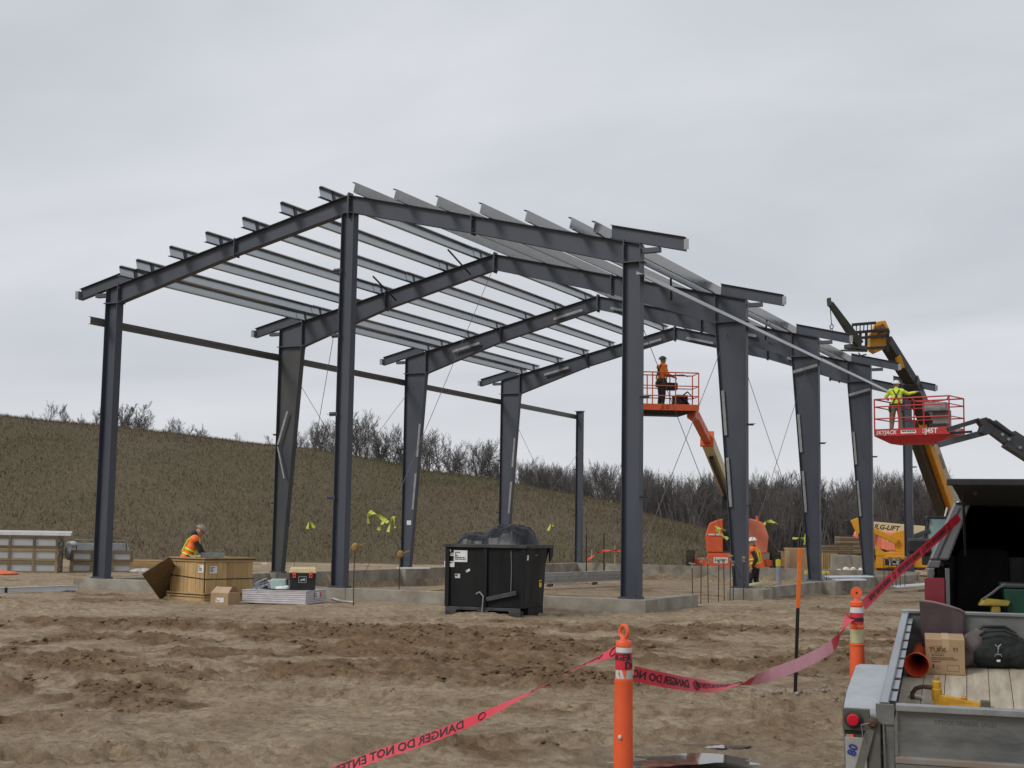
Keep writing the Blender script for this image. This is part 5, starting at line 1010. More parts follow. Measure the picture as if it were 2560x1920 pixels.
m = MB(); m.hexa([tp_(.45, -.9, 1.1), tp_(1.5, -.9, 1.2), tp_(1.5, .2, 1.2), tp_(.45, .2, 1.1)], [tp_(.7, -.9, 1.5), tp_(1.5, -.9, 1.75), tp_(1.5, .2, 1.75), tp_(.7, .2, 1.5)]); w('stabiliser_leg', m, M('machine_yellow_light', (.82, .45, .03), r=.4), .05)
m = MB(); m.beam(tp_(.6, -.95, 1.72), tp_(1.55, -.9, 2.1), .25, .2); w('stabiliser_cylinder', m, GREYP, .03)
m = MB(); m.beam(tp_(-1.62, -.9, 2.55), tp_(-1.35, -.9, 1.95), .3, .34); w('stabiliser_foot', m, JYEL, .03); m = MB(); m.beam(tp_(-1.42, -.9, 2.0), tp_(-1.30, -.9, 1.2), .08, .08); w('stabiliser_rod', m, BLACK)
m = MB(); m.beam(tp_(-1.4, -.85, 2.35), tp_(.2, -.7, 1.6), .22, .26); w('stabiliser_arm', m, JYEL, .03)
for x, y in ((-.55, -.75), (-.55, .95), (2.9, -.75), (2.9, .95)): wheel(t, tp_(x, y, .62)-Vector(t.location), .64, .42, TY*(-1 if y < 0 else 1), JYEL)
tbox('chassis', (.72, -.7, .5), (4.0, .9, 1.2), JYEL); tbox('engine_cover', (2.7, .1, 1.2), (4.2, 1.0, 1.7), JYEL)
c0 = (1.35, -1.0, 1.15); m = MB(); m.hexa([tp_(1.3, -1.0, 1.15), tp_(2.55, -1.0, 1.15), tp_(2.55, -.15, 1.15), tp_(1.3, -.15, 1.15)], [tp_(1.5, -.95, 2.62), tp_(2.5, -.95, 2.62), tp_(2.5, -.2, 2.62), tp_(1.5, -.2, 2.62)]); w('cab_glass', m, M('cab_glass', (.16, .24, .24), (.20, .30, .29), s=1, r=.08, spec=.7), .03)
for a, b in (((1.3, -1.02, 1.15), (1.5, -.97, 2.62)), ((2.55, -1.02, 1.15), (2.5, -.97, 2.62)), ((1.3, -.13, 1.15), (1.5, -.18, 2.62)), ((2.55, -.13, 1.15), (2.5, -.18, 2.62))): m = MB(); m.beam(tp_(*a), tp_(*b), .08, .08); w('cab_pillar', m, BLACK)
tbox('cab_roof', (1.42, -1.0, 2.62), (2.56, -.14, 2.72), BLACK, .03); m = MB(); m.tube([tp_(2.2, -.6, 2.7), tp_(2.3, -.6, 3.1)], .04, 6); w('exhaust', m, WHITEL)
for x in (1.46, 2.5): m = MB(); m.box(tp_(x, -1.06, 2.56), (.16, .1, .12), (0, 0, ta)); w('work_lamp', m, BLACK, .02)
tbox('air_box', (.95, -.8, 1.62), (1.28, -.5, 1.9), WHITEL)
B0, B1, B2, B3 = P(2445, 1345, 66), P(2340, 1105, 59.5), P(2275, 950, 56.5), P(2212, 850, 55.0)
def boomsec(name, a, b, w_, h_, mat): m = MB(); m.beam(a, b, w_, h_, (0, -1, .6)); return w(name, m, mat, .02)
boomsec('outer_boom', P(2404, 1352, 66), P(2304, 1060, 58.4), .46, .56, JYEL); boomsec('middle_boom', B1, B2, .46, .62, GREYP); boomsec('inner_boom', B2-(B3-B2)*.2, B3, .38, .5, BLACK)
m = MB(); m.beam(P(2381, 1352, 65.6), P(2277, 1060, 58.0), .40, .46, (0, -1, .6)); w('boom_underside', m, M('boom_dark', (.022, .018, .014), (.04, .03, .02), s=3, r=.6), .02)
tA, tB = P(2339, 1108, 58.6), P(2406, 1300, 63.6); tX = (tB-tA).normalized(); tY = (R0*.93+Vector((0, 0, .36))); tY = (tY-tX*tY.dot(tX)).normalized(); m = MB(); m.ext([(-.10, -.01), (.10, -.01), (.10, .01), (-.10, .01)], tA, tB, tX.cross(tY)); w('logo_strip', m, WHITEL)
lettering('United Rentals', .20, tA.lerp(tB, .22), tX, tY, INK, t, world=True, lift=.03)
m = MB(); m.box(P(2249, 905, 55.4), (.22, .2, .55), (R(20), R(-24), CANG)); w('boom_bracket', m, JYEL, .03)
hd = 54.6
def poly3(name, uv, d, th_, mat, bev=.02):
    m = MB(); q = [P(a, b, d) for a, b in uv]; n = len(q); m.add([p-F0*th_/2 for p in q]+[p+F0*th_/2 for p in q], [tuple(range(n)), tuple(range(2*n-1, n-1, -1))]+[((i+1) % n, i, n+i, n+(i+1) % n) for i in range(n)]); return w(name, m, mat, bev)
poly3('boom_head', [(2173, 876), (2172, 838), (2190, 806), (2210, 803), (2222, 830), (2212, 872), (2185, 884)][::-1], hd, .45, JYEL)
poly3('head_cheek', [(2190, 818), (2208, 808), (2218, 826), (2196, 838)][::-1], hd-.3, .06, M('head_brown', (.20, .09, .03), (.12, .06, .03), s=6, r=.6))
for a, b in (((2130, 832), (2222, 824)), ((2140, 846), (2222, 838)), ((2150, 872), (2218, 868)), ((2130, 812), (2190, 807))):
    m = MB(); m.beam(P(*a, hd-.45), P(*b, hd-.35), .09, .11); w('carriage_bar', m, BLACK, .01)
for k in range(7): u = 2131+k*9.3; m = MB(); m.beam(P(u, 831, hd-.45), P(u+1, 812, hd-.45), .035, .035, F0); w('backrest_bar', m, BLACK)
for u in (2150, 2165, 2219): m = MB(); m.beam(P(u, 880, hd-.4), P(u+1, 826, hd-.4), .1, .1, F0); w('carriage_post', m, BLACK, .01)
for dd in (0, .7): m = MB(); m.beam(P(2162, 878, hd-.4-dd*.4), P(2103, 876, hd-1.6-dd), .13, .06); w('fork', m, BLACK, .006)
m = MB(); m.tube([P(2146, 882, hd), P(2152, 889, hd), P(2166, 886, hd)], .03, 6); w('hydraulic_hose', m, BLACK)
# crane jib and hook carried on the forks
t = thing('crane_jib', 'dark green-grey crane jib with hanging hook carried by the telehandler', 'crane jib', P(2142, 862, hd-.7)); JB = M('jib_green', (.035, .045, .038), (.055, .062, .055), s=4, r=.5)
j0, j1 = P(2146, 858, hd-.8), P(2075, 757, hd-1.6)
m = MB(); m.beam(j0, j1, .30, .40, F0, .18, .26); w('jib_beam', m, JB, .01); m = MB(); m.beam(P(2118, 866, hd-.9), P(2160, 872, hd-.5), .4, .18); w('jib_base', m, JB, .02); m = MB(); m.box(P(2118, 848, hd-.8), (.22, .2, .24), (0, 0, CANG)); w('counter_block', m, GALVD, .02)
m = MB()
for s in (-1, 1): m.beam(j1+F0*.09*s-R0*.02-Vector((0, 0, .12)), j1+F0*.09*s+Vector((0, 0, .18))-R0*.05, .05, .12)
w('jib_tip', m, JB)
m = MB(); m.tube([j1-Vector((0, 0, .1)), P(2079, 812, hd-1.6)], .018, 6); w('hook_cable', m, BLACK)
hk_ = P(2079, 817, hd-1.6); m = MB(); m.tube([hk_+Vector((0, 0, .12))+R0*.0, hk_+Vector((0, 0, .04))+R0*.07, hk_-Vector((0, 0, .06))+R0*.04, hk_-Vector((0, 0, .08))-R0*.04, hk_-R0*.07+Vector((0, 0, .02)), hk_+Vector((0, 0, .1))], .028, 6); w('hook', m, GALVD)
m = MB()
for s in (-1, 1): m.tube([hk_-Vector((0, 0, .06)), P(2079+s*6, 831, hd-1.6)], .012, 5)
w('sling', m, GALVD)
# ------------------------------------------------------------------ parked lift with cream boom behind the telehandler
t = cam_thing('boom_lift', 'parked orange lift with lowered cream boom behind the yellow telehandler', 'boom lift', 2222, 73, None, -4)
m = MB(); m.beam((-2.0, 0, 2.28), (2.4, 0, 1.95), .5, .56); m.build('boom', CREAM, t, bevel=.02); lettering('JLG-LIFT', .36, (-.15, -.256, 2.16), (1, 0, -.075), (.075, 0, 1), INK, t, bold=.008, shear=.25)
m = MB(); m.bx((-2.25, -.35, 1.75), (-1.6, .35, 2.55)); m.build('boom_head', BLACK, t, bevel=.03); m = MB(); m.bx((-.6, -1.1, .9), (.6, 1.1, 1.95)); m.build('turntable', M('machine_orange_pale', (.78, .24, .14), (.72, .18, .09), s=2, r=.4), t, bevel=.12); m = MB(); m.bx((-.35, -1.112, 1.45), (.3, -1.102, 1.62)); m.build('decal', WHITEL, t)
m = MB(); m.bx((-1.0, -1.0, .4), (1.4, 1.0, .9)); m.build('chassis', JORG, t, bevel=.06); m = MB(); m.ell((-1.75, -.2, 1.72), (.22, .25, .36)); m.build('platform_arm', M('machine_orange_pale', (.78, .24, .14)), t, 40)
for x in (-1.1, 1.3):
    for y in (-1.05, 1.05): wheel(t, (x, y, .45), .46, .36, (0, 1 if y > 0 else -1, 0), GREYP)
# ================================================================== PEOPLE
def person(label, loc, rz, lean=0.0, legs=None, arms=None, head=(0, 0), top=DARKC, vest=None, pants=DARKC, hat=WHITEL, vest_band=REFL, harness=False, boots=None, h=1.78, hood=None):
    """legs: per side (hip->knee->ankle) offsets; arms: per side elbow and wrist offsets from the shoulder; x right, y forward"""
    t = thing('person', label, 'person', loc, rz); s = h/1.78
    hip = Vector((0, 0, .93)); cl, sl_ = math.cos(lean), math.sin(lean)
    def U(p): p = Vector(p); q = p-hip; return hip+Vector((q.x, q.y*cl+q.z*sl_, -q.y*sl_+q.z*cl))
    legs = legs or {-1: ((-.10, .03, .50), (-.11, -.02, .09)), 1: ((.10, .03, .50), (.11, -.02, .09))}
    arms = arms or {-1: ((-.27, -.02, 1.14), (-.25, .12, .90)), 1: ((.27, -.02, 1.14), (.25, .12, .90))}
    sh = {k: U((k*.185, 0, 1.44)) for k in (-1, 1)}; hp = {k: Vector((k*.09, 0, .92)) for k in (-1, 1)}
    hc = U((0, .03, 1.665)); yaw, nod = head
    hd_ = Matrix.Rotation(yaw, 3, 'Z') @ Matrix.Rotation(-nod-lean*.5, 3, 'X')
    def Hh(p): return hc+hd_ @ Vector(p)
    def torso(m, e, z0=.9):
        for z, rx, ry, rzv in ((1.36, .185, .118, .15), (1.22, .172, .118, .17), (1.06, .155, .112, .16), (.95, .165, .118, .12)): m.ell(U((0, .005, z)), (rx+e, ry+e, rzv+e*.5), (-lean, 0, 0), 16, 10)
        m.cap_(sh[-1], sh[1], .075+e, .075+e)
    def leg(m, k, e, foot=True):
        kn, an = Vector(legs[k][0]), Vector(legs[k][1]); m.cap_(hp[k], kn, .088+e, .062+e); m.cap_(kn, an, .060+e, .042+e)
    def armf(m, k, e, end=1.0):
        el, wr = Vector(arms[k][0]), Vector(arms[k][1]); m.cap_(sh[k], el, .054+e, .044+e); m.cap_(el, el.lerp(wr, end), .043+e, .030+e)
    # the body: one continuous surface
    m = MB(); torso(m, -.01)
    for k in (-1, 1):
        leg(m, k, -.006); armf(m, k, -.004); an = Vector(legs[k][1]); kn = Vector(legs[k][0]); m.cap_(an, an+Vector((0, .15, -.045)), .04, .032)
        el, wr = Vector(arms[k][0]), Vector(arms[k][1]); d = (wr-el).normalized(); m.cap_(wr, wr+d*.075, .030, .036)
        side = d.cross(Vector((0, 0, 1))); side = side.normalized() if side.length > .2 else Vector((1, 0, 0)); nrm = side.cross(d)
        for q, ln in ((-.030, .070), (-.010, .082), (.010, .078), (.029, .062)):
            b = wr+d*.095+side*q; m1 = b+d*ln*.55-nrm*.012; m.cap_(b-d*.02, m1, .0105, .0095, 8); m.cap_(m1, m1+d*ln*.3-nrm*.035, .0095, .008, 8)
        b = wr+d*.03+side*.034*(-k); m.cap_(b, b+d*.045+side*.028*(-k)-nrm*.015, .012, .010, 8)
    m.cap_(U((0, 0, 1.45)), U((0, .02, 1.58)), .06, .055); m.ell(hc, (.077, .097, .118), (-lean-nod, 0, yaw), 16, 12)
    m.ell(Hh((0, .035, -.065)), (.055, .06, .055)); m.cap_(Hh((0, .09, .02)), Hh((0, .112, -.018)), .012, .016, 8)
    for k in (-1, 1): m.ell(Hh((k*.078, -.005, -.01)), (.014, .024, .034)); m.ell(Hh((k*.032, .086, .012)), (.017, .012, .010))
    m.ell(Hh((0, .095, -.052)), (.028, .010, .009))
    me = remesh(m, .0095, 3); me.materials.append(SKIN); body = inst('body', me, t)
    m = MB()
    for k in (-1, 1): leg(m, k, .014)
    m.ell((0, .0, .93), (.178, .132, .13)); m.ell(U((0, 0, .98)), (.172, .128, .09)); me = remesh(m, .013, 3); me.materials.append(pants); inst('trousers', me, t)
    m = MB(); torso(m, .014)
    for k in (-1, 1): armf(m, k, .014, .93)
    if hood: m.ell(U((0, -.07, 1.53)), (.12, .09, .09))
    m.cap_(U((0, -.01, 1.46)), U((0, 0, 1.53)), .075, .068); me = remesh(m, .013, 3); me.materials.append(top); inst('jacket', me, t)
    m = MB()
    for k in (-1, 1): an = Vector(legs[k][1]); kn = Vector(legs[k][0]); m.cap_(an+(kn-an).normalized()*.14, an, .062, .058); m.cap_(an+Vector((0, -.04, -.035)), an+Vector((0, .17, -.05)), .05, .042)
    me = remesh(m, .013, 2); me.materials.append(boots or M('boot_leather', (.06, .042, .03), (.035, .026, .02), s=9, r=.8)); inst('boots', me, t)
    if vest is not None:
        m = MB(); torso(m, .030); me = remesh(m, .014, 3); me.materials.append(vest); inst('vest', me, t)
        def ring(z, rr=1.0, w_=.045, mat=vest_band, nm='reflective_band'):
            m = MB(); n = 28; vs = []
            for dz, e in ((-w_/2, .037), (w_/2, .037)):
                for i in range(n): a = 2*math.pi*i/n; vs.append(U((math.cos(a)*(.168*rr+e), math.sin(a)*(.116*rr+e)+.005, z+dz)))
            m.add(vs, [(i, (i+1) % n, n+(i+1) % n, n+i) for i in range(n)]); m.build(nm, mat, t, 60)
        ring(1.04); ring(1.16, 1.03)
        for k in (-1, 1):
            for fb in (-1, 1):
                m = MB(); pts = [U((k*(.11), fb*(.15+.002)+.005, z)) for z in (1.05, 1.2, 1.34)]+[U((k*.11, fb*.07, 1.50))]
                m.tube(pts, .018, 6); m.build('shoulder_stripe', vest_band if vest is HIVIS else HIVIS, t)
    if harness:
        m = MB()
        for k in (-1, 1): m.tube([U((-k*.12, -.135, 1.02)), U((0, -.152, 1.28)), U((k*.10, -.11, 1.47)), U((k*.11, .06, 1.49)), U((k*.1, .155, 1.2)), U((k*.13, .12, 1.0))], .02, 6)
        m.build('harness', BLACK, t); m = MB(); m.lathe([(.19, -.05), (.198, 0), (.19, .05)], 22, U((0, 0, .98))); m.v = [(v[0], v[1]*.78, v[2]) for v in m.v]; m.build('tool_belt', M('belt_leather', (.05, .032, .022), r=.8), t, 40)
        for k in (-1, 1): m = MB(); m.box((k*.2, .0, .86), (.1, .16, .2)); m.build('pouch', M('belt_leather', (.05, .032, .022)), t, bevel=.02)
    m = MB(); m.ell(Hh((0, -.01, .035)), (.118, .138, .115), (-lean*.5-nod, 0, yaw), 18, 8, z0=0.0)
    n = 24; R3 = hd_
    o = len(m.v); vs = [Hh((math.cos(2*math.pi*i/n)*(.118+.028), math.sin(2*math.pi*i/n)*(.138+.022)-.01+(.03 if math.sin(2*math.pi*i/n) > 0 else 0), .036)) for i in range(n)]+[Hh((math.cos(2*math.pi*i/n)*(.11), math.sin(2*math.pi*i/n)*(.13)-.01, .05)) for i in range(n)]
    m.add(vs, [(i, (i+1) % n, n+(i+1) % n, n+i) for i in range(n)]+[tuple(range(n-1, -1, -1))]); m.build('hard_hat', hat, t, 40)
    t.scale = (s, s, s); return t
HATG = M('hat_camo', (.30, .26, .20), (.16, .14, .10), s=18, r=.5); HATK = M('hat_dark', (.035, .037, .04), r=.35); HATW = M('hat_white', (.72, .72, .70), r=.4)
# crouched over the crate, seen from the side facing right
q = P(466, 1350, 31.6); fl = -.45
person('worker in orange and lime vest with patterned hard hat bending behind the timber crate', (q.x, q.y, -.27), CANG+R(-80), .42, None, {-1: ((-.24, .36, 1.10), (-.12, .52, .95)), 1: ((.22, .34, 1.12), (.12, .50, .95))}, (0, .35), DARKC, HIVIS, DARKC, HATG, HIYEL, hood=True, h=1.72)
# walking worker by the second right column
q = G(1893, 1459, -.50); q = P(1889, 1452, 40.5)
person('worker in orange vest and white hard hat walking behind the second right column', (q.x, q.y, -.50), CANG+R(62), .10, {-1: ((-.10, .16, .52), (-.10, .05, .11)), 1: ((.10, .02, .52), (.11, -.32, .20))}, {-1: ((-.25, -.10, 1.16), (-.24, .02, .93)), 1: ((.25, .06, 1.16), (.22, .22, .98))}, (.1, .12), DARKC, HIVIS, DARKC, HATW, HIYEL)
# on the orange platform
bpy.context.view_layer.update(); q = BKT1.matrix_basis @ Vector((1.22, .42, 0.01))
person('worker in orange shirt with harness and dark hard hat standing on the orange platform', q, CANG+R(-62), .05, None, {-1: ((-.24, .16, 1.20), (-.16, .46, 1.17)), 1: ((.26, .06, 1.17), (.2, .36, 1.10))}, (0, -.12), M('orange_shirt', (.85, .22, .03), (.7, .17, .03), s=8, r=.85), None, DARKC, HATK, harness=True, h=1.86)
# on the red platform
q = BKT2.matrix_basis @ Vector((1.98, -.60, 0.01))
person('worker in lime jacket and tan trousers reaching out on the red platform', q, CANG+R(-18), .06, {-1: ((-.13, .03, .50), (-.17, -.02, .09)), 1: ((.13, .03, .50), (.17, -.02, .09))}, {-1: ((-.33, .12, 1.27), (-.30, .36, 1.24)), 1: ((.37, .14, 1.36), (.60, .24, 1.42))}, (0, -.1), HIYEL, None, TANC, HATW, harness=True, h=1.74)
# ================================================================== FOREGROUND RIGHT: CAR AND TRAILER
GREYC = M('car_paint', (.12, .12, .13), (.14, .14, .148), s=2, r=.32, r2=.42, m=.4, coat=.3)
sp = P(2306, 1480, 12.5); SUVA = CANG-R(17)
t = thing('parked_car', 'dark grey estate car with open tailgate parked ahead of the trailer', 'car', (sp.x, sp.y, -.24), SUVA)
CW = 1.86
def side(s, x): return x if s == 0 else CW-x
for s in (0, 1):
    X = lambda a: side(s, a)
    def hx(name, b, tp, mat, bev=.01):
        m = MB(); bb = [(X(p[0]), p[1], p[2]) for p in b]; tt = [(X(p[0]), p[1], p[2]) for p in tp]
        if s: bb = bb[::-1]; tt = tt[::-1]
        m.hexa(bb, tt); return m.build(name, mat, t, bevel=bev)
    hx('lower_flank', [(.05, 0, .36), (.09, 0, .36), (.09, 4.5, .36), (.05, 4.5, .36)], [(0, 0, .86), (.06, 0, .86), (.06, 4.5, .86), (0, 4.5, .86)], GREYC)
    hx('upper_flank', [(0, 0, .863), (.06, 0, .863), (.06, 4.5, .863), (0, 4.5, .863)], [(.05, 0, 1.33), (.11, 0, 1.33), (.11, 4.5, 1.20), (.05, 4.5, 1.20)], GREYC)
    hx('belt_moulding', [(.04, .002, 1.333), (.15, .002, 1.333), (.15, 3.2, 1.31), (.04, 3.2, 1.31)], [(.065, .002, 1.40), (.17, .002, 1.40), (.17, 3.2, 1.37), (.065, 3.2, 1.37)], GREYC)
    hx('rear_pillar', [(.062, .0, 1.402), (.235, .0, 1.402), (.235, .34, 1.402), (.062, .34, 1.402)], [(.285, .04, 1.93), (.44, .04, 1.93), (.44, .55, 1.93), (.285, .55, 1.93)], GREYC, .02)
    hx('pillar_trim', [(.13, -.008, 1.42), (.145, -.008, 1.42), (.145, .0, 1.42), (.13, .0, 1.42)], [(.335, .03, 1.88), (.35, .03, 1.88), (.35, .038, 1.88), (.335, .038, 1.88)], BLACK, 0)
    hx('side_window', [(.075, .34, 1.40), (.10, .34, 1.40), (.10, 3.0, 1.375), (.075, 3.0, 1.375)], [(.30, .56, 1.91), (.325, .56, 1.91), (.325, 2.5, 1.91), (.30, 2.5, 1.91)], DARKG, 0)
    hx('door_pillar', [(.069, 1.5, 1.40), (.12, 1.5, 1.40), (.12, 1.62, 1.40), (.069, 1.62, 1.40)], [(.294, 1.5, 1.92), (.34, 1.5, 1.92), (.34, 1.62, 1.92), (.294, 1.62, 1.92)], BLACK, 0)
    o = hx('tail_lamp', [(.018, -.03, .90), (.195, -.03, .90), (.195, -.002, .90), (.018, -.002, .90)], [(.02, -.02, 1.245), (.195, -.02, 1.245), (.195, -.002, 1.245), (.02, -.002, 1.245)], M('tail_lens_dark', (.20, .010, .020), (.14, .008, .015), s=3, r=.18), .012)
    m = MB(); x0, x1 = sorted((X(.022), X(.19))); m.bx((x0, -.036, .915), (x1, -.031, 1.0)); m.build('brake_segment', M('tail_lens_red', (.62, .014, .03), r=.2), o)
    m = MB(); m.bx((x0, -.034, .80), (x1, -.004, .895)); m.build('reverse_segment', M('tail_lens_clear', (.45, .43, .43), r=.2), o)
    hx('opening_edge', [(.2, -.004, .6), (.24, -.004, .6), (.24, .25, .6), (.2, .25, .6)], [(.2, -.004, 1.33), (.24, -.004, 1.33), (.24, .25, 1.33), (.2, .25, 1.33)], GREYC, .006)
    hx('inner_trim', [(.112, .26, .6), (.25, .26, .6), (.25, 3, .6), (.112, 3, .6)], [(.112, .26, 1.33), (.22, .26, 1.33), (.22, 3, 1.33), (.112, 3, 1.33)], BLACK, .02)
    for y in (.95, 3.65): wheel(t, (X(.13), y, .36), .36, .24, (-1 if s == 0 else 1, 0, 0), GALVD, tmat=RUBBER)
    hx('mirror_arm', [(-.02, 3.02, 1.30), (.10, 3.02, 1.30), (.10, 3.08, 1.30), (-.02, 3.08, 1.30)], [(-.02, 3.02, 1.42), (.10, 3.02, 1.42), (.10, 3.08, 1.42), (-.02, 3.08, 1.42)], BLACK)
    hx('door_mirror', [(-.17, 2.98, 1.42), (.09, 2.98, 1.42), (.09, 3.12, 1.42), (-.17, 3.12, 1.42)], [(-.18, 2.98, 1.60), (.085, 2.98, 1.60), (.08, 3.12, 1.59), (-.17, 3.12, 1.59)], BLACK, .03)
m = MB(); m.hexa([(.29, .0, 1.92), (CW-.29, .0, 1.92), (CW-.29, 2.7, 1.92), (.29, 2.7, 1.92)], [(.36, .03, 1.99), (CW-.36, .03, 1.99), (CW-.36, 2.6, 1.99), (.36, 2.6, 1.99)]); m.build('roof', GREYC, t, bevel=.02)
m = MB(); m.bx((.25, .0, .60), (CW-.25, 2.9, .86)); m.build('load_floor', BLACK, t)
m = MB(); m.bx((.06, -.08, .42), (CW-.06, .02, .62)); m.build('rear_bumper', GREYP, t, bevel=.03)
m = MB(); m.bx((.1, 3.3, .4), (CW-.1, 4.5, 1.18)); m.build('bonnet', GREYC, t, bevel=.05); m = MB(); m.hexa([(.12, 3.1, 1.3), (CW-.12, 3.1, 1.3), (CW-.12, 3.14, 1.3), (.12, 3.14, 1.3)], [(.33, 2.45, 1.92), (CW-.33, 2.45, 1.92), (CW-.33, 2.5, 1.92), (.33, 2.5, 1.92)]); m.build('windscreen', DARKG, t)
m = MB(); m.bx((.12, 2.92, .5), (CW-.12, 3.02, 1.31)); m.build('dashboard', BLACK, t)
m = MB(); m.bx((.24, 1.68, .6), (CW-.24, 1.76, 1.42)); m.build('seat_divider', BLACK, t)
for x in (.3, 1.0): m = MB(); m.hexa([(x, 1.35, .86), (x+.55, 1.35, .86), (x+.55, 1.6, .86), (x, 1.6, .86)], [(x+.03, 1.5, 1.5), (x+.52, 1.5, 1.5), (x+.52, 1.66, 1.5), (x+.03, 1.66, 1.5)]); m.build('seat_back', M('seat_cloth', (.02, .02, .021), (.03, .03, .03), s=6, r=.9), t, bevel=.05)
m = MB(); m.hexa([(.26, -.70, 2.05), (CW-.26, -.70, 2.05), (CW-.36, .02, 1.90), (.36, .02, 1.90)], [(.26, -.71, 2.10), (CW-.26, -.71, 2.10), (CW-.36, .02, 1.96), (.36, .02, 1.96)]); lg = m.build('tailgate', M('tailgate_trim', (.022, .028, .026), (.032, .038, .036), s=5, r=.6), t, bevel=.015)
m = MB(); m.bx((.22, -.735, 2.055), (CW-.22, -.705, 2.115)); m.build('tailgate_edge', BLACK, lg, bevel=.01); m = MB(); m.tube([(.46, -.5, 2.0), (.46, -.46, 2.0)], .02, 8); m.build('latch', BLACK, lg)
m = MB(); m.tube([(.38, .06, 1.45), (.36, -.42, 2.0)], .012, 6); m.build('gas_strut', BLACK, t)
m = MB(); m.tube([(1.05, .9, 1.05), (.98, .6, 1.35), (.95, .55, 1.62)], .012, 6); m.build('belt_strap', M('strap_grey', (.16, .15, .14), r=.8), t)
m = MB(); m.tube([(.52, -.01, 1.06), (.60, -.02, 1.12), (.66, .0, 1.17), (.72, .02, 1.20)], .012, 6); m.build('pull_cord', M('cord_dim', (.10, .10, .095), r=.7), t)
CAR = t; bpy.context.view_layer.update()
def inc(x, y, z): return CAR.matrix_basis @ Vector((x, y, z))
t = thing('storage_bin', 'dark green plastic storage bin with grey lid in the open car', 'storage bin', inc(.98, .35, .862), SUVA); m = MB(); m.hexa([(-.24, -.18, 0), (.24, -.18, 0), (.24, .18, 0), (-.24, .18, 0)], [(-.28, -.21, .30), (.28, -.21, .30), (.28, .21, .30), (-.28, .21, .30)]); m.build('tub', M('bin_green', (.008, .055, .032), r=.45), t, bevel=.02); m = MB(); m.bx((-.3, -.23, .302), (.3, .23, .345)); m.build('lid', M('lid_grey', (.05, .055, .06), r=.5), t, bevel=.015)
t = thing('cordless_tool', 'yellow and black hand tool in the open car beside the green bin', 'tool', inc(.62, .12, .90), SUVA+R(12)); m = MB(); m.hexa([(-.14, -.05, .10), (.12, -.05, .10), (.12, .05, .10), (-.14, .05, .10)], [(-.10, -.04, .17), (.14, -.04, .15), (.14, .04, .15), (-.10, .04, .17)]); m.build('body', M('tool_yellow', (.34, .25, .03), r=.5), t, bevel=.015); m = MB(); m.bx((-.03, -.035, -.03), (.05, .035, .1)); m.build('grip', M('tool_yellow', (.55, .42, .03)), t, bevel=.015)
t = thing('safety_gloves', 'bright yellow bundle at the sill of the open car', 'gloves', inc(1.14, -.05, .86), SUVA); m = MB(); m.ell((0, 0, .03), (.15, .08, .05)); m.ell((.1, 0, .06), (.07, .06, .07)); me = remesh(m, .012, 1); me.materials.append(M('glove_yellow', (.85, .5, .01), (.75, .42, .01), s=9, r=.6)); inst('bundle', me, t)
t = thing('pink_rope', 'small pink coil at the sill of the open car', 'rope', inc(.40, .05, .86), SUVA); m = MB(); m.tube([(.10*math.cos(a), .06*math.sin(a), .03+.012*(k % 3)) for k, a in enumerate([i*.6 for i in range(21)])], .02, 6); m.build('coil', M('pink', (.55, .06, .16), r=.6), t)
# ------------------------------------------------------------------ trailer
TRA = CANG-R(18.5); TRP = R(7.3); TRot = Euler((TRP, 0, TRA)).to_matrix(); TW_, TL_ = 1.56, 3.0
t = thing('utility_trailer', 'galvanised utility trailer with plank floor and closed tailgate at the lower right', 'trailer', TRL-TRot @ Vector((0, 0, .5)), rot=(TRP, 0, TRA))
TR = t; bpy.context.view_layer.update()
def tb(name, a, b, mat, bev=.003, par=None): m = MB(); m.bx(a, b); return m.build(name, mat, par or t, bevel=bev)
tg = tb('tailgate_sheet', (.09, .004, .185), (TW_-.04, .009, .455), GALVP, 0)
tb('top_bar', (.085, -.035, .462), (TW_-.03, .016, .50), GALVD, .004, tg); tb('bottom_bar', (.075, -.03, .152), (TW_-.03, .014, .188), M('rust_streaked_galv', (.24, .15, .085), (.27, .275, .265), s=3, r=.75, m=.2, st=(1, 1, 4)), .004, tg); tb('lower_flange', (.075, -.024, .06), (TW_-.03, .012, .149), GALVP, .004, tg); tb('rear_beam', (.075, .016, -.08), (TW_-.03, .06, .055), GALVD, .004)
for x in (.02, TW_-.03): tb('gate_post', (x, -.03, -.32), (x+.052, .03, .46), GALVP, .004); 
tb('corner_plate', (-.03, -.042, .38), (.075, -.032, .502), GALVP, .003); tb('rear_post', (-.075, -.06, -.45), (-.005, .005, .40), M('dirty_galv', (.115, .115, .095), (.075, .075, .06), s=4, r=.8), .006)
m = MB(); m.tube([(.012, -.04, .38), (.016, -.05, .2), (.02, -.045, .0), (.01, -.04, -.1)], .006, 6); m.build('cable', GALV, t)
lettering('STOCK TRAILER SALES', .034, (.47, .003, .40), (1, 0, 0), (0, 0, 1), M('faded_print', (.105, .105, .095), r=.7), tg, lift=.002)
for s in (0, 1):
    X = lambda a: a if s == 0 else TW_-a
    x0, x1 = sorted((X(.0), X(.006))); tb('side_sheet', (x0, .02, .03), (x1, TL_, .47), GALVP, 0)
    x0, x1 = sorted((X(-.012), X(.042))); tb('top_rail', (x0, .02, .472), (x1, TL_, .503), GALV, .006)
    for k in range(9):
        y = .18+k*.31; m = MB(); xa, xb = X(.007), X(.075); q = [(xa, y, .47), (xb, y, .47), (xa, y+.0, .27)]; m.add(q+[(p[0], p[1]+.24-(.20 if i == 2 else 0), p[2]) for i, p in enumerate(q)], [(0, 1, 2), (5, 4, 3), (0, 3, 4, 1), (1, 4, 5, 2), (2, 5, 3, 0)]); m.build('gusset', GALV, t)
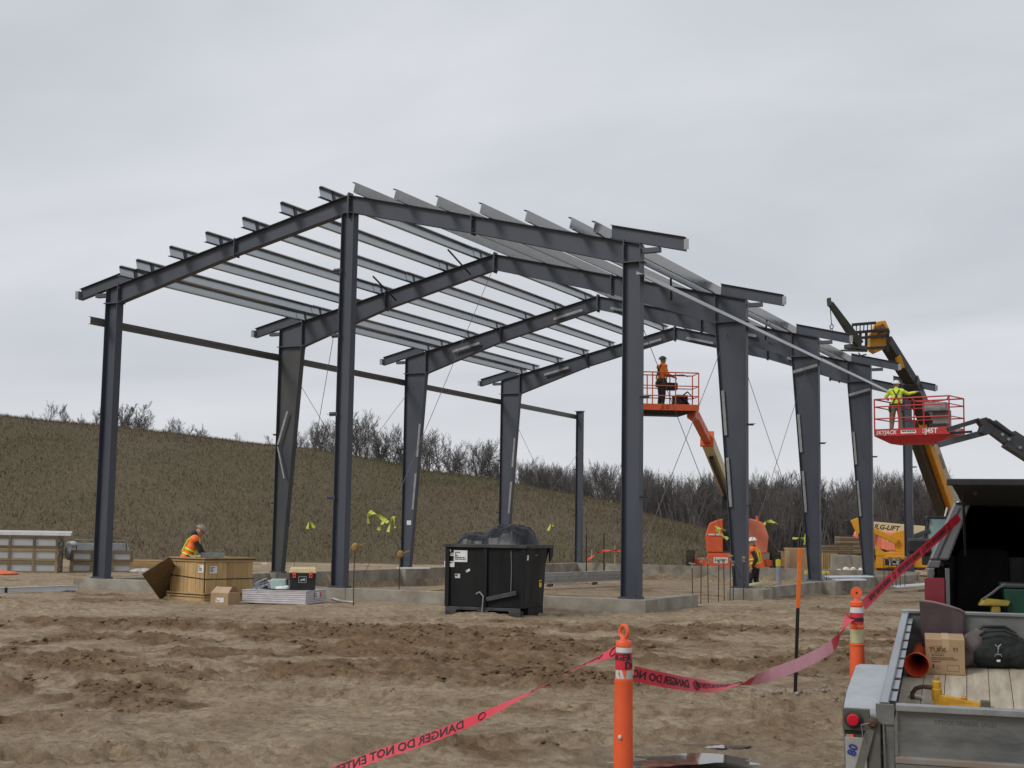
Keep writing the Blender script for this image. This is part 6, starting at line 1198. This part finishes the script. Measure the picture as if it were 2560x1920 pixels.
tb('front_sheet', (.01, TL_-.012, .03), (TW_-.01, TL_-.004, .49), GALVP, 0); tb('front_rail', (-.012, TL_-.03, .492), (TW_+.012, TL_+.012, .520), GALV, .005)
for x in (.55, .8, 1.2):
    m = MB(); m.lathe([(.016, 0), (.016, .008), (.008, .012)], 10, (x, TL_-.012, .37), (0, -1, 0)); m.build('bolt', GALVD, t)
FLO = M('floor_plank', (.50, .44, .34), (.33, .28, .21), s=2.5, r=.85, b=.12, bs=30, st=(6, .7, 6), det=10, rnd=.1)
nb = 10; bw_ = (TW_-.02)/nb
for k in range(nb): tb('floor_plank', (.01+k*bw_+.002, .03, .076), (.01+(k+1)*bw_-.002, TL_-.02, .110+.001*(k % 2)), FLO, .003)
tb('frame_rail', (-.0, .0, -.08), (.06, TL_, -.004), GALVD); tb('frame_rail', (TW_-.06, .0, -.08), (TW_, TL_, -.004), GALVD); tb('axle', (-.15, .95, -.14), (TW_+.15, 1.02, -.07), GALVD)
for s in (0, 1):
    sg = -1 if s == 0 else 1; xo = 0 if s == 0 else TW_
    def fx(a): return xo+sg*a
    prof = [(.06, .30), (.10, .43), (.30, .475), (1.05, .475), (1.45, .40), (1.62, .10)]; m = MB(); vs = []
    for y, z in prof:
        for dz in (0, .006): vs += [(fx(.014), y, z+dz), (fx(.225), y, z+dz)]
    fs = []
    for i in range(len(prof)-1): k = 4*i; fs += [(k, k+4, k+5, k+1), (k+2, k+3, k+7, k+6), (k, k+2, k+6, k+4), (k+1, k+5, k+7, k+3)]
    m.add(vs, fs); fe = m.build('fender', M('fender_galv', (.36, .385, .40), (.44, .465, .48), s=5, r=.5, r2=.6, m=.35), t)
    m = MB(); q = [(y, z) for y, z in prof]; vs = [(fx(.222), y, z) for y, z in q]+[(fx(.222), y, z-.07) for y, z in q]; n = len(q); vs += [(fx(.228), y, z+.004) for y, z in q]+[(fx(.228), y, z-.07) for y, z in q]
    m.add(vs, [(i, i+1, n+i+1, n+i) for i in range(n-1)]+[(2*n+i+1, 2*n+i, 3*n+i, 3*n+i+1) for i in range(n-1)]); m.build('fender_skirt', GALVD, fe)
    wheel(t, (fx(.12), .86, -.05), .31, .19, (sg, 0, 0), WHITEL, tmat=RUBBER)
    x0, x1 = sorted((fx(.07), fx(.228))); tb('lamp_plate', (x0, .03, .315), (x1, .055, .445), M('dirty_galv', (.115, .115, .095)), .004)
    m = MB(); m.lathe([(.05, -.008), (.052, .006), (.038, .014)], 24, (fx(.165), .022, .385), (0, -1, 0)); la = m.build('lamp_grommet', RUBBER, t, 30); m = MB(); m.lathe([(.036, 0), (.036, .012), (.03, .018), (.001, .02)], 24, (fx(.165), .012, .385), (0, -1, 0)); m.build('lamp_lens', M('lamp_red', (.55, .008, .03), r=.22), la, 40)
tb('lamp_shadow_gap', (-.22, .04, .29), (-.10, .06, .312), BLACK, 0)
pl = tb('licence_plate', (-.215, .03, .06), (-.09, .036, .275), M('plate_white', (.42, .43, .42), (.30, .30, .28), s=8, r=.5), .003)
BLUE = M('plate_blue', (.03, .05, .25), r=.5); lettering('80', .07, (-.172, .028, .20), (.25, 0, 1), (-1, 0, .25), BLUE, pl, lift=.003, bold=.002)
tb('plate_bracket', (-.225, .045, -.05), (-.215, .075, .31), GALVD); m = MB(); m.beam((-.06, -.07, .36), (-.26, -.10, -.36), .05, .006, (0, 1, 0)); m.build('support_strap', M('strap_galv', (.14, .135, .115), (.10, .095, .08), s=5, r=.75), t)
m = MB(); m.lathe([(.03, 0), (.03, .03), (.015, .045)], 12, (-.045, -.055, .395), (0, -1, 0)); m.build('latch_knob', RUST, t, 40); m = MB(); m.tube([(-.045, -.09, .40), (-.11, -.095, .385), (-.10, -.1, .30)], .004, 5); m.build('latch_pin', GALV, t)
m = MB(); m.beam((.05, TL_, -.06), (TW_/2, TL_+1.15, -.10), .07, .07); m.beam((TW_-.05, TL_, -.06), (TW_/2, TL_+1.15, -.10), .07, .07); m.build('drawbar', GALVD, t)
# mud crumbs on the floor
m = MB(); rd = random.Random(4)
for k in range(130): x, y = rd.uniform(.25, TW_-.05), rd.uniform(.06, 1.6); s = rd.uniform(.003, .014); m.ell((x, y, .112), (s*1.4, s, s*.7), None, 6, 3)
m.build('mud_crumbs', M('clod', (.12, .08, .048)), t)['kind'] = 'stuff'
TRI = TR.matrix_basis.inverted()
def trf(u, v, z=.113):   # point of the trailer floor seen at (u,v), trailer coordinates
    a = TRI @ CAM; d = TRI.to_3x3() @ ray(u, v); return a+d*((z-a.z)/d.z)
def inT(name, label, cat, p, rz=0): o = thing(name, label, cat, TR.matrix_basis @ Vector(p)); o.rotation_euler = (TR.matrix_basis.to_3x3() @ Matrix.Rotation(rz, 3, 'Z')).to_euler(); return o
# carton
p = trf(2364, 1687); t = inT('carton', 'brown cardboard carton with black print on the trailer floor', 'carton', p, R(3))
bw, bd, bh = .285, .24, .27
tb('carton_body', (-bw/2, 0, 0), (bw/2, bd, bh), CARD, .004); tb('tape_strip', (-.02, -.002, bh-.08), (.03, bd+.002, bh+.0015), M('tape_tan', (.46, .33, .19)), 0)
BR = M('brown_print', (.11, .07, .04), r=.8); lettering('TUFX', .05, (-.055, -.001, bh*.70), (1, 0, 0), (0, 0, 1), BR, t, bold=.001)
m = MB()
def bar(x0, x1, z, h): m.add([(x0, -.003, z), (x1, -.003, z), (x1, -.003, z+h), (x0, -.003, z+h)], [(0, 1, 2, 3)])
bar(-.10, -.015, bh*.80, .002); bar(-.10, -.01, bh*.60, .002)
for z, l in ((.54, .09), (.47, .15), (.42, .18), (.36, .07)):
    x = -.10; rd = random.Random(int(z*100))
    while x < -.10+l: w_ = rd.uniform(.006, .016); bar(x, x+w_, bh*z, .007); x += w_+.004
for x in (.062, .082): bar(x, x+.006, bh*.66, .022); m.add([(x-.006, -.003, bh*.66+.022), (x+.012, -.003, bh*.66+.022), (x+.003, -.003, bh*.66+.034)], [(0, 1, 2)])
bar(-.095, -.08, bh*.18, .03); bar(-.07, -.035, bh*.18, .002); bar(-.07, -.04, bh*.24, .002)
for a, b, c, d in ((.01, .1, .27, .002), (.012, .098, .10, .002)): bar(a, b, bh*c, d)
for x in (.01, .098): bar(x, x+.002, bh*.105, .045)
m.build('print', BR, t)
# orange post lying down, open foot towards the camera
p = trf(2292, 1694); t = inT('delineator_post', 'orange traffic post lying on the trailer floor with its hollow foot facing out', 'traffic post', p, R(0)); ax = Vector((.02, 1, .0)); m = MB()
m.lathe([(.090, 0), (.095, .006), (.092, .02), (.070, .10), (.056, .2), (.052, .8), (.03, .86)], 28, (0, 0, .095), ax, cap=False); m.build('tube', ORANGE, t, 40); m = MB(); m.lathe([(.090, 0), (.066, .09), (.05, .2), (.045, .7), (.001, .71)], 28, (0, 0, .095), ax, cap=False); m.build('bore', M('orange_bore', (.55, .06, .02), r=.6), t, 40)
# duffel bag
p = trf(2496, 1678); t = inT('duffel_bag', 'black duffel bag with silver clip on the trailer floor', 'bag', p, R(6)); m = MB()
for c, r_ in (((0, .18, .13), (.21, .17, .14)), ((-.12, .18, .11), (.12, .16, .12)), ((.14, .18, .11), (.14, .16, .12)), ((.02, .12, .20), (.15, .10, .08)), ((.26, .2, .10), (.09, .13, .10))): m.ell(c, r_, None, 18, 12)
me = remesh(m, .012, 5)
for v in me.vertices: n = mnoise.noise(v.co*11)+.5*mnoise.noise(v.co*25); v.co += v.normal*.012*n; v.co.z = max(v.co.z, .0)
me.materials.append(M('duffel_cloth', (.012, .015, .014), (.022, .025, .024), s=8, r=.85, b=.3, bs=60)); inst('bag_body', me, t)
m = MB(); m.tube([(-.12, .06, .26), (-.08, .02, .30), (.05, .02, .31), (.15, .06, .26)], .013, 6); m.tube([(-.14, .2, .25), (-.08, .22, .30), (.08, .22, .30), (.16, .2, .25)], .013, 6); m.build('handle', BLACK, t, 40)
m = MB(); m.tube([(.01, .0, .20), (.0, -.005, .17), (.0, -.008, .13)], .006, 6); m.tube([(-.022, -.004, .205), (.0, -.006, .185), (.024, -.004, .207)], .005, 6); m.tube([(-.025, -.008, .115), (-.02, -.01, .13), (.02, -.01, .13), (.025, -.008, .115)], .005, 6); m.build('clip', GALV, t); tb('tag', (-.012, -.014, .075), (.014, -.008, .09), WHITEL, 0)
# maroon mat, grey hoodie
p = trf(2372, 1680); t = inT('vinyl_mat', 'curled maroon vinyl mat standing behind the carton', 'mat', p+Vector((0, .22, 0)), R(10)); m = MB(); vs = []
prof = [(-.20, .02, .50), (-.10, .0, .49), (.02, -.005, .46), (.10, .005, .43), (.145, .05, .40), (.13, .10, .385), (.09, .11, .38)]
for x, y, zt_ in prof: vs += [(x, y, .10), (x-.01, y+.02, zt_)]
n = len(prof); vs2 = [(v[0]+.002, v[1]+.008, v[2]) for v in vs]; m.add(vs+vs2, [(2*i, 2*i+2, 2*i+3, 2*i+1) for i in range(n-1)]+[(2*n+2*i+1, 2*n+2*i+3, 2*n+2*i+2, 2*n+2*i) for i in range(n-1)]+[(2*i+1, 2*i+3, 2*n+2*i+3, 2*n+2*i+1) for i in range(n-1)])
m.build('mat', M('maroon_vinyl', (.055, .034, .036), (.075, .048, .05), s=6, r=.55, b=.1), t, 60); m = MB(); m.tube([(x-.01, y+.024, z_+.004) for x, y, z_ in prof], .011, 6); m.build('edge_binding', M('binding_pink', (.20, .15, .15), r=.8), t, 40); tb('mat_foot', (-.2, .0, .0), (.1, .06, .12), M('maroon_vinyl', (.055, .034, .036)), .01)
p = trf(2434, 1672); t = inT('grey_hoodie', 'crumpled grey hoodie between the mat and the duffel bag', 'clothing', p+Vector((0, .06, 0)), 0); m = MB()
for c, r_ in (((0, 0, .14), (.10, .09, .14)), ((.05, .02, .22), (.06, .06, .07)), ((-.05, 0, .08), (.1, .1, .08))): m.ell(c, r_, None, 14, 10)
me = remesh(m, .012, 3)
for v in me.vertices: v.co += v.normal*.02*mnoise.noise(v.co*14)
me.materials.append(M('grey_fleece', (.12, .10, .095), (.085, .07, .066), s=9, r=.95)); inst('cloth', me, t)
# yellow jack with curved brown handle
p = trf(2335, 1764); t = inT('trailer_jack', 'yellow jack with curved rusty handle lying behind the tailgate', 'jack', p, 0); YB = M('jack_yellow', (.62, .34, .02), (.45, .22, .02), s=9, r=.55)
m = MB(); m.tube([(-.14, .02, .03), (-.145, .03, .07), (-.12, .035, .105), (-.07, .04, .12), (-.01, .04, .115)], .016, 10); m.build('handle', RUST, t, 40); m = MB(); m.lathe([(.033, 0), (.036, .03), (.036, .08), (.030, .085), (.030, .13), (.02, .14)], 16, (.02, .04, .03)); m.build('hub', YB, t, 40); m = MB(); m.lathe([(.018, 0), (.018, .03)], 12, (.02, .04, .168)); m.build('cap', WOODX, t)
m = MB(); m.hexa([(.0, .01, .0), (.30, .0, .0), (.30, .05, .0), (.0, .07, .0)], [(.0, .01, .08), (.30, .005, .03), (.30, .045, .03), (.0, .06, .08)]); m.build('arm', YB, t, bevel=.006); m = MB(); m.lathe([(.018, 0), (.02, .02), (.012, .03)], 12, (.20, .03, .04)); m.build('bolt', YB, t); tb('jaw', (.305, .0, .0), (.37, .05, .045), M('jaw_brown', (.10, .085, .06), r=.8), .004)
p = trf(2290, 1746); t = inT('paper_roll', 'small white tube lying beside the yellow jack', 'tube', p, R(-35)); m = MB(); m.tube([(-.06, 0, .014), (.06, .0, .014)], .014, 10); m.build('roll', WHITEL, t, 40)
# ================================================================== TRAFFIC POSTS AND TAPE
TAPE = M('danger_tape', (.60, .024, .048), (.50, .02, .04), s=3, r=.42, b=.05, bs=20); TAPEP = M('danger_tape_reverse', (.70, .32, .36), (.62, .24, .28), s=4, r=.4)
WHB = M('white_sleeve', (.62, .62, .58), (.48, .47, .43), s=9, r=.5)
def post(label, base, hgt, rr, style):
    t = thing('delineator_post', label, 'traffic post', base, 0); H = hgt; z1 = H-.085
    m = MB(); m.lathe([(rr*1.22, 0.0), (rr*1.18, .05), (rr*1.12, .3), (rr*1.02, H*.62), (rr*1.0, z1-.215), (rr*1.02, z1-.21), (rr*1.0, z1-.2), (rr*.88, z1-.198), (rr*.86, z1-.03), (rr*.9, z1-.028), (rr*.9, z1-.002), (rr*.82, z1+.004), (.022, z1+.006), (.018, z1+.02)] if style == 0 else [(rr*1.2, 0), (rr*1.15, .05), (rr*1.05, z1-.33), (rr*1.12, z1-.325), (rr*1.12, z1-.315), (rr*.98, z1-.31), (rr*.96, z1-.20), (rr*1.06, z1-.195), (rr*1.06, z1-.182), (rr*.92, z1-.178), (rr*.86, z1-.04), (rr*.95, z1-.034), (rr*.95, z1-.01), (rr*.8, z1), (.02, z1+.006), (.016, z1+.02)], 32, base); m.build('tube', ORANGE, t, 35, world=True)
    c = base+Vector((0, 0, z1+.05)); m = MB(); rn = .030 if style == 0 else .038; ax_ = (F0*.6+R0*.8) if style == 0 else (F0*.95+R0*.15); ax_.normalize(); sx_ = ax_.cross(Z0)
    if style == 0: m.tube([c+(sx_*math.cos(a)+Z0*math.sin(a)*1.1)*rn for a in [2*math.pi*i/20 for i in range(20)]], .011, 8, loop=True)
    else: m.lathe([(.040, -.012), (.042, -.006), (.042, .006), (.040, .012)], 24, c+Vector((0, 0, .012)), ax_)
    m.build('ring_handle', ORANGE, t, 40, world=True)
    if style: m = MB(); m.lathe([(.008, 0), (.008, .03)], 12, c+Vector((0, 0, .012))-ax_*.015, ax_); m.build('ring_hole', BLACK, t, world=True)
    m = MB(); m.lathe([(.20, -.12), (.20, -.09), (.14, -.06), (rr*1.3, -.04), (rr*1.25, .01)], 8, base+Vector((0, 0, .06))); m.build('rubber_base', RUBBER, t, world=True, bevel=.01); return t, z1
pb = P(1576, 1905, 7.4); pb.z = -.36; pt_ = P(1560, 1563, 7.4); H1 = pt_.z-pb.z
pb = Vector((pt_.x, pt_.y, pb.z)); r1 = .049
t, z1 = post('near orange traffic post wrapped in red tape in the foreground', pb, H1, r1, 0)
m = MB(); m.lathe([(r1*.885, z1-.196), (r1*.892, z1-.19), (r1*.875, z1-.035), (r1*.868, z1-.032)], 32, pb, cap=False); m.build('white_sleeve', WHB, t, 40, world=True)
m = MB(); m.lathe([(r1*.93, z1-.150), (r1*.935, z1-.145), (r1*.925, z1-.062), (r1*.92, z1-.058)], 32, pb, cap=False); wr = m.build('tape_wrap', TAPE, t, 40, world=True)
def on_cyl(txt, size, zc, a0, rad, mir=False, par=None):
    vs, fs = text_verts(txt, size, .002); m = MB(); cd = (CAM-pb); cd.z = 0; cd.normalize(); sd = Vector((-cd.y, cd.x, 0)); out = []
    for v in vs: a = a0+v.x/rad; q = cd*math.cos(a)+sd*math.sin(a); out.append(pb+q*rad+Vector((0, 0, zc+v.y)))
    m.add(out, fs); m.build('lettering', INK, par or wr, world=True)
on_cyl('DANGER', .050, z1-.085, -1.15, r1*.955); on_cyl('DO', .056, z1-.128, 1.05, r1*.958)
m = MB(); cd = (CAM-pb); cd.z = 0; cd.normalize(); sd = Vector((-cd.y, cd.x, 0))
for tri in (((-.012, -.148), (.020, -.150), (.008, -.200)), ((-.035, -.170), (-.028, -.150), (-.020, -.196))): m.add([pb+(cd*math.cos(a/r1)+sd*math.sin(a/r1))*r1*.93+Vector((0, 0, z1+z_)) for a, z_ in tri], [(0, 2, 1)])
m.build('tape_tail', ORANGE, t, world=True)
m = MB(); m.ell(pb+cd*r1*1.06-sd*.018+Vector((0, 0, z1-.50)), (.010, .010, .013)); m.build('scuff', WHB, t, world=True)
p2t = P(2141, 1474, 10.2); g2 = Vector((p2t.x, p2t.y, -.34)); t2, z2 = post('far orange traffic post standing behind the trailer fender', g2, p2t.z-g2.z, .050, 1)
for a, b, mt in ((z2-.305, z2-.205, M('lime_sleeve', (.50, .46, .26), (.40, .37, .2), s=8, r=.45)), (z2-.085, z2-.045, WHB)): m = MB(); m.lathe([(.050*1.0, a), (.050*(1.0 if a < z2-.2 else .93), b)], 32, g2, cap=False); m.build('reflective_sleeve', mt, t2, 40, world=True)
m = MB(); m.lathe([(.050, z2-.165), (.049, z2-.09)], 32, g2, cap=False); m.build('tape_wrap', TAPE, t2, 40, world=True); m = MB(); m.lathe([(.0503, z2-.15), (.0498, z2-.12)], 24, g2, cap=False); m.build('print_band', INK, t2, 40, world=True)
def catmull(p, n=14):
    out = []; q = [p[0]*2-p[1]]+list(p)+[p[-1]*2-p[-2]]
    for i in range(1, len(q)-2):
        for k in range(n): s = k/n; out.append(.5*((2*q[i])+(q[i+1]-q[i-1])*s+(2*q[i-1]-5*q[i]+4*q[i+1]-q[i+2])*s*s+(3*q[i]-q[i-1]-3*q[i+1]+q[i+2])*s**3))
    out.append(p[-1].copy()); return out
def tape(label, pts, tw, width=.074, text_s=(), mats=(TAPE, INK), pale=None):
    """pts: control points; tw: twist (radians from upright) at each; text_s: (arc position, string) printed and seen from behind"""
    f = catmull(pts); n = 14; tws = [tw[min(i//n, len(tw)-1)]+(tw[min(i//n+1, len(tw)-1)]-tw[min(i//n, len(tw)-1)])*((i % n)/n) for i in range(len(f))]
    S = [0]
    for a, b in zip(f[:-1], f[1:]): S.append(S[-1]+(b-a).length)
    ups = []; nrm = []
    for i, p in enumerate(f):
        tg_ = (f[min(i+1, len(f)-1)]-f[max(i-1, 0)]).normalized(); nr = tg_.cross(Z0).normalized(); nr = nr if nr.dot(CAM-p) > 0 else -nr; u0 = Z0-tg_*Z0.dot(tg_); u0.normalize()
        ups.append(u0*math.cos(tws[i])+nr*math.sin(tws[i])); nrm.append((nr*math.cos(tws[i])-u0*math.sin(tws[i])))
    t = thing('danger_tape', label, 'barrier tape', f[0]); m = MB(); vs = []
    for i, p in enumerate(f): e = .002*math.sin(i*1.7); vs += [p-ups[i]*width/2+nrm[i]*e, p+ups[i]*width/2]
    fs = [(2*i, 2*i+2, 2*i+3, 2*i+1) for i in range(len(f)-1)]; m.add(vs, fs)
    if pale: m.mi = [1 if pale[0] <= S[i]/S[-1] <= pale[1] else 0 for i in range(len(f)-1)]
    m.build('strip', [TAPE, TAPEP] if pale else TAPE, t, 60, world=True)
    def at_(s):
        s = max(0, min(S[-1]-1e-5, s)); i = max(k for k in range(len(S)) if S[k] <= s); i = min(i, len(f)-2); q = (s-S[i])/(S[i+1]-S[i]); return f[i].lerp(f[i+1], q), ups[i].lerp(ups[i+1], q), nrm[i].lerp(nrm[i+1], q)
    for s0, txt, sz in text_s:
        tx = MB(); v_, f_ = text_verts(txt, sz, .0015); out = []
        for v in v_:
            p, u_, n_ = at_(s0-v.x); 
            sg = 1 if n_.dot(CAM-p) > 0 else -1; out.append(p+u_*v.y+n_*.0025*sg)
        tx.add(out, f_)
        p, u_, n_ = at_(s0-len(txt)*sz*.36-.06); ring = []
        for a in range(24): q = 2*math.pi*a/24; pp_, uu_, nn_ = at_(s0+len(txt)*sz*.36+.05+.026*math.cos(q)); ring.append(pp_+uu_*.026*math.sin(q)+nn_*.003*(1 if nn_.dot(CAM-pp_) > 0 else -1))
        tx.build('lettering', INK, t, world=True); tx = MB(); tx.tube(ring, .0028, 4, loop=True); tx.build('printed_symbol', INK, t, world=True)
    return t, S[-1]
MSG = 'DANGER DO NOT ENTER'
p1L = P(1541, 1627, 7.4); p1R = P(1584, 1684, 7.4)
dl = [(820, 1934, 8.3), (939, 1890, 8.2), (1059, 1850, 8.1), (1178, 1803, 8.0), (1300, 1745, 7.85), (1400, 1692, 7.7), (1480, 1652, 7.55)]
ctl = [P(u, v, d) for u, v, d in dl]+[p1L]; ctl.insert(0, P(640, 1990, 8.6))
tape('red danger tape running from the lower left up to the near traffic post', ctl, [-.6, -.6, -.58, -.6, -.7, -1.15, -1.38, -1.1, -.5, -.2], .074, [(1.12, MSG, .078), (2.35, MSG, .05)])
dr = [(1660, 1700, 7.5), (1760, 1715, 7.8), (1840, 1709, 8.2), (1930, 1686, 8.7), (2020, 1650, 9.2), (2085, 1610, 9.6), (2120, 1555, 9.95)]
tape('red danger tape sagging between the two traffic posts', [p1R]+[P(u, v, d) for u, v, d in dr]+[g2+Vector((0, 0, z2-.12))-R0*.05], [-.05, -.05, -.5, -1.7, -3.4, -3.5, -3.3, -1.9, -.6], .080, [(.20, 'DANGER DO NOT', .060), (.78, MSG, .044)], pale=(.40, .80))
ce = inc(.33, -.02, 1.80)
tape('red danger tape stretched from the far traffic post up to the parked car', [g2+Vector((0, 0, z2-.03))+R0*.05, (g2+Vector((0, 0, z2-.03))).lerp(ce, .35)-Vector((0, 0, .02)), (g2+Vector((0, 0, z2-.03))).lerp(ce, .7)-Vector((0, 0, .02)), ce], [-.35, -.3, -.25, -.4], .074, [(.45, MSG, .05), (1.25, MSG, .05), (2.0, MSG, .05)])
# stones beside the marker stake
m = MB(); rd = random.Random(6); b = G(1985, 1745, -.32)
for k in range(70):
    q = b+R0*rd.gauss(.0, .32)+F0*rd.gauss(.1, .35); s = rd.uniform(.008, .035); m.ell((q.x, q.y, gz(q)+s*.2), (s*1.3, s, s*.7), (rd.random(), rd.random(), rd.random()*3), 7, 4)
tag(m.build('gravel', M('pale_stone', (.30, .26, .21), (.22, .185, .145), s=4, r=.9)), 'pale pebbles around the foot of the marker stake', kind='stuff')
